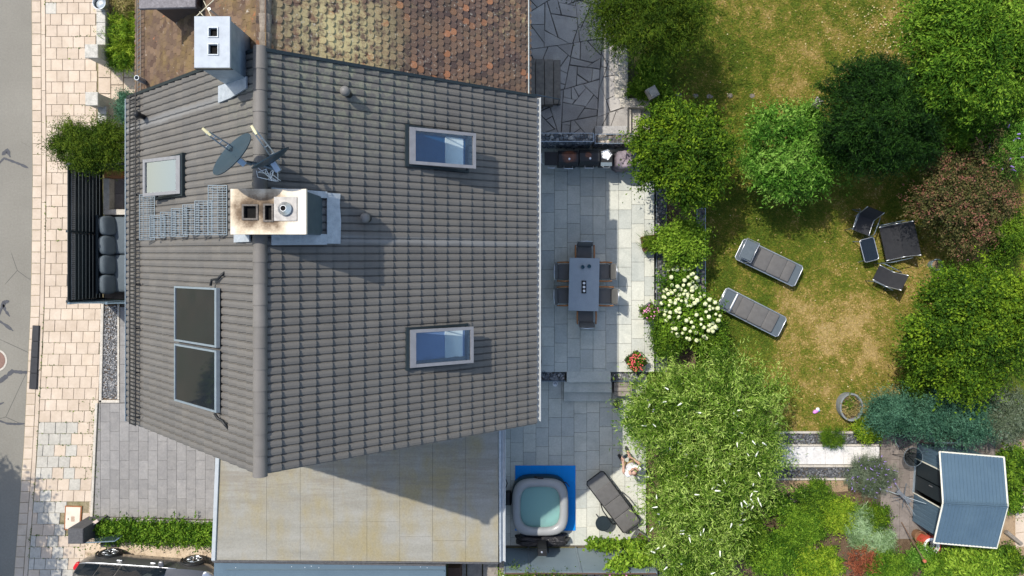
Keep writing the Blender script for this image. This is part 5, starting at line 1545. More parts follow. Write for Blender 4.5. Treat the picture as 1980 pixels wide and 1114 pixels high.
for i in range(12):
    for j in range(7):
        x0 = 1702 + i * 18.5; y0 = 832 + j * 37 - (18 if i % 2 else 0)
        c = clip_poly(ccw([W2(x0, y0), W2(x0 + 18.5, y0), W2(x0 + 18.5, y0 + 37), W2(x0, y0 + 37)]), ccw([W2(*p) for p in ((1702, 836), (1925, 836), (1925, 1042), (1702, 1042))]))
        if c and len(c) > 2: slab_piece('terrace_slab', c, -.04, .025, TE, MT['terrace'], .004, .004)
MB().face(*[(*W2(x, y_), .0) for x, y_ in ((1925, 850), (2060, 850), (2060, 1120), (1925, 1120))]).struct('dry_soil', MT['drysoil'])
MB().face(*[(*W2(x, y_), -.003) for x, y_ in ((1480, 928), (1640, 928), (1640, 950), (1480, 960))]).struct('dry_soil', MT['drysoil'])
for k in range(3):
    slab = slab_piece('path_slab', [W2(1962, 975 + k * 28), W2(1985, 972 + k * 28), W2(1985, 999.5 + k * 28), W2(1962, 1002.5 + k * 28)], -.03, .03, bpy.data.objects['dry_soil'], MT['paver'], .004, .005)

# fence of blue grey panels south of the lower patio
FN = thing('panel_fence', 'smooth blue grey panel fence along the lower patio edge', 'fence', (2, -8.98, 0))
px0, px1 = -.22, 4.2
FNM = mat('pale_blue_grey_fence_panel', (.20, .255, .285), (.175, .228, .258), 2, .5, 0, .05, 6)
xs_ = [-.22, .52, 2.02, 3.4, 4.2]
for a, b in zip(xs_[:-1], xs_[1:]):
    MB().box(a + .025, -8.99, .03, b - .025, -8.965, 1.72).build('panel', FNM, FN)
for x in xs_: MB().box(x - .022, -9.01, 0, x + .022, -8.945, 1.76).build('post', MT['zinc'], FN)
MB().box(px0, -9.005, 1.762, px1, -8.965, 1.785).build('top_rail', mat('dark_brown_rail', (.11, .07, .05), (.08, .05, .04), 8, .7), FN)
PD = thing('plank_deck', 'weathered plank deck beyond the blue grey fence', 'deck', (1, -10, 0))
for k in range(14):
    x0 = -1.9 + k * .50
    MB().box(x0, -11.5, .25, x0 + .46, -9.2, .30).build('plank', MT['greywood'], PD)
MB().prism([W2(866, 1098, 1.1), W2(890, 1098, 1.1), W2(890, 1135, 1.1), W2(866, 1135, 1.1)], .30, 1.1, .01).solo('wood_chest', mat('dark_brown_wood', (.10, .055, .035), (.07, .04, .028), 9, .7), 'dark brown wooden chest beside the carport roof', 'chest')

# ================================================================== PATIO THINGS
# dining table, six chairs, things on it
tx0, ty1 = W2(1100, 499, 1.25); tx1, ty0 = W2(1158.5, 601.5, 1.25)
t = thing('dining_table', 'grey stone topped dining table on the upper patio', 'table', ((tx0 + tx1) / 2, (ty0 + ty1) / 2, PZ), R(-1.2))
hw, hl = (tx1 - tx0) / 2, (ty1 - ty0) / 2
MB().prism([(-hw, -hl), (hw, -hl), (hw, hl), (-hw, hl)], .715, .75, .006).build('table_top', mat('blue_grey_table_stone', (.30, .335, .355), (.26, .295, .315), 4, .55, fine=.18, fscale=60), t, world=False)
MB().box(-hw + .08, -hl + .08, .66, hw - .08, hl - .08, .714).build('apron', MT['anthracite'], t, world=False)
for a in (-1, 1):
    for b in (-1, 1): MB().box(a * (hw - .1) - .035, b * (hl - .1) - .035, 0, a * (hw - .1) + .035, b * (hl - .1) + .035, .66).build('leg', MT['anthracite'], t, world=False)
TT_ = ((tx0 + tx1) / 2, (ty0 + ty1) / 2)
x, y_ = W2(1129, 555, 1.26)
t = thing('candle_tray', 'black tray with three white candles on the dining table', 'candle tray', (x, y_, PZ + .751))
MB().box(x - .07, y_ - .19, PZ + .752, x + .07, y_ + .19, PZ + .775).build('tray', MT['black'], t)
for k in range(3): MB().lathe([(.037, 0), (.037, .05), (.03, .055), (.004, .052)], (x, y_ - .115 + k * .115, PZ + .776), 14).build('candle', MT['white'], t, True, angle=R(40))
for k, (a, b, lab) in enumerate(((1126.5, 516.5, 'dark blue glass bowl nearer the left side of the dining table'), (1139, 515, 'dark blue glass bowl nearer the right side of the dining table'))):
    x, y_ = W2(a, b, 1.28)
    MB().lathe([(.03, 0), (.055, .03), (.058, .06), (.05, .06), (.02, .02)], (x, y_, PZ + .751), 16).solo('glass_bowl', mat('blue_glass', (.02, .06, .085), (.03, .08, .10), 9, .15), lab, 'bowl', group='bowls on the dining table', smooth=True)
chair_fab = mat('taupe_grey_chair_fabric', (.125, .125, .12), (.11, .11, .106), 8, .8, bump=.1, bscale=200)
def dining_chair(label, x, y_, rz):
    t = thing('dining_chair', label, 'chair', (x, y_, PZ), rz, group='dining chairs on the upper patio')   # faces local +x
    MB().cushion((.0, 0, .43), (.25, .235, .03), e=.25).build('seat', chair_fab, t, True, world=False)
    Mx = Matrix.Rotation(R(-16), 3, 'Y')
    MB().cushion((-.30, 0, .67), (.022, .235, .24), Mx, e=.25).build('backrest', chair_fab, t, True, world=False)
    mb = MB(); mb.tube([(-.24, -.235, .43), (-.37, -.235, .90), (-.385, 0, .925), (-.37, .235, .90), (-.24, .235, .43)], .012, 6); mb.build('back_frame', MT['alu'], t, True, world=False)
    for s_ in (-1, 1):
        mb = MB(); mb.tube([(-.28, s_ * .275, .645), (-.05, s_ * .285, .655), (.24, s_ * .275, .64)], [.020, .026, .022], 8); mb.build('armrest', MT['wood'], t, True, world=False)
        MB().tube([(.22, s_ * .265, 0), (.22, s_ * .27, .63)], .014, 6).build('leg', MT['alu'], t, True, world=False)
        MB().tube([(-.30, s_ * .255, 0), (-.25, s_ * .26, .64)], .014, 6).build('leg', MT['alu'], t, True, world=False)
    return t
for px_, py_, rz, lab in ((1094, 525.5, 0, 'dining chair at the left long side nearer the grills'), (1093.5, 572, R(2), 'dining chair at the left long side nearer the steps'),
                          (1164, 525.5, R(180), 'dining chair at the right long side nearer the grills'), (1167, 572.5, R(179), 'dining chair at the right long side nearer the steps'),
                          (1129.5, 492, R(-90), 'dining chair at the table end facing the steps'), (1133, 608, R(90), 'dining chair at the table end nearest the steps')):
    dining_chair(lab, *W2(px_, py_, PZ + .45), rz)

# grills along the gabion
def grill(label, x0, x1, yf, yb, lid_col, extra):
    t = thing('gas_grill', label, 'grill', ((x0 + x1) / 2, (yf + yb) / 2, PZ), group='grills before the gabion wall')
    MB().box(x0 + .02, yf + .06, PZ + .05, x1 - .02, yb - .02, PZ + .68).build('cabinet', MT['black'], t)
    mb = MB(); zc = PZ + .70
    prof = [(yf, zc), (yf + .02, zc + .14), (yf + .12, zc + .24), (yb - .12, zc + .25), (yb, zc + .16), (yb, zc)]
    n = len(prof); vs = [(x, a, b) for x in (x0, x1) for a, b in prof]
    mb.add(vs, [(i, (i + 1) % n, n + (i + 1) % n, n + i)[::-1] for i in range(n)] + [tuple(range(n)), tuple(range(n, 2 * n))[::-1]])
    mb.build('lid', lid_col, t)
    mb = MB(); xm = (x0 + x1) / 2; mb.tube([(xm - .13, yf + .01, zc + .12), (xm - .125, yf - .07, zc + .13), (xm + .125, yf - .07, zc + .13), (xm + .13, yf + .01, zc + .12)], .013, 6); mb.build('handle', MT['alu'], t, True)
    MB().lathe([(.035, 0), (.035, .012), (.02, .02), (.004, .02)], (xm + .02, yf + .2, zc + .247), 16).build('thermometer', MT['alu'], t, True, angle=R(30))
    for a in (x0 + .06, x1 - .06):
        for b in (yf + .1, yb - .08): MB().lathe([(.03, 0), (.03, .05)], (a, b, PZ + .001), 8).build('castor', MT['black'], t)
    for k in range(3): MB().tube([(x0 + .12 + k * .16, yf + .06, PZ + .62), (x0 + .12 + k * .16, yf + .025, PZ + .62)], .022, 8).build('knob', MT['steel'], t)
    return t
def rusty_lid(name, cx, cy, r0):
    g = N(name)
    d = g.math('ADD', g.dist((cx, cy, PZ + .95)), g.rng(g.noise(9, 5, .7), 0, 1, -.10, .10))
    col = g.mix(g.rng(d, r0 * .6, r0, .85, 0), (.014, .016, .019), g.ramp(g.noise(12, 4, .6), [(.3, (.10, .035, .018)), (.7, (.20, .075, .04))]))
    return g.done(g.bsdf(col, .5, 0, .4))
gx0, gy1 = W2(1080, 291, 1.4); gx1, gy0 = W2(1118.5, 321, 1.4)
t = grill('black gas grill with a large rust brown patch on its lid', gx0, gx1, gy0, gy1, rusty_lid('rusty_black_lid', (gx0 + gx1) / 2 + .03, (gy0 + gy1) / 2 + .06, .24), 0)
sx0, _ = W2(1053, 0, 1.35)
MB().box(sx0, gy0 + .03, PZ + .80, gx0 - .01, gy1 - .03, PZ + .84).build('side_shelf', MT['black'], t)
MB().tube([(sx0, gy0 + .06, PZ + .82), (sx0 - .10, gy0 + .10, PZ + .82), (sx0 - .10, gy1 - .10, PZ + .82), (sx0, gy1 - .06, PZ + .82)], .012, 6).build('towel_rail', MT['alu'], t, True)
xm = (sx0 + gx0) / 2
MB().tube([(xm - .10, gy0 + .03, PZ + .82), (xm - .10, gy0 - .05, PZ + .82), (xm + .10, gy0 - .05, PZ + .82), (xm + .10, gy0 + .03, PZ + .82)], .012, 6).build('hook_rail', MT['alu'], t, True)
hx0, hy1 = W2(1120.5, 289, 1.4); hx1, hy0 = W2(1159, 320, 1.4)
t = grill('black gas grill with a small rust spot on its lid', hx0, hx1, hy0, hy1, rusty_lid('spotted_black_lid', (hx0 + hx1) / 2 - .04, (hy0 + hy1) / 2 + .06, .11), 0)
bx0, by1 = W2(1161, 289, 1.4); bx1, by0 = W2(1185, 320, 1.4)
MB().box(bx0, by0 + .02, PZ + .30, bx1, by1, PZ + .80).build('side_burner', MT['black'], t)
MB().box(bx0 + .02, by0 - .01, PZ + .80, bx1 - .02, by0 + .10, PZ + .84).build('burner_shelf', MT['steel'], t)
xm = (bx0 + bx1) / 2
MB().tube([(xm - .09, by0 + .03, PZ + .82), (xm - .09, by0 - .06, PZ + .82), (xm + .09, by0 - .06, PZ + .82), (xm + .09, by0 + .03, PZ + .82)], .012, 6).build('hook_rail', MT['alu'], t, True)
MB().lathe([(.14, .0), (.17, .03), (.165, .03), (.13, .008)], (xm, by0 + .33, PZ + .802), 5).solo('foil_tray', mat('crumpled_foil', (.75, .76, .78), (.5, .52, .54), 16, .25, .9, .9, 25, bdist=.02), 'crumpled aluminium foil tray on the side burner', 'foil tray')
# covered grill: draped cloth
def drape(name, cx, cy, hx, hy, z0, z1, seed, m, parent, amp=.05, nu=28, nv=9):
    mb = MB(); r = random.Random(seed); ph = [r.uniform(0, 6.28) for _ in range(6)]
    vs = []
    for j in range(nv + 1):
        f = j / nv
        for i in range(nu):
            a = 2 * math.pi * i / nu; cx_, sy_ = math.cos(a), math.sin(a)
            k = max(abs(cx_) , abs(sy_)) ** .75
            if f < .45: q = f / .45; rad = q; z = z1 + .03 * math.sin(3 * a + ph[0]) * q - .05 * q * q
            else: q = (f - .45) / .55; rad = 1 + .10 * q; z = z1 - .05 - (z1 - z0 - .05) * q
            w = 1 + (amp * math.sin(9 * a + ph[1] + 2 * f) + amp * .6 * math.sin(14 * a + ph[2])) * min(1, f * 1.6)
            vs.append((cx + hx * cx_ / k * rad * w, cy + hy * sy_ / k * rad * w, z + .02 * math.sin(5 * a + ph[3] + 7 * f) + r.uniform(-.008, .008)))
    mb.add(vs, [(j * nu + i, (j + 1) * nu + i, (j + 1) * nu + (i + 1) % nu, j * nu + (i + 1) % nu) for j in range(nv) for i in range(nu)])
    return mb.build(name, m, parent, True)
x, y_ = W2(1208, 308, 1.4)
t = thing('covered_grill', 'kettle grill under a faded mauve and black rain cover', 'grill', (x, y_, PZ), group='grills before the gabion wall')
drape('rain_cover', x, y_, .255, .25, PZ + .06, PZ + .98, 5, mat('faded_mauve_cover', (.30, .25, .28), (.035, .035, .04), 2.2, .6, bump=.5, bscale=9, bdist=.04), t)
MB().lathe([(.2, 0), (.2, .6), (.05, .8)], (x, y_, PZ + .01), 12).build('kettle', MT['black'], t)

# planter boxes
def planter(label, px_, py_, half, rz, z0, h, m, kind, seed):
    x, y_ = W2(px_, py_, z0 + h)
    t = thing('planter_box', label, 'planter', (x, y_, z0), rz)
    o = half; i = half - .025
    mb = MB(); b = half * .82
    ro = [(-o, -o), (o, -o), (o, o), (-o, o)]; ri = [(-i, -i), (i, -i), (i, i), (-i, i)]; rb = [(-b, -b), (b, -b), (b, b), (-b, b)]
    vs = [(x_, yy, 0) for x_, yy in rb] + [(x_, yy, h) for x_, yy in ro] + [(x_, yy, h) for x_, yy in ri] + [(x_, yy, h - .06) for x_, yy in ri]
    fs = []
    for k in range(3):
        for q in range(4): fs.append((k * 4 + q, k * 4 + (q + 1) % 4, (k + 1) * 4 + (q + 1) % 4, (k + 1) * 4 + q))
    mb.add(vs, fs); mb.build('box', m, t, world=False)
    MB().face(*[(x_, yy, h - .055) for x_, yy in ri]).build('soil', MT['soil'], t, world=False)
    if kind == 'soil': return t
    lm, fm, nfl, shape = kind
    me, C = crown_mesh('leaves', [[0, 0, h + .05, half * 1.0, half * 1.0, .13]], 900 if shape != 'grass' else 700, .07 if shape != 'grass' else .26, .03 if shape != 'grass' else .012, MT[lm], seed, clump=.06, per=12, low=-.1)
    o_ = bpy.data.objects.new('leaves', me); link(o_, t)
    if fm:
        rq = random.Random(seed); fme = MB().lathe([(.004, 0), (.022, .008), (.016, .022), (.003, .028)], (0, 0, 0), 6).mesh('flower', MT[fm])
        for k in range(nfl):
            a, r0 = rq.uniform(0, 6.28), half * math.sqrt(rq.random()) * 1.05
            q = bpy.data.objects.new('flower', fme); q.location = (r0 * math.cos(a), r0 * math.sin(a), h + .10 + .08 * rq.random()); q.scale = (1.1,) * 3; link(q, t)
    return t
pot_m = mat('dark_brown_planter', (.075, .06, .05), (.05, .042, .036), 9, .7); pot_g = mat('grey_planter', (.16, .165, .165), (.12, .125, .125), 9, .8)
planter('rust brown planter box with ornamental grass beside the patio edge', 1257, 470, .235, R(10), PZ, .42, mat('rusted_steel', (.16, .07, .04), (.11, .05, .03), 9, .8), ('l_olive', None, 0, 'grass'), 61)
planter('grey planter box with pink flowers beside the pebble edging', 1256, 604, .24, R(38), PZ, .40, pot_g, ('l_green', 'fl_pink', 34, 'bush'), 62)
planter('dark planter box full of red flowers near the patio steps', 1230, 700, .26, R(38), PZ, .36, pot_m, ('l_olive', 'fl_red', 70, 'bush'), 63)
planter('grey planter box with bare soil beside the vine covered fence', 1240, 1046, .22, R(-33), 0, .42, pot_g, 'soil', 64)
x, y_ = W2(1203, 753, .45)
t = thing('side_bench', 'brown grey slatted bench beside the patio steps', 'bench', (x, y_, 0))
for k in range(3): MB().box(x - .24, y_ - .21 + k * .145, .40, x + .30, y_ - .08 + k * .145, .44).build('seat_slat', MT['greywood'], t)
for a in (-.2, .26): MB().box(x + a - .03, y_ - .18, 0, x + a + .03, y_ + .2, .40).build('leg', MT['greywood'], t)
x, y_ = W2(1194, 783, .3)
MB().lathe([(.10, 0), (.16, .30), (.15, .30), (.09, .04)], (x, y_, 0), 4).solo('empty_pot', pot_g, 'empty square grey pot below the slatted bench', 'pot')
x, y_ = W2(1041, 702, .9)
MB().prism([(x - .12, y_ - .1), (x + .06, y_ - .14), (x + .10, y_ + .06), (x - .02, y_ + .16)], PZ + .001, PZ + .45, .02).solo('fire_wood_box', MT['black'], 'dark box tucked under the garden gutter', 'box')

# hot tub on its mat
HX, HY = .87, -7.48
t = thing('foam_mat', 'bright blue foam tile mat under the hot tub', 'mat', (1.05, -7.38, 0))
for i in range(4):
    for j in range(4):
        a, b = .10 + i * .478, -8.42 + j * .515
        MB().prism([(a, b), (a + .476, b), (a + .476, b + .513), (a, b + .513)], .004, .026, .003).build('mat_tile', MT['blue'], t)
t = thing('hot_tub', 'inflatable square hot tub with grey rim and green water', 'hot tub', (HX, HY, .027))
def sq_ring(hx, hy, n=56, p=3.6):
    out = []
    for k in range(n):
        a = 2 * math.pi * k / n; c, s_ = math.cos(a), math.sin(a)
        rr_ = (abs(c) ** p + abs(s_) ** p) ** (-1 / p); out.append((hx * c * rr_, hy * s_ * rr_))
    return out
def ring_loft(levels, name, m, parent, cx, cy, cap_top=False):
    mb = MB(); n = 56
    for hx, hy, z in levels: mb.V += [(cx + a, cy + b, z) for a, b in sq_ring(hx, hy)]
    mb.F = [(k * n + i, k * n + (i + 1) % n, (k + 1) * n + (i + 1) % n, (k + 1) * n + i) for k in range(len(levels) - 1) for i in range(n)]
    if cap_top: mb.F.append(tuple(range((len(levels) - 1) * n, len(levels) * n)))
    return mb.build(name, m, parent, True)
ring_loft([(.80, .82, .03), (.865, .885, .10), (.88, .90, .3), (.865, .885, .50), (.84, .86, .53)], 'side_wall', mat('dark_teal_vinyl', (.012, .035, .045), (.02, .045, .055), 8, .4, bump=.2, bscale=12), t, HX, HY)
rim = []
for k in range(13):
    a = math.pi * 1.15 - (math.pi * 1.3) * k / 12
    rim.append((.735 - .13 * math.cos(a), .755 + .13 * -math.cos(a), .555 + .115 * math.sin(a)))
ring_loft(rim, 'rim', mat('silver_grey_vinyl', (.29, .295, .29), (.25, .255, .25), 4, .32, bump=.06, bscale=10, spec=.5), t, HX, HY)
ring_loft([(.66, .68, .58), (.64, .66, .30), (.63, .65, .10)], 'inner_wall', mat('pale_teal_liner', (.22, .40, .38), (.18, .34, .33), 9, .5, bump=.5, bscale=14, bdist=.02), t, HX, HY)
MB().face(*[(HX + a, HY + b, .11) for a, b in sq_ring(.63, .65)]).build('floor', mat('teal_tub_floor', (.28, .47, .44), (.24, .42, .39), 3, .6), t)
g = N('tub_water')
tr = g.n('ShaderNodeBsdfTransparent'); tr.inputs[0].default_value = (.72, .90, .87, 1)
gl = g.n('ShaderNodeBsdfGlossy'); gl.inputs['Roughness'].default_value = .02
df = g.n('ShaderNodeBsdfDiffuse'); df.inputs['Color'].default_value = (.27, .47, .44, 1)
m1 = g.n('ShaderNodeMixShader'); m1.inputs[0].default_value = .55; g.t.links.new(tr.outputs[0], m1.inputs[1]); g.t.links.new(df.outputs[0], m1.inputs[2])
fr = g.n('ShaderNodeFresnel'); fr.inputs[0].default_value = 1.33
nm = g.bump(g.noise(4, 3, .5), .15, .02); g.t.links.new(nm, gl.inputs['Normal'])
m2 = g.n('ShaderNodeMixShader'); g.t.links.new(fr.outputs[0], m2.inputs[0]); g.t.links.new(m1.outputs[0], m2.inputs[1]); g.t.links.new(gl.outputs[0], m2.inputs[2])
MT['water'] = g.done(m2.outputs[0])
MB().face(*[(HX + a, HY + b, .47) for a, b in sq_ring(.652, .672)]).build('water', MT['water'], t)
MB().box(HX - .08, HY + .83, .52, HX + .10, HY + .93, .60).tube([(HX - .1, HY + .88, .55), (HX - .16, HY + .92, .5)], .03, 6).build('handle', MT['black'], t)
MB().tube([(HX + .66, HY + .74, .52), (HX + .80, HY + .74, .50), (HX + .92, HY + .55, .30)], .014, 5).build('strap', MT['black'], t)
x, y_ = W2(975, 966, .3)
t = thing('tub_pump', 'small black hot tub pump with blue filter by the garage gutter', 'pump', (x, y_, 0))
MB().cushion((x + .12, y_, .14), (.11, .22, .14), e=.3).build('housing', MT['black'], t, True)
MB().lathe([(.07, 0), (.07, .22), (.05, .24)], (x - .05, y_ + .0, .0), 12).build('filter', MT['blue'], t)
MB().tube([(x + .02, y_ + .25, .1), (x + .10, y_ + .42, .04), (x + .02, y_ + .6, .03), (x - .1, y_ + .75, .03)], .014, 5).build('cable', MT['black'], t, True)
x, y_ = W2(1049, 1046, .3)
t = thing('tub_cover', 'crumpled black hot tub cover folded behind the tub', 'cover', (x, y_, 0))
drape('cover_sheet', x, y_, .72, .15, .02, .42, 8, mat('black_vinyl', (.02, .02, .022), (.03, .03, .033), 5, .25, bump=.7, bscale=7, bdist=.06), t, .10, 40, 9)
x, y_ = W2(1048, 1062, .9)
t = thing('patio_heater', 'black pump heater box on a post before the fence', 'heater', (x, y_, 0))
MB().box(x - .13, y_ - .06, .55, x + .13, y_ + .14, 1.25).build('body', MT['black'], t)
MB().tube([(x + .18, y_, 0), (x + .18, y_, 1.15)], .02, 6).tube([(x, y_, 0), (x, y_, .55)], .03, 6).build('post', MT['black'], t)
MB().lathe([(.03, 0), (.03, .02), (.004, .025)], (x - .02, y_ + .06, 1.25), 12).build('dial', MT['alu'], t)

# side table with tall drink tray
x, y_ = W2(1166, 1012, .45)
t = thing('round_side_table', 'round dark side table beside the grey patio lounger', 'side table', (x, y_, 0))
MB().lathe([(.225, .44), (.235, .45), (.235, .475), (.21, .475), (.205, .462), (.01, .462)], (x, y_, 0), 32).build('table_top', MT['anthracite'], t, True, angle=R(35))
for k in range(3):
    a = k * 2.094 + .4; MB().tube([(x + .06 * math.cos(a), y_ + .06 * math.sin(a), .44), (x + .20 * math.cos(a), y_ + .20 * math.sin(a), 0)], .012, 6).build('leg', MT['black'], t)

# ------------------------------------------------------------------ loungers
def lounger(label, px_, py_, ang, L, Wd, kind, z0=0.0):
    x, y_ = W2(px_, py_, z0 + .33)
    t = thing('sun_lounger', label, 'sun lounger', (x, y_, z0), ang)       # head at -x
    h = .33; l2, w2 = L / 2, Wd / 2
    fr_m = MT['alu'] if kind != 'patio' else MT['black']
    mb = MB()
    pts = [(-l2 + .06, -w2, h), (l2 - .06, -w2, h), (l2, -w2 + .06, h), (l2, w2 - .06, h), (l2 - .06, w2, h), (-l2 + .06, w2, h), (-l2, w2 - .06, h), (-l2, -w2 + .06, h)]
    mb.tube(pts, .017, 7, closed=True); mb.build('frame', fr_m, t, True, world=False)
    for a in (-l2 * .55, l2 * .55):
        mb = MB(); mb.tube([(a, -w2, h), (a + .04, -w2, .015), (a + .04, w2, .015), (a, w2, h)], .014, 6); mb.build('leg', fr_m, t, True, world=False)
    MB().box(-l2 + .02, -w2 + .02, h - .008, l2 - .02, w2 - .02, h + .004).build('sling', MT['fab_slate'] if kind != 'patio' else chair_fab, t, world=False)
    if kind == 'patio':
        for k in range(3):
            a = -l2 + .42 + k * (L - .46) / 3; MB().cushion((a + (L - .46) / 6, 0, h + .02), ((L - .46) / 6 - .002, w2 - .015, .022), e=.15).build('pad', MT['fab_grey'], t, True, world=False)
        for s_ in (-1, 1):
            mb = MB(); mb.tube([(-.20, s_ * (w2 + .02), h + .0), (-.05, s_ * (w2 + .07), h + .20), (.45, s_ * (w2 + .08), h + .18), (.62, s_ * (w2 + .03), h - .05)], .02, 7); mb.build('armrest', MT['black'], t, True, world=False)
        return t
    a0 = -l2 + (.34 if kind == 'b' else .38); a1 = l2 - .26
    cuts = [0, .16, .43, .76, 1.0] if kind == 'b' else [0, .12, .46, .80, 1.0]
    for p, q in zip(cuts[:-1], cuts[1:]):
        xa, xb = a0 + (a1 - a0) * p, a0 + (a1 - a0) * q
        rise = .035
        MB().cushion(((xa + xb) / 2, 0, h + rise), ((xb - xa) / 2 + .004, w2 - .035, .034), e=.16).build('pad', MT['fab_grey'], t, True, world=False)
    # tilting sunshade panel at the head
    Mx = Matrix.Rotation(R(-6 if kind == 'a' else 4), 3, 'Y')
    zc = h + (.34 if kind == 'a' else .10)
    c = Vector((-l2 + .20, .02 if kind == 'a' else 0, zc))
    MB().obox(c, (.175, w2 - .06, .008), Mx).build('shade_cloth', MT['fab_slate'], t, world=False)
    mb = MB(); q = []
    for a, b in ((-.20, -1), (.20, -1), (.20, 1), (-.20, 1)): q.append(c + Mx @ Vector((a, b * (w2 - .03), 0)))
    mb.tube(q, .014, 6, closed=True)
    for s_ in (-1, 1): mb.tube([(-l2 + .30, s_ * w2, h), c + Mx @ Vector((.20, s_ * (w2 - .03), 0))], .011, 5)
    mb.build('shade_frame', MT['alu'], t, True, world=False)
    if kind == 'b':
        mb = MB(); mb.tube([(-l2 + .36, -w2 + .05, h + .13), (-l2 + .36, w2 - .05, h + .13)], .022, 7); mb.build('head_roll', MT['white'], t, True, world=False)
    return t
lounger('sun lounger with raised sunshade on the lawn, nearer the trees', 1487, 508, math.atan2(-49, 102), 2.06, .70, 'a')
lounger('sun lounger with white head roll on the lawn, nearer the hydrangea', 1454, 604, math.atan2(-52, 102), 2.12, .68, 'b')
lounger('grey patio lounger with black frame beside the hot tub', 1186, 971, math.atan2(-82, 62), 2.0, .66, 'patio')

# ------------------------------------------------------------------ lawn seat group
def lawn_chair(name, label, px_, py_, ang, Wd, Dp, group=None, cat='chair'):
    x, y_ = W2(px_, py_, .38)
    t = thing(name, label, cat, (x, y_, 0), ang, group)         # faces local +x
    w2 = Wd / 2
    def curve(n=9):
        out = []
        for k in range(n):
            f = k / (n - 1)
            if f < .5: q = f / .5; out.append((-Dp * .52 + q * Dp * .30, .82 - .46 * q ** 1.0))
            else: q = (f - .5) / .5; out.append((-Dp * .22 + q * Dp * .70, .36 + .05 * q * q))
        return out
    cv = curve(); mb = MB()
    for (a, z), (b, z2) in zip(cv[:-1], cv[1:]):
        mb.face((a, -w2 + .04, z), (b, -w2 + .04, z2), (b, w2 - .04, z2), (a, w2 - .04, z)); mb.face((a, w2 - .04, z - .008), (b, w2 - .04, z2 - .008), (b, -w2 + .04, z2 - .008), (a, -w2 + .04, z - .008))
    half = len(mb.F) // 2
    m_b = MB(); m_s = MB()
    for i, ((a, z), (b, z2)) in enumerate(zip(cv[:-1], cv[1:])):
        tgt = m_b if i < 4 else m_s
        tgt.obox(((a + b) / 2, 0, (z + z2) / 2), (math.hypot(b - a, z2 - z) / 2, w2 - .04, .006), Matrix.Rotation(math.atan2(z - z2, b - a), 3, 'Y'))
    m_b.build('backrest', MT['fab_black'], t, world=False); m_s.build('seat', MT['fab_black'], t, world=False)
    for s_ in (-1, 1):
        y2 = s_ * (w2 - .03)
        mb = MB(); mb.tube([(a, y2, z) for a, z in cv], .014, 6); mb.build('side_rail', MT['alu'], t, True, world=False)
        mb = MB(); mb.tube([(-Dp * .45, s_ * (w2 + .03), .015), (-Dp * .40, s_ * (w2 + .03), .54), (-Dp * .30, s_ * (w2 + .03), .58), (Dp * .36, s_ * (w2 + .03), .58), (Dp * .45, s_ * (w2 + .03), .52), (Dp * .48, s_ * (w2 + .03), .015)], .014, 6); mb.build('arm_leg', MT['steel'], t, True, world=False)
    mb = MB(); mb.tube([(-Dp * .45, -w2 - .03, .015), (-Dp * .45, w2 + .03, .015)], .012, 6); mb.tube([(-.1, -w2 - .03, .34), (-.1, w2 + .03, .34)], .012, 6); mb.build('crossbar', MT['steel'], t, True, world=False)
    return t
lawn_chair('garden_armchair', 'black mesh garden armchair nearest the trees on the lawn', 1671, 430, math.atan2(-172, -65), .60, .74, 'black mesh garden seats')
lawn_chair('garden_armchair', 'black mesh garden armchair nearest the round leafy tree', 1713, 536, math.atan2(88, -180), .56, .74, 'black mesh garden seats')
lawn_chair('garden_bench', 'black mesh two seat garden bench under the red leaved shrub', 1731, 467, math.atan2(-45, -210), 1.12, .86, 'black mesh garden seats', 'bench')
x, y_ = W2(1681, 483, .42)
t = thing('glass_table', 'small black glass garden table before the two seat bench', 'table', (x, y_, 0), math.atan2(-188, 48) + math.pi)
def rrect(hx, hy, r, n=5):
    out = []
    for cx_, cy_, a0 in ((hx - r, hy - r, 0), (-hx + r, hy - r, 90), (-hx + r, -hy + r, 180), (hx - r, -hy + r, 270)):
        for k in range(n + 1):
            a = R(a0 + 90 * k / n); out.append((cx_ + r * math.cos(a), cy_ + r * math.sin(a)))
    return out
MB().prism(rrect(.345, .215, .06), .408, .418).build('glass_top', MT['darkpane'], t, world=False)
MB().tube([(a, b, .41) for a, b in rrect(.355, .225, .065)], .014, 6, closed=True).build('rim', MT['alu'], t, True, world=False)
for a in (-1, 1):
    for b in (-1, 1): MB().tube([(a * .29, b * .17, .40), (a * .34, b * .24, 0)], .013, 6).build('leg', MT['steel'], t, world=False)

# planter ring, toys, odds and ends on the lawn
x, y_ = W2(1643, 786, .2)
t = thing('ring_planter', 'round grey concrete ring planter with heather on the lawn', 'planter', (x, y_, 0))
mb = MB(); mb.lathe([(.345, 0), (.37, .30), (.365, .325), (.32, .325), (.315, .30), (.30, .2)], (x, y_, 0), 36, cap=False, sx=1.0, sy=1.2); mb.build('ring', mat('grey_planter_ring', (.20, .215, .215), (.15, .165, .165), 8, .8), t, True, angle=R(40))
mb = MB(); mb.lathe([(.31, .24), (.15, .27), (.01, .28)], (x, y_, 0), 24, cap=False, sx=1.0, sy=1.2); mb.build('soil', MT['soil'], t, True)
me, C = crown_mesh('leaves', [[0, 0, .28, .28, .33, .06]], 1400, .06, .02, MT['l_dry'], 71, clump=.05, per=10, low=0)
o = bpy.data.objects.new('leaves', me); link(o, t)
me, C = crown_mesh('heather', [[-.05, .14, .30, .18, .16, .06]], 600, .06, .02, MT['l_green'], 72, clump=.05, per=10, low=0)
o = bpy.data.objects.new('heather', me); link(o, t); o['kind'] = 'stuff'
x, y_ = W2(1578, 796, .08)
t = thing('swim_ring_toy', 'small crumpled pink and violet toy lying on the lawn', 'toy', (x, y_, 0))
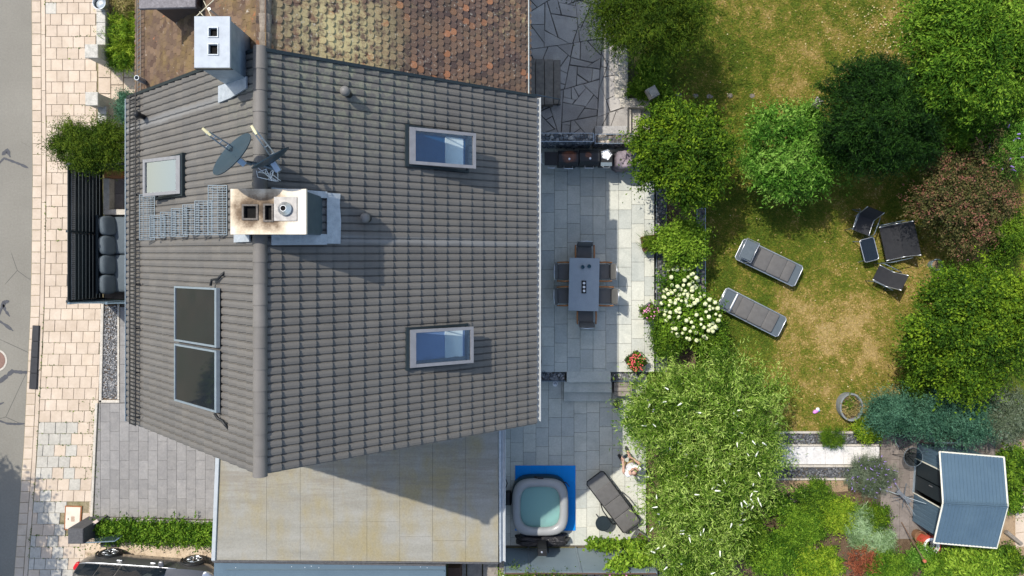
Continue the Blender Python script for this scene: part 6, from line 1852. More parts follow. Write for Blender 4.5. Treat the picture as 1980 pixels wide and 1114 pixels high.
MB().cushion((x, y_, .05), (.10, .055, .045), Matrix.Rotation(.5, 3, 'Z'), e=.8).build('body', mat('pink_toy', (.66, .24, .46), (.36, .16, .58), 16, .5), t, True)
MB().cushion((x + .06, y_ + .075, .06), (.055, .05, .035), e=.8).build('wing', MT['white'], t, True)
MB().cushion((x + .10, y_ + .03, .045), (.035, .03, .03), e=.8).build('tail', mat('cyan_toy', (.12, .40, .60), (.18, .48, .66), 9, .5), t, True)
for k, (a, b, lab) in enumerate(((1312, 184, 'flat stepping stone nearest the ivy'), (1345, 186, 'second stepping stone from the ivy'), (1372, 187, 'third stepping stone from the ivy'), (1411, 185, 'stepping stone in the dry patch'), (1454, 186, 'stepping stone furthest from the ivy'))):
    x, y_ = W2(a, b); rq = random.Random(k)
    P = [(x + .10 * math.cos(i * .9) * rq.uniform(.8, 1.2), y_ + .08 * math.sin(i * .9) * rq.uniform(.8, 1.2)) for i in range(7)]
    MB().prism(P, -.01, .022, .008).solo('stepping_stone', MT['terrace'], lab + ' on the lawn', 'stepping stone', group='stepping stones across the lawn')
x, y_ = W2(1586, 197, 1.5)
t = thing('bird_feeder', 'grey pyramid roofed bird feeder beside the dark yew', 'bird feeder', (x, y_, 0))
MB().tube([(x, y_, 0), (x, y_, 1.3)], .025, 7).build('post', MT['greywood'], t)
mb = MB(); q = [(x - .19, y_ - .05, 1.33), (x + .02, y_ - .2, 1.33), (x + .19, y_ + .05, 1.33), (x - .02, y_ + .2, 1.33)]
for i in range(4): mb.face(q[i], q[(i + 1) % 4], (x, y_, 1.56))
mb.face(*q[::-1]); mb.build('roof', mat('grey_felt_roof', (.18, .165, .15), (.14, .13, .12), 9, .9), t)
for i in range(4): MB().tube([q[i], (x, y_, 1.565)], .012, 5).build('roof_batten', MT['concrete'], t)
x, y_ = W2(1810, 512, .25)
t = thing('flower_pot', 'round grey flower pot at the foot of the leafy tree', 'flower pot', (x, y_, 0))
MB().lathe([(.12, 0), (.17, .28), (.185, .29), (.18, .31), (.16, .31), (.15, .25)], (x, y_, 0), 22, cap=False).build('pot', MT['zinc'], t, True, angle=R(40))
MB().lathe([(.155, .26), (.01, .27)], (x, y_, 0), 18, cap=False).build('soil', MT['drysoil'], t)

# ================================================================== SHED CORNER
SH = thing('garden_shed', 'blue grey ribbed metal garden shed with cream edged gable roof', 'shed', (13.3, -6.9, 0))
ze, zr = 1.60, 1.95
TL, TR, BR, BL = (12.55, -5.49), (14.44, -5.65), (14.22, -8.32), (12.38, -8.16)
RL, RR2 = (12.43, -6.86), (14.30, -6.95)
sheet = mat('blue_grey_ribbed_sheet', (.085, .135, .175), (.07, .115, .155), 2, .4, .15, fine=.05, fscale=20)
cream_t = mat('cream_trim', (.62, .60, .50), (.55, .53, .44), 9, .6)
def slope_panels(e0, e1, r0, r1, n):
    """ribbed roof sheets from eave e0-e1 up to ridge r0-r1"""
    for k in range(n):
        f0, f1 = k / n, (k + 1) / n
        L3 = lambda a, b, f, z: Vector((a[0] + (b[0] - a[0]) * f, a[1] + (b[1] - a[1]) * f, z))
        mb = MB(); prof = ((0, 0), (.70, 0), (.76, .018), (.94, .018), (1.0, 0))
        for (p, h0), (q, h1) in zip(prof[:-1], prof[1:]):
            a, b = f0 + (f1 - f0) * p, f0 + (f1 - f0) * q
            mb.face(L3(e0, e1, a, ze + h0), L3(e0, e1, b, ze + h1), L3(r0, r1, b, zr + h1), L3(r0, r1, a, zr + h0))
        mb.build('roof_sheet', sheet, SH)
slope_panels(BL, BR, RL, RR2, 18)
slope_panels(TR, TL, RR2, RL, 18)
for (a, za, b, zb) in ((TL, ze, TR, ze), (BL, ze, BR, ze), (TL, ze, RL, zr), (RL, zr, BL, ze), (TR, ze, RR2, zr), (RR2, zr, BR, ze)):
    MB().tube([(a[0], a[1], za), (b[0], b[1], zb)], .024, 6).build('edge_trim', cream_t, SH)
for k in range(3):
    o_ = (k - 1) * .05
    MB().tube([(RL[0], RL[1] + o_, zr + .012 + (.01 if k == 1 else 0)), (RR2[0], RR2[1] + o_, zr + .012 + (.01 if k == 1 else 0))], .014, 5).build('ridge_cap', sheet, SH)
wl = [(12.83, -5.64), (14.30, -5.76), (14.10, -8.22), (12.67, -8.10)]
def ribwall(p, q, z0, z1, name, n, zt=None):
    d = Vector((q[0] - p[0], q[1] - p[1], 0)); L = d.length; d.normalize(); nv = Vector((d.y, -d.x, 0))
    for k in range(n):
        mb = MB(); prof = ((0, 0), (.6, 0), (.68, .015), (.92, .015), (1, 0))
        for (a, h0), (b, h1) in zip(prof[:-1], prof[1:]):
            A = Vector((*p, 0)) + d * (L * (k + a) / n) + nv * h0; B = Vector((*p, 0)) + d * (L * (k + b) / n) + nv * h1
            za = z1 if zt is None else zt((k + a) / n); zb = z1 if zt is None else zt((k + b) / n)
            mb.face((A.x, A.y, z0), (B.x, B.y, z0), (B.x, B.y, zb), (A.x, A.y, za))
        mb.build('wall_sheet', sheet, SH)
ribwall(wl[0], wl[1], .03, 1.585, 'n', 12)          # north wall (outside faces up the picture)
for w_ in SH.children: pass
ribwall(wl[1], wl[2], .03, 1.585, 'e', 14)
ribwall(wl[2], wl[3], .03, 1.585, 's', 12)
fp = lambda f: (wl[3][0] + (wl[0][0] - wl[3][0]) * f, wl[3][1] + (wl[0][1] - wl[3][1]) * f)
gz = lambda f: 1.585 + .30 * (1 - abs(f - .5) * 2)
ribwall(fp(0), fp(.36), .03, 1.585, 'w', 6, lambda u: gz(u * .36))
ribwall(fp(.80), fp(1.0), .03, 1.585, 'w', 4, lambda u: gz(.8 + u * .2))
ribwall(fp(.36), fp(.80), 1.50, 1.585, 'w', 6, lambda u: gz(.36 + u * .44))
a, b = fp(.36), fp(.80)
MB().prism([wl[0], wl[1], wl[2], wl[3]], .0, .028).build('floor', MT['black'], SH)
for p in (a, b): MB().tube([(p[0] - .02, p[1], .03), (p[0] - .02, p[1], 1.5)], .024, 5).build('door_frame', cream_t, SH)
MB().tube([(a[0] - .02, a[1], 1.5), (b[0] - .02, b[1], 1.5)], .024, 5).build('door_frame', cream_t, SH)
MB().tube([(a[0] - .02, a[1], .03), (b[0] - .02, b[1], .03)], .03, 5).build('threshold', MT['alu_blue'], SH)
ms = (a[0] * .5 + b[0] * .5, a[1] * .5 + b[1] * .5)
DRR = MB().box(ms[0] - .01, ms[1] - .42, .05, ms[0] + .015, ms[1] + .02, 1.48).build('door', MT['anthracite'], SH)
DRL = MB().box(b[0] + .005, ms[1] + .03, .05, b[0] + .03, b[1] - .03, 1.48).build('door', MT['anthracite'], SH)
MB().tube([(ms[0] - .03, ms[1] - .06, .8), (ms[0] - .03, ms[1] - .06, .95)], .014, 5).build('handle', MT['alu'], DRR)

# terrace odds: glass table, chairs, drying rack, hose reel, rake
def glass_round(label, px_, py_, z, r, m, seed):
    x, y_ = W2(px_, py_, z)
    t = thing('round_glass_table', label, 'table', (x, y_, .02))
    MB().lathe([(r - .01, z - .008), (r - .01, z), (.004, z)], (x, y_, 0), 32).build('glass_top', m, t)
    MB().tube([(x + r * math.cos(k * .2618), y_ + r * math.sin(k * .2618), z) for k in range(24)], .007, 6, closed=True).build('rim', MT['steel'], t, True)
    for k in range(4):
        q = k * 1.571 + .4; MB().tube([(x + r * .8 * math.cos(q), y_ + r * .8 * math.sin(q), z - .01), (x + r * .25 * math.cos(q), y_ + r * .25 * math.sin(q), .4), (x + r * 1.0 * math.cos(q), y_ + r * 1.0 * math.sin(q), .025)], .011, 5).build('leg', MT['black'], t)
    return t
glass_round('round smoked glass garden table before the shed', 1766, 884, .72, .29, glossy_glass('smoked_glass', (.62, .66, .68), .10), 1)
def fold_chair(label, px_, py_, ang):
    x, y_ = W2(px_, py_, .45)
    t = thing('folding_chair', label, 'chair', (x, y_, .025), ang)
    MB().box(-.21, -.21, .42, .21, .21, .435).build('seat', MT['fab_black'], t, world=False)
    MB().obox((-.26, 0, .68), (.006, .20, .2), Matrix.Rotation(R(-12), 3, 'Y')).build('backrest', MT['fab_black'], t, world=False)
    for s_ in (-1, 1):
        MB().tube([(.24, s_ * .22, 0), (-.22, s_ * .22, .45), (-.31, s_ * .22, .9)], .011, 5).build('leg', MT['steel'], t, True, world=False)
        MB().tube([(-.24, s_ * .235, 0), (.2, s_ * .235, .43)], .011, 5).build('leg', MT['steel'], t, True, world=False)
fold_chair('black folding chair in the shade beside the juniper hedge', 1748, 848, R(-70))
x, y_ = W2(1751, 962, .55)
t = thing('drying_rack', 'collapsed thin metal drying rack on the shed terrace', 'drying rack', (x, y_, .025), R(-42))
for i, (a, b) in enumerate((((-.5, .28, .0), (.45, -.25, .75)), ((-.5, -.28, .0), (.45, .25, .75)), ((-.42, .3, .75), (.5, -.26, .0)), ((-.42, -.3, .75), (.5, .26, .0)))):
    MB().tube([a, b], .011, 5).build('leg', MT['steel'], t, world=False)
MB().box(-.26, -.05, .36, .26, .05, .44).build('folded_wing', MT['alu'], t, world=False)
for k in range(3): MB().tube([(-.4, -.28 + .28 * k, .75), (.4, -.25 + .25 * k, .74)], .005, 4).build('line', MT['steel'], t, world=False)
x, y_ = W2(1801, 1056, .35)
t = thing('hose_reel', 'red and white round hose drum beside the shed corner', 'hose reel', (x, y_, .0))
MB().lathe([(.24, 0), (.30, .03), (.31, .32), (.29, .36), (.25, .36)], (x, y_, .0), 28, cap=False).build('drum', mat('red_plastic', (.42, .075, .045), (.34, .06, .04), 9, .5), t, True, angle=R(40))
MB().lathe([(.255, .36), (.245, .37), (.18, .36), (.175, .30)], (x, y_, 0), 28, cap=False).build('rim', MT['white'], t, True, angle=R(40))
mb = MB(); 
for k in range(4): mb.tube([(x + .14 * math.cos(i * .35), y_ + .14 * math.sin(i * .35), .10 + .05 * k) for i in range(18)], .022, 6, closed=True)
mb.build('hose', MT['white'], t, True)
x, y_ = W2(1782, 1040, .3)
MB().lathe([(.16, 0), (.20, .28), (.18, .28), (.15, .04)], (x, y_, .0), 20).solo('clay_pot', mat('brown_clay', (.22, .12, .06), (.17, .09, .05), 9, .8), 'brown clay pot leaning by the hose drum', 'pot', smooth=True, angle=R(40))
t = thing('garden_rake', 'long wooden handled rake leaning beside the terrace', 'rake', W(1744, 1010, .05))
a, b = Vector(W(1743, 1010, .03)), Vector(W(1788, 1085, 1.1))
MB().tube([a, b], .016, 6).build('handle', mat('brown_handle', (.14, .09, .06)), t)
MB().lathe([(.05, -.03), (.05, .02), (.01, .03)], tuple(b), 10).build('end_knob', MT['terracotta'], t)
# edging log
for (pts, lab) in (([(1540, 1058), (1572, 1062), (1596, 1066)], 'grey weathered edging log left of the rust red shrub'), ([(1648, 1068), (1690, 1074), (1734, 1082)], 'grey weathered edging log right of the rust red shrub')):
    P = [W(x, y_, .08) for x, y_ in pts]
    MB().tube(P, [.055, .065, .05], 8).solo('edging_log', MT['greywood'], lab, 'log', smooth=True, angle=R(40))
P = [W(1945, 1028, .1), W(1975, 1052, .12)]
MB().tube(P, [.07, .06], 8).solo('edging_log', MT['greywood'], 'pale log lying on the dry soil beside the shed', 'log', smooth=True, angle=R(40))
x, y_ = W2(1828, 838, .35)
t = thing('zinc_trough', 'dark zinc raised trough half hidden under the blue junipers', 'trough', (x, y_, 0))
MB().holed(x - .40, y_ - .30, x + .40, y_ + .30, 0, .40, [(x - .37, y_ - .27, x + .37, y_ + .27)], .3).build('box', MT['zinc'], t)
MB().box(x - .37, y_ - .27, .05, x + .37, y_ + .27, .33).build('soil', MT['soil'], t)

# ================================================================== CAR
def car():
    ang = R(-4.6)
    cx_, cy_ = W2(295.5, 1080, .3)
    # right side wheels sit at local y=+.80
    ox, oy = cx_ + .80 * math.sin(ang), cy_ - .80 * math.cos(ang)
    t = thing('parked_car', 'dark grey estate car parked on the worn concrete drive', 'car', (ox, oy, .03), ang)
    paint = N('metallic_grey_paint')
    pm = paint.done(paint.bsdf((.12, .118, .115), .3, .5, .5, None, .9))
    #      x,   hw,  sill, belt, roof, roof hw
    stn = [(-2.10, .55, .42, .62, .66, .40), (-2.04, .70, .30, .80, .95, .52), (-1.90, .80, .24, .90, 1.22, .56), (-1.65, .86, .20, .95, 1.40, .58), (-1.2, .885, .20, .95, 1.46, .60),
           (-.6, .89, .20, .94, 1.48, .61), (.1, .89, .20, .93, 1.46, .60), (.45, .89, .20, .92, 1.36, .58), (.78, .885, .20, .92, 1.13, .56), (1.05, .88, .20, .91, .97, .62),
           (1.5, .86, .20, .86, .90, .60), (1.85, .80, .24, .76, .80, .52), (2.08, .68, .30, .62, .67, .42), (2.20, .48, .40, .52, .55, .30)]
    def sect(s):
        x, hw, zs, zb, zr, rw = s
        return [(x, 0, zs), (x, hw * .9, zs), (x, hw, zs + .12), (x, hw * 1.015, (zs + zb) / 2 + .05), (x, hw * .965, zb), (x, rw + .03, zr - .05), (x, rw * .8, zr), (x, 0, zr + .015)]
    S = [sect(s) for s in stn]
    mb = MB(); n = 8
    for s in S:
        mb.V += s + [(x, -y_, z) for x, y_, z in s[1:-1]][::-1]
    m = 14
    for i in range(len(S) - 1):
        for k in range(m):
            mb.F.append((i * m + k, i * m + (k + 1) % m, (i + 1) * m + (k + 1) % m, (i + 1) * m + k)[::-1])
    mb.F.append(tuple(range(m))); mb.F.append(tuple(range((len(S) - 1) * m, len(S) * m))[::-1])
    me_o = mb.build('body', pm, t, True, world=False, angle=R(35))
    gl_ = MT['darkpane']
    for s_ in (1, -1):
        for (i0, i1, nm) in ((2, 4, 'rear_side_window'), (4, 5, 'rear_door_window'), (5, 8, 'front_door_window')):
            for i in range(i0, i1):
                a, b = S[i], S[i + 1]
                f0 = .04 if i == i0 else 0; f1 = .96 if i == i1 - 1 else 1
                lp = lambda p, q, f: Vector(p).lerp(Vector(q), f)
                lo0, lo1 = lp(a[4], b[4], f0), lp(a[4], b[4], f1); hi0, hi1 = lp(a[5], b[5], f0), lp(a[5], b[5], f1)
                q = [lo0.lerp(hi0, .10), lo1.lerp(hi1, .10), lo1.lerp(hi1, .93), lo0.lerp(hi0, .93)]
                q = [Vector((v.x, (v.y + .012) * s_, v.z + .006)) for v in q]
                MB().face(*(q if s_ < 0 else q[::-1])).build(nm, gl_, t, world=False)
        mb = MB(); mb.tube([(S[i][4][0], (S[i][4][1] + .006) * s_, S[i][4][2] + .01) for i in range(2, 10)], .014, 6); mb.build('chrome_strip', MT['alu'], t, True, world=False)
        mb = MB(); mb.cushion((.62, s_ * 1.0, .99), (.09, .10, .065), e=.6); mb.build('wing_mirror', pm, t, True, world=False)
        for x in (-.75, .28): 
            mb = MB(); mb.cushion((x, s_ * .905, .80), (.095, .022, .018), e=.6); mb.build('door_handle', MT['alu'], t, True, world=False)
        for x in (-.72, .30, 1.02):
            mb = MB(); mb.box(x - .003, s_ * .90 - .004, .3, x + .003, s_ * .905 + .004, .86)
        for x in (-1.32, 1.32):
            wh = part_empty('wheel', t)
            cyl = lambda prof, nm, m_, sm=True: None
            def disc(prof, nm, m_):
                mb = MB(); nn = 26
                for r0, yy in prof:
                    mb.V += [(x + r0 * math.cos(2 * math.pi * k / nn), s_ * yy, .32 + r0 * math.sin(2 * math.pi * k / nn)) for k in range(nn)]
                mb.F = [(i * nn + k, i * nn + (k + 1) % nn, (i + 1) * nn + (k + 1) % nn, (i + 1) * nn + k) for i in range(len(prof) - 1) for k in range(nn)]
                mb.F.append(tuple(range((len(prof) - 1) * nn, len(prof) * nn)))
                return mb.build(nm, m_, wh, True, world=False, angle=R(35))
            disc([(.33, .70), (.33, .90), (.315, .915), (.24, .918), (.23, .90)], 'tyre', MT['black'])
            disc([(.235, .905), (.215, .92), (.205, .90), (.20, .86)], 'rim', MT['alu'])
            mb = MB()
            for k in range(5):
                a = k * 1.2566 + .3
                for d_ in (-.11, .11): mb.tube([(x + .05 * math.cos(a), s_ * .915, .32 + .05 * math.sin(a)), (x + .21 * math.cos(a + d_), s_ * .915, .32 + .21 * math.sin(a + d_))], .02, 5)
            mb.build('spokes', MT['alu'], wh, True, world=False)
            mb = MB(); mb.tube([(x + .375 * math.cos(R(k)), s_ * (.895), .33 + .375 * math.sin(R(k))) for k in range(-5, 186, 10)], .028, 6); mb.build('wheel_arch', MT['black'], t, True, world=False)
        mb = MB(); mb.cushion((-1.97, s_ * .66, .86), (.10, .14, .06), Matrix.Rotation(s_ * -.5, 3, 'Z'), e=.6); mb.build('tail_light', mat('red_tail_light', (.45, .01, .015), (.38, .01, .012), 9, .2) if 'red_tail_light' not in bpy.data.materials else bpy.data.materials['red_tail_light'], t, True, world=False)
        mb = MB(); mb.cushion((1.93, s_ * .62, .70), (.17, .11, .055), Matrix.Rotation(s_ * -.55, 3, 'Z') @ Matrix.Rotation(.3, 3, 'Y'), e=.6); mb.build('headlight', MT['alu'], t, True, world=False)
        mb = MB(); mb.tube([(-1.5, s_ * .62, 1.46), (-.6, s_ * .64, 1.53), (.2, s_ * .62, 1.47)], .016, 6); mb.build('roof_rail', MT['alu'], t, True, world=False)
    q = [Vector((.36, .52, 1.415)), Vector((.36, -.52, 1.415)), Vector((1.02, -.58, 1.0)), Vector((1.02, .58, 1.0))]
    mb = MB(); mb.face(*[v + Vector((.012, 0, .018)) for v in q][::-1]); mb.build('windscreen', gl_, t, world=False)
car()

# ================================================================== PERSON
def skin_mesh(name, verts, edges, radii, m, parent, lvl=2):
    me = bpy.data.meshes.new(name); me.from_pydata(verts, edges, [])
    o = bpy.data.objects.new(name, me); link(o, parent); me.materials.append(m)
    o.modifiers.new('skin', 'SKIN').use_smooth_shade = True
    for sv, r in zip(me.skin_vertices[0].data, radii):
        sv.radius = (r, r) if not hasattr(r, '__len__') else r
    me.skin_vertices[0].data[0].use_root = True
    o.modifiers.new('sub', 'SUBSURF').levels = lvl; o.modifiers['sub'].render_levels = lvl
    return o
def person():
    fx, fy = W2(1211, 884)
    rz = R(28)                                   # faces local +y, turned towards upper left
    t = thing('person', 'man in white t-shirt and sunglasses standing with a drone controller', 'person', (fx - .04, fy, .001), rz)
    skin_m = mat('skin', (.46, .29, .22), (.42, .26, .19), 12, .55)
    v = [(0, 0, .95), (0, .01, 1.12), (0, 0, 1.30), (0, -.01, 1.44), (0, .0, 1.53), (0, .03, 1.63), (0, .02, 1.72),          # 0-6 pelvis..crown
         (-.19, -.02, 1.42), (-.27, .0, 1.18), (-.15, .26, 1.16), (-.10, .33, 1.18),                                           # 7-10 left arm
         (.19, -.02, 1.42), (.28, .0, 1.18), (.16, .26, 1.16), (.11, .33, 1.18),                                               # 11-14 right arm
         (-.10, 0, .90), (-.12, .02, .50), (-.13, -.02, .09), (-.14, .13, .04),                                                # 15-18
         (.10, 0, .90), (.13, .05, .50), (.15, .10, .09), (.17, .25, .04)]                                                     # 19-22
    e = [(0, 1), (1, 2), (2, 3), (3, 4), (4, 5), (5, 6), (3, 7), (7, 8), (8, 9), (9, 10), (3, 11), (11, 12), (12, 13), (13, 14), (0, 15), (15, 16), (16, 17), (17, 18), (0, 19), (19, 20), (20, 21), (21, 22)]
    rad = [(.15, .11), (.14, .10), (.16, .11), (.12, .09), .055, (.075, .09), (.055, .07), .065, .048, .034, .030, .065, .048, .034, .030, .085, .062, .042, .035, .085, .062, .042, .035]
    skin_mesh('body', v, e, rad, skin_m, t)
    # clothes
    iv = [0, 1, 2, 3, 7, 11]; sv = [v[i] for i in iv] + [tuple(Vector(v[7]).lerp(Vector(v[8]), .55)), tuple(Vector(v[11]).lerp(Vector(v[12]), .55))]
    skin_mesh('t_shirt', sv, [(0, 1), (1, 2), (2, 3), (3, 4), (3, 5), (4, 6), (5, 7)], [(.175, .135), (.17, .13), (.19, .14), (.15, .115), .085, .085, .075, .075], mat('white_cotton', (.80, .80, .82), (.74, .74, .77), 9, .8, bump=.3, bscale=14, bdist=.02), t)
    skin_mesh('shorts', [(0, 0, .98), (0, 0, .90), (-.10, 0, .86), (-.12, .02, .56), (.10, 0, .86), (.13, .05, .56)], [(0, 1), (1, 2), (2, 3), (1, 4), (4, 5)], [(.175, .135), (.17, .13), .11, .095, .11, .095], mat('tan_cotton', (.36, .26, .13), (.30, .21, .10), 9, .85), t)
    for a, b in ((17, 18), (21, 22)):
        p, q = Vector(v[a]), Vector(v[b])
        Mx = Matrix.Rotation(math.atan2(q.y - p.y, q.x - p.x), 3, 'Z')
        MB().cushion(((p.x + q.x) / 2, (p.y + q.y) / 2, .05), (.145, .05, .05), Mx, e=.7).build('shoe', mat('dark_shoe', (.03, .032, .03), (.045, .045, .04), 9, .7), t, True, world=False)
    # hands: palm and five fingers closed on the controller
    for s_ in (-1, 1):
        wx, wy, wz = s_ * .105, .33, 1.18
        hv = [(wx, wy, wz), (wx - s_ * .012, wy + .055, wz + .0)]; he = [(0, 1)]; hr = [.027, .031]
        for k in range(4):
            b = len(hv); hx = wx + s_ * (.018 - k * .013)
            ln = (.058, .072, .070, .055)[k]
            hv += [(hx, wy + .06, wz - .012 + .0 * k), (hx - s_ * .018, wy + .06 + ln * .6, wz - .03), (hx - s_ * .05, wy + .06 + ln * .75, wz - .035)]
            he += [(1, b), (b, b + 1), (b + 1, b + 2)]; hr += [.0105, .0095, .008]
        b = len(hv); hv += [(wx - s_ * .035, wy + .035, wz + .03), (wx - s_ * .055, wy + .065, wz + .042)]; he += [(0, b), (b, b + 1)]; hr += [.0115, .0095]
        skin_mesh('hand', hv, he, hr, skin_m, t, 1)
    # head: face turned up
    H = Vector((0, .045, 1.66)); tilt = Matrix.Rotation(R(38), 3, 'X')
    hd = MB(); hd.cushion(H, (.078, .10, .115), tilt, e=1.0, nu=20, nv=14)
    hd.build('head', skin_m, t, True, world=False)
    def on(p): return H + tilt @ Vector(p)
    MB().cushion(on((0, .10, -.01)), (.014, .02, .022), tilt, e=1).build('nose', skin_m, t, True, world=False)
    MB().cushion(on((0, .086, -.055)), (.028, .012, .009), tilt, e=1).build('mouth', mat('lip', (.45, .16, .13), (.40, .14, .12), 9, .5), t, True, world=False)
    for s_ in (-1, 1):
        MB().cushion(on((s_ * .079, 0, 0)), (.010, .02, .03), tilt, e=1).build('ear', skin_m, t, True, world=False)
    sg = MB()
    for s_ in (-1, 1):
        sg.cushion(on((s_ * .033, .092, .02)), (.030, .012, .020), tilt, e=.7); sg.tube([on((s_ * .06, .08, .025)), on((s_ * .084, .0, .02))], .004, 5)
    sg.tube([on((-.01, .102, .025)), on((.01, .102, .025))], .004, 5)
    sg.build('sunglasses', MT['black'], t, True, world=False)
    cap_ = MB(); cap_.cushion(on((0, -.012, .012)), (.0795, .0985, .112), tilt, e=1.0, nu=20, nv=14)
    hh_ = cap_.mesh('tmp'); bpy.data.meshes.remove(hh_)
    cut = [f for f in cap_.F if sum((Vector(cap_.V[i]) - H).dot(tilt @ Vector((0, -.75, .5))) for i in f) / len(f) > .028]
    cap_.F = cut; cap_.build('hair', mat('short_brown_hair', (.10, .055, .03), (.15, .09, .055), 40, .8), t, True, world=False)
    # controller held in both hands: its own thing
    c, s_ = math.cos(rz), math.sin(rz); lx, ly = 0, .40
    X, Y = fx - .04 + lx * c - ly * s_, fy + lx * s_ + ly * c
    k = thing('drone_controller', 'dark drone remote controller held in the hands of the standing man', 'controller', (X, Y, 1.17), rz)
    MB().cushion((0, 0, .015), (.09, .055, .022), e=.4).build('body', MT['anthracite'], k, True, world=False)
    MB().box(-.045, -.03, .038, .045, .03, .042).build('screen', MT['darkpane'], k, world=False)
    for q in (-.065, .065): MB().tube([(q, .01, .03), (q, .01, .055)], .008, 6).build('stick', MT['steel'], k, world=False)
person()

# ================================================================== PLANTS
def lob(cx, cy, rx, ry, zc, rz, k, seed, sub=.36):
    """a core and many smaller lobes over it, for an uneven outline and light and dark clumps"""
    r = random.Random(seed)
    if rx > 40: rx, ry = rx * .985, ry * .985
    out = [px_blob(cx, cy, rx * .62, ry * .62, zc, rz * .66)]
    n = 3 * k + 9
    for i in range(n):
        zz = 1 - 1.25 * (i + .5) / n; a = 2.39996 * i + r.uniform(-.5, .5); h = math.sqrt(max(0, 1 - zz * zz))
        q = sub * r.uniform(.55, 1.0); d = 1.03 - q + r.uniform(-.06, .06)
        out.append(px_blob(cx + rx * d * h * math.cos(a), cy + ry * d * h * math.sin(a), rx * q, ry * q, zc + rz * d * zz * .9, rz * q * 1.05))
    return out
# front
plant('grass_shrub', 'loose yellow green grassy shrub behind the low garden wall', 'shrub', lob(240, 75, 36, 62, .55, .5, 5, 1), 7000, (.20, .022), 'l_yellow', 101, ground=.01, clump=.16, up=.35)
plant('dry_shrub', 'dry golden shrub at the upper edge beside the old house', 'shrub', lob(240, 10, 32, 34, .5, .45, 4, 2), 4000, (.16, .02), 'l_dry', 102, ground=.01, clump=.14, up=.3)
plant('creeping_shrub', 'bright green feathery shrub spilling towards the entrance path', 'shrub', lob(234, 108, 30, 30, .5, .42, 4, 3), 4500, (.13, .02), 'l_bright', 103, ground=.01, clump=.13)
plant('blue_conifer', 'blue grey conifer beside the entrance path', 'conifer', lob(250, 212, 22, 34, .8, .75, 4, 4), 9000, (.09, .02), 'l_blue', 104, trunk=(.04,), spray=1.1, clump=.12)
plant('conifer_shrub', 'green spreading conifer over the corner of the black fence', 'conifer', lob(172, 281, 76, 48, 1.5, .75, 7, 5) + [px_blob(225, 285, 34, 40, 1.55, .7)], 34000, (.11, .026), 'l_conifer', 105, trunk=(.07, 205, 290), spray=1.1, clump=.14, inner=.12, shoots=.05)
plant('ground_hedge', 'long low green hedge between the drive and the railing', 'hedge', [px_blob(200 + k * 24, 1024 + k * .9 + (k % 2) * 2, 23, 21, .28, .26) for k in range(10)], 15000, (.11, .05), 'l_bright', 106, ground=.03, clump=.09, per=14, inner=.1)
# neighbour garden
plant('yew_conifer', 'large green conifer overhanging the crazy paving at the upper edge', 'conifer', lob(1255, 30, 112, 95, 2.6, 1.5, 8, 6) + [px_blob(1240, -25, 110, 60, 2.6, 1.5)], 42000, (.15, .026), 'l_conifer', 107, trunk=(.12, 1270, 10), spray=1.5, droop=.4, clump=.20, inner=.12)
plant('ivy', 'yellow green ivy around the stone lantern', 'ivy', [px_blob(1235, 178, 26, 14, .58, .12), px_blob(1275, 190, 24, 26, .55, .25), px_blob(1250, 160, 26, 22, .5, .3), px_blob(1255, 130, 26, 24, .5, .35)], 5200, (.10, .07), 'l_vine', 108, ground=.0, clump=.10, per=12, low=.0)
plant('leafy_tree', 'olive green leafy tree beside the covered grill', 'tree', lob(1316, 298, 102, 104, 2.3, 1.15, 8, 9), 30000, (.12, .06), 'l_olive', 109, trunk=(.09, 1300, 310), clump=.17, rough=.2)
plant('leafy_shrub', 'fresh green leafy shrub between the olive tree and dark yew', 'shrub', lob(1530, 292, 104, 96, 1.6, 1.0, 8, 10), 26000, (.15, .045), 'l_silver', 110, trunk=(.06, 1520, 290), clump=.17, rough=.2)
plant('dark_yew', 'dense dark green round yew tree at the lawn edge', 'tree', lob(1702, 226, 126, 122, 2.4, 1.7, 8, 11), 62000, (.12, .032), 'l_dark', 111, trunk=(.12, 1690, 240), spray=.9, clump=.17, inner=.10, rough=.1, shoots=.05)
plant('bright_tree', 'tall bright green tree filling the upper right corner', 'tree', lob(1880, 90, 130, 150, 3.0, 1.6, 8, 12) + [px_blob(1820, 60, 70, 70, 2.6, 1.2)], 40000, (.14, .055), 'l_bright', 112, trunk=(.12, 1870, 110), clump=.20, rough=.2)
plant('bright_shrub', 'bright green shrub hugging the right side of the dark yew', 'shrub', lob(1855, 215, 62, 75, 1.7, 1.0, 6, 13), 16000, (.12, .04), 'l_bright', 113, trunk=(.05,), clump=.16)
plant('shade_shrub', 'dark green shrub at the right edge under the bright tree', 'shrub', lob(1955, 205, 46, 42, 1.2, .8, 4, 14), 9000, (.10, .04), 'l_green', 114, clump=.14)
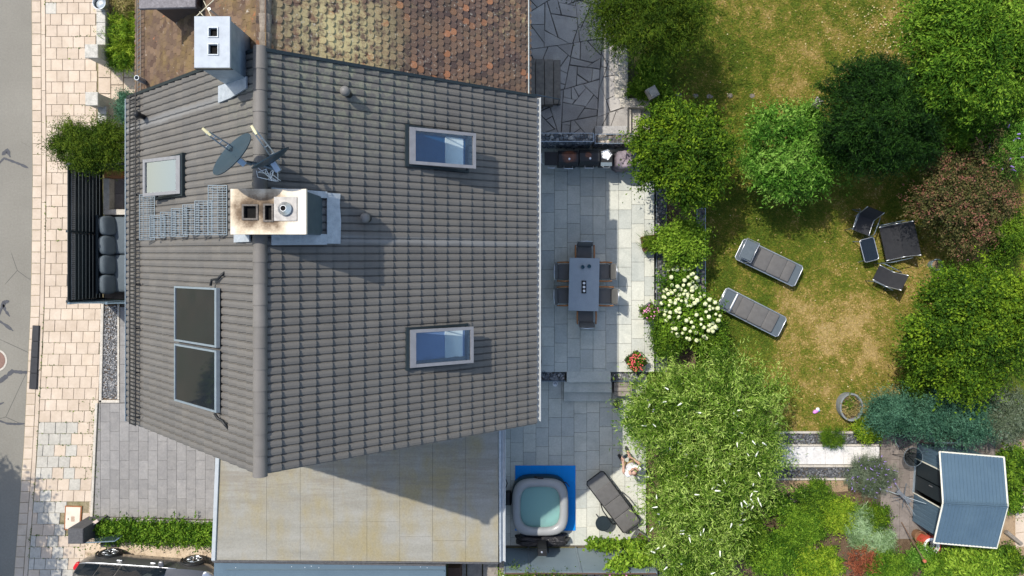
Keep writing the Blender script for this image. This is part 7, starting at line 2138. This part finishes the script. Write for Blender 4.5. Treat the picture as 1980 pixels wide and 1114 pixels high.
def spikes(t, B, n, fm, seed, size=(.02, .16), up=.35, zmin=.15, only=None):
    """flower spikes standing out of a shrub, each its own piece"""
    r = random.Random(seed); me = MB().lathe([(.3, 0), (1, .12), (.95, .35), (.55, .75), (.08, 1.0)], (0, 0, 0), 6).mesh('flower_spike', MT[fm], True)
    org = ORG[t.name][0]
    for k in range(n):
        b = r.choice(B) if only is None else B[r.choice(only)]
        a, el = r.uniform(0, 6.28), math.asin(r.uniform(zmin, 1))
        d = Vector((math.cos(a) * math.cos(el), math.sin(a) * math.cos(el), math.sin(el)))
        p = Vector((b[0] + d.x * b[3] * 1.12, b[1] + d.y * b[4] * 1.12, b[2] + d.z * b[5] * 1.12 + .06))
        o = bpy.data.objects.new('flower_spike', me); o.location = p - Vector(org)
        dr_ = Vector((d.x + r.uniform(-.4, .4), d.y + r.uniform(-.4, .4), d.z * up)).normalized()
        o.rotation_euler = dr_.to_track_quat('Z', 'Y').to_euler(); s_ = r.uniform(.8, 1.25)
        o.scale = (size[0] * s_, size[0] * s_, size[1] * s_); link(o, t)
BB = lob(1945, 282, 52, 54, 1.5, .9, 5, 15)
t = plant('buddleia', 'silver green buddleia with violet flowers at the right edge', 'shrub', BB, 12000, (.15, .03), 'l_silver', 115, trunk=(.04,), clump=.16)
spikes(t, BB, 26, 'fl_violet', 1, (.022, .13))
plant('red_shrub', 'purple red leaved shrub beside the garden bench', 'shrub', lob(1860, 385, 106, 108, 1.6, .95, 8, 16) + [px_blob(1890, 300, 60, 50, 1.6, .8)], 27000, (.09, .05), 'l_red', 116, trunk=(.06, 1850, 390), clump=.15, rough=.25, inner=.12)
plant('leafy_shrub', 'green shrub behind the red leaved shrub at the right edge', 'shrub', lob(1945, 455, 48, 52, 1.3, .9, 5, 17), 12000, (.12, .035), 'l_green', 117, clump=.15)
plant('beech_tree', 'large round leafy tree at the right edge of the lawn', 'tree', lob(1868, 645, 122, 132, 2.2, 1.4, 9, 18) + [px_blob(1950, 600, 60, 80, 2.2, 1.2)], 42000, (.11, .065), 'l_olive', 118, trunk=(.12, 1870, 650), clump=.18, rough=.18)
BB = lob(1880, 548, 86, 44, 1.0, .55, 5, 19)
t = plant('weigela', 'pink flowering shrub behind the round flower pot', 'shrub', BB, 11000, (.09, .04), 'l_bright', 119, clump=.13)
spikes(t, BB, 16, 'fl_pink', 2, (.03, .05))
for cx, cy, rx, ry, sd, lab in ((1722, 798, 46, 36, 20, 'blue green juniper at the lawn end of the hedge'), (1800, 805, 56, 42, 21, 'blue green juniper in the middle of the hedge'), (1872, 812, 54, 42, 22, 'blue green juniper nearest the shed gable'), (1945, 800, 52, 46, 23, 'pale grey green juniper at the right edge of the hedge')):
    plant('juniper', lab, 'juniper', lob(cx, cy, rx, ry, 1.05, .85, 6, sd), 15000, (.11, .022), 'l_blue' if sd != 23 else 'l_grey', 100 + sd, trunk=(.04,), spray=1.5, clump=.15, group='juniper hedge above the shed')
plant('ground_fern', 'green shrub at the foot of the round leafy tree', 'shrub', lob(1790, 728, 46, 46, .8, .5, 4, 24), 8000, (.12, .04), 'l_green', 124, clump=.14)
# shrub bed
plant('bed_shrub', 'bright green shrub in the bed beside the rust brown planter', 'shrub', lob(1321, 472, 48, 48, 1.15, .55, 6, 25), 13000, (.12, .06), 'l_vine', 125, ground=.34, trunk=(.03,), clump=.14)
HB = [px_blob(1312, 545, 34, 30, .95, .40), px_blob(1335, 612, 52, 46, 1.1, .48), px_blob(1310, 590, 34, 34, 1.0, .45)]
t = plant('hydrangea', 'hydrangea covered in round cream white flower heads', 'hydrangea', HB, 8000, (.11, .065), 'l_bright', 126, ground=.34, clump=.13, per=14)
hr = random.Random(6); mb = MB()
fv = np.random.default_rng(3)
for k in range(30):
    d = fv.normal(size=3); d /= np.linalg.norm(d)
    if d[2] < -.3: d[2] *= -1
    Mx = Vector(d).to_track_quat('Z', 'Y').to_matrix()
    for j in range(2):
        q = Mx @ Matrix.Rotation(j * .785 + k, 3, 'Z')
        mb.face(*[tuple(Vector(d) * .062 + q @ Vector(p)) for p in ((-.028, -.012, 0), (.0, -.028, .004), (.028, .012, 0), (0, .028, .004))])
mb.lathe([(.03, -.05), (.056, -.02), (.056, .02), (.03, .05)], (0, 0, 0), 7)
fme = mb.mesh('flower_head', MT['fl_cream'])
org = Vector(ORG[t.name][0]); placed = []
tries = 0
while len(placed) < 130 and tries < 4000:
    tries += 1
    b = HB[hr.choices((0, 1, 2), (.22, .6, .18))[0]]
    a, el = hr.uniform(0, 6.28), math.asin(hr.uniform(.12, 1))
    p = Vector((b[0] + b[3] * math.cos(a) * math.cos(el) * 1.04, b[1] + b[4] * math.sin(a) * math.cos(el) * 1.04, b[2] + b[5] * math.sin(el) + hr.uniform(.04, .17)))
    if any((p - q).length < .088 for q in placed): continue
    placed.append(p)
    o = bpy.data.objects.new('flower_head', fme); o.location = p - org; o.rotation_euler = (hr.uniform(-.5, .5), hr.uniform(-.5, .5), hr.uniform(0, 6)); s_ = hr.uniform(.62, 1.02); o.scale = (s_,) * 3; link(o, t)
plant('dark_shrub', 'dark green shrub between the hydrangea and the lawn', 'shrub', lob(1372, 650, 34, 40, .8, .55, 4, 27), 8000, (.11, .045), 'l_green', 127, clump=.13)
plant('dark_shrub', 'dark green shrub between the hydrangea and the patio', 'shrub', lob(1290, 655, 36, 34, 1.0, .5, 4, 28), 8000, (.10, .045), 'l_green', 128, ground=.34, clump=.13)
BB = lob(1368, 800, 148, 122, 2.1, 1.4, 9, 29) + lob(1350, 950, 108, 108, 1.8, 1.2, 8, 291) + lob(1346, 1070, 86, 80, 1.6, 1.0, 6, 292) + lob(1442, 895, 74, 92, 1.8, 1.1, 6, 293) + [px_blob(1252, 800, 34, 50, 1.6, .8)]
t = plant('white_buddleia', 'huge pale green buddleia with white flower spikes beside the man', 'shrub', BB, 78000, (.18, .034), 'l_budd', 129, trunk=(.08, 1350, 880), limbs=14, clump=.20, rough=.22, up=.4, spray=1.5, droop=.3, shoots=.22)
spikes(t, BB, 105, 'fl_white', 3, (.021, .15))
spikes(t, BB, 12, 'fl_violet', 4, (.022, .10), only=[len(BB) - 1])
plant('jasmine', 'white flecked green shrub at the patio edge above the man', 'shrub', lob(1228, 815, 22, 38, .9, .5, 4, 30), 4500, (.09, .03), 'l_silver', 130, clump=.11)
# lower garden
plant('round_bush', 'small round green bush on the slate strip', 'bush', lob(1609, 848, 26, 21, .25, .25, 4, 31), 5000, (.07, .014), 'l_green', 131, clump=.08)
plant('golden_shrub', 'golden yellow shrub at the end of the path', 'shrub', lob(1680, 832, 34, 20, .3, .25, 4, 32), 4500, (.09, .045), 'l_yellow', 132, clump=.10)
BB = lob(1682, 920, 50, 40, .35, .30, 5, 33)
t = plant('lavender', 'grey green lavender with violet flower stalks beside the path', 'lavender', BB, 9000, (.15, .012), 'l_grey', 133, clump=.12, up=.2)
spikes(t, BB, 70, 'fl_violet', 5, (.010, .07), .8)
for cx, cy, rx, ry, z, mt, sd, lab, lf in (
        (1500, 975, 30, 26, .5, 'l_bright', 40, 'bright green bush in the lower bed nearest the buddleia', (.10, .05)),
        (1575, 960, 48, 36, .35, 'l_green', 41, 'low green bed of mixed leaves below the slate strip', (.09, .04)),
        (1548, 1020, 60, 44, .4, 'l_bright', 42, 'fresh green bush in the middle of the lower bed', (.12, .04)),
        (1620, 995, 44, 40, .4, 'l_yellow', 43, 'yellow green bush in the lower bed', (.10, .04)),
        (1662, 1014, 38, 38, .35, 'l_pale', 44, 'pale striped grass tuft in the lower bed', (.26, .014)),
        (1693, 1000, 34, 28, .35, 'l_olive', 45, 'olive mound beside the terrace', (.08, .04)),
        (1690, 1045, 52, 26, .3, 'l_pale', 46, 'pale grass tuft before the edging log', (.26, .014)),
        (1500, 1075, 56, 48, .45, 'l_bright', 47, 'bright green bush at the lower edge below the buddleia', (.12, .05)),
        (1580, 1090, 56, 40, .45, 'l_yellow', 48, 'yellow green bush at the lower edge of the garden', (.11, .05)),
        (1720, 1095, 54, 34, .4, 'l_bright', 49, 'soft green fern bush at the lower edge', (.12, .03)),
        (1780, 1075, 36, 24, .35, 'l_silver', 50, 'silver green herb bush by the hose drum', (.10, .03)),
        (1880, 1092, 76, 40, .6, 'l_vine', 51, 'broad leaved green hedge below the shed', (.16, .07)),
        (1812, 1095, 38, 30, .4, 'l_bright', 53, 'green bush between hose drum and lower edge', (.10, .05)),
        (1955, 905, 34, 50, .8, 'l_green', 54, 'green shrub right of the shed roof', (.14, .06)),
        (1955, 965, 26, 30, .5, 'l_bright', 55, 'green perennial below the shrub right of the shed', (.12, .06)),
        (1950, 1085, 40, 30, .4, 'l_olive', 56, 'olive bush in the lower right corner', (.10, .05)),
        (1450, 1040, 40, 60, .5, 'l_green', 57, 'green bush in the shade of the buddleia', (.10, .04))):
    plant('garden_bush', lab, 'bush', lob(cx, cy, rx * .9, ry * .9, z * .8, z * .78, 5, sd), int(rx * ry * 2.6) + 1000, lf, mt, 200 + sd, clump=.11, per=20, group='bushes of the lower garden')
plant('japanese_maple', 'rust red feathery shrub beside the edging logs', 'shrub', lob(1665, 1085, 30, 30, .5, .35, 5, 60), 1500, (.14, .018), 'l_rust', 160, clump=.13)
x, y_ = W2(1533, 963, .15)
t = thing('tyre_planter', 'dark round pot of pebbles among the lower bed leaves', 'pot', (x, y_, 0))
MB().lathe([(.14, 0), (.17, .22), (.15, .22), (.14, .16)], (x, y_, 0), 18, cap=False).build('pot', MT['black'], t, True, angle=R(40))
stones_in([(x - .1, y_ - .1), (x + .1, y_ - .1), (x + .1, y_ + .1), (x - .1, y_ + .1)], 50, .015, .03, .17, 77, MT['stones_warm'], 'pebbles', t)
# vine on the fence and roses beyond it
VB = [px_blob(1150 + k * 15, 1051 + (k % 3) * 2, 14, 6, .75 + .02 * k, .10) for k in range(7)] + [px_blob(1230, 1078, 34, 18, 1.35, .15), px_blob(1195, 1090, 20, 8, 1.7, .10)]
plant('grape_vine', 'yellow green grape vine climbing the blue grey fence', 'vine', VB, 2500, (.14, .12), 'l_vine', 140, trunk=(.025, 1240, 1052), clump=.10, per=10, low=-.2, limbs=9)
def roses(name, label, cx, cy, rx, ry, z, n, seed, m='l_olive', fm='fl_peach', nf=12):
    B = lob(cx, cy, rx, ry, z, z * .5, 4, seed)
    t = plant(name, label, 'rose bush', B, n, (.07, .04), m, seed + 300, clump=.12, per=12, trunk=(.02,))
    me = MB().lathe([(.01, -.02), (.04, 0), (.035, .03), (.012, .035)], (0, 0, 0), 8).mesh('rose', MT[fm], True)
    r = random.Random(seed); org = ORG[t.name][0]
    for k in range(nf):
        b = r.choice(B); a, el = r.uniform(0, 6.28), math.asin(r.uniform(.3, 1))
        o = bpy.data.objects.new('rose', me); o.location = (b[0] + b[3] * math.cos(a) * math.cos(el) * 1.03 - org[0], b[1] + b[4] * math.sin(a) * math.cos(el) * 1.03 - org[1], b[2] + b[5] * math.sin(el) * 1.05 - org[2]); link(o, t)
roses('rose_bush', 'peach rose bush rising beyond the fence near the heater', 1050, 1120, 50, 12, 1.5, 2200, 71, nf=16)
roses('rose_bush', 'pink rose bush beyond the fence near the hot tub post', 1112, 1121, 30, 10, 1.3, 1500, 72, nf=14)
roses('flower_bush', 'yellow green flowering bush beside the garage corner', 992, 1112, 26, 14, 1.2, 2000, 73, 'l_yellow', 'fl_white', 8)
roses('flower_bush', 'yellow green bush beyond the fence beneath the vine', 1200, 1112, 40, 12, 1.0, 2200, 74, 'l_yellow', 'fl_pink', 5)
# tree across the street whose shadow falls on the road; its crown stays outside the picture
def street_tree(label, shx, shy, r0, h, seed):
    x, y_ = W2(shx, shy); x -= .50 * h; y_ += .47 * h
    B = [[x, y_, h, r0, r0, r0 * .8]]
    rq = random.Random(seed)
    for k in range(9): a = k * .7; B.append([x + r0 * .75 * math.cos(a), y_ + r0 * .75 * math.sin(a), h + rq.uniform(-.5, .5), r0 * .5, r0 * .5, r0 * .45])
    plant('street_tree', label, 'tree', B, 16000, (.20, .11), 'l_green', seed, trunk=(.16,), clump=.30)
street_tree('street tree across the road casting the lower shadow', -28, 1005, 1.55, 5.5, 81)
street_tree('street tree across the road further down the street', -20, 1140, 1.9, 5.5, 82)
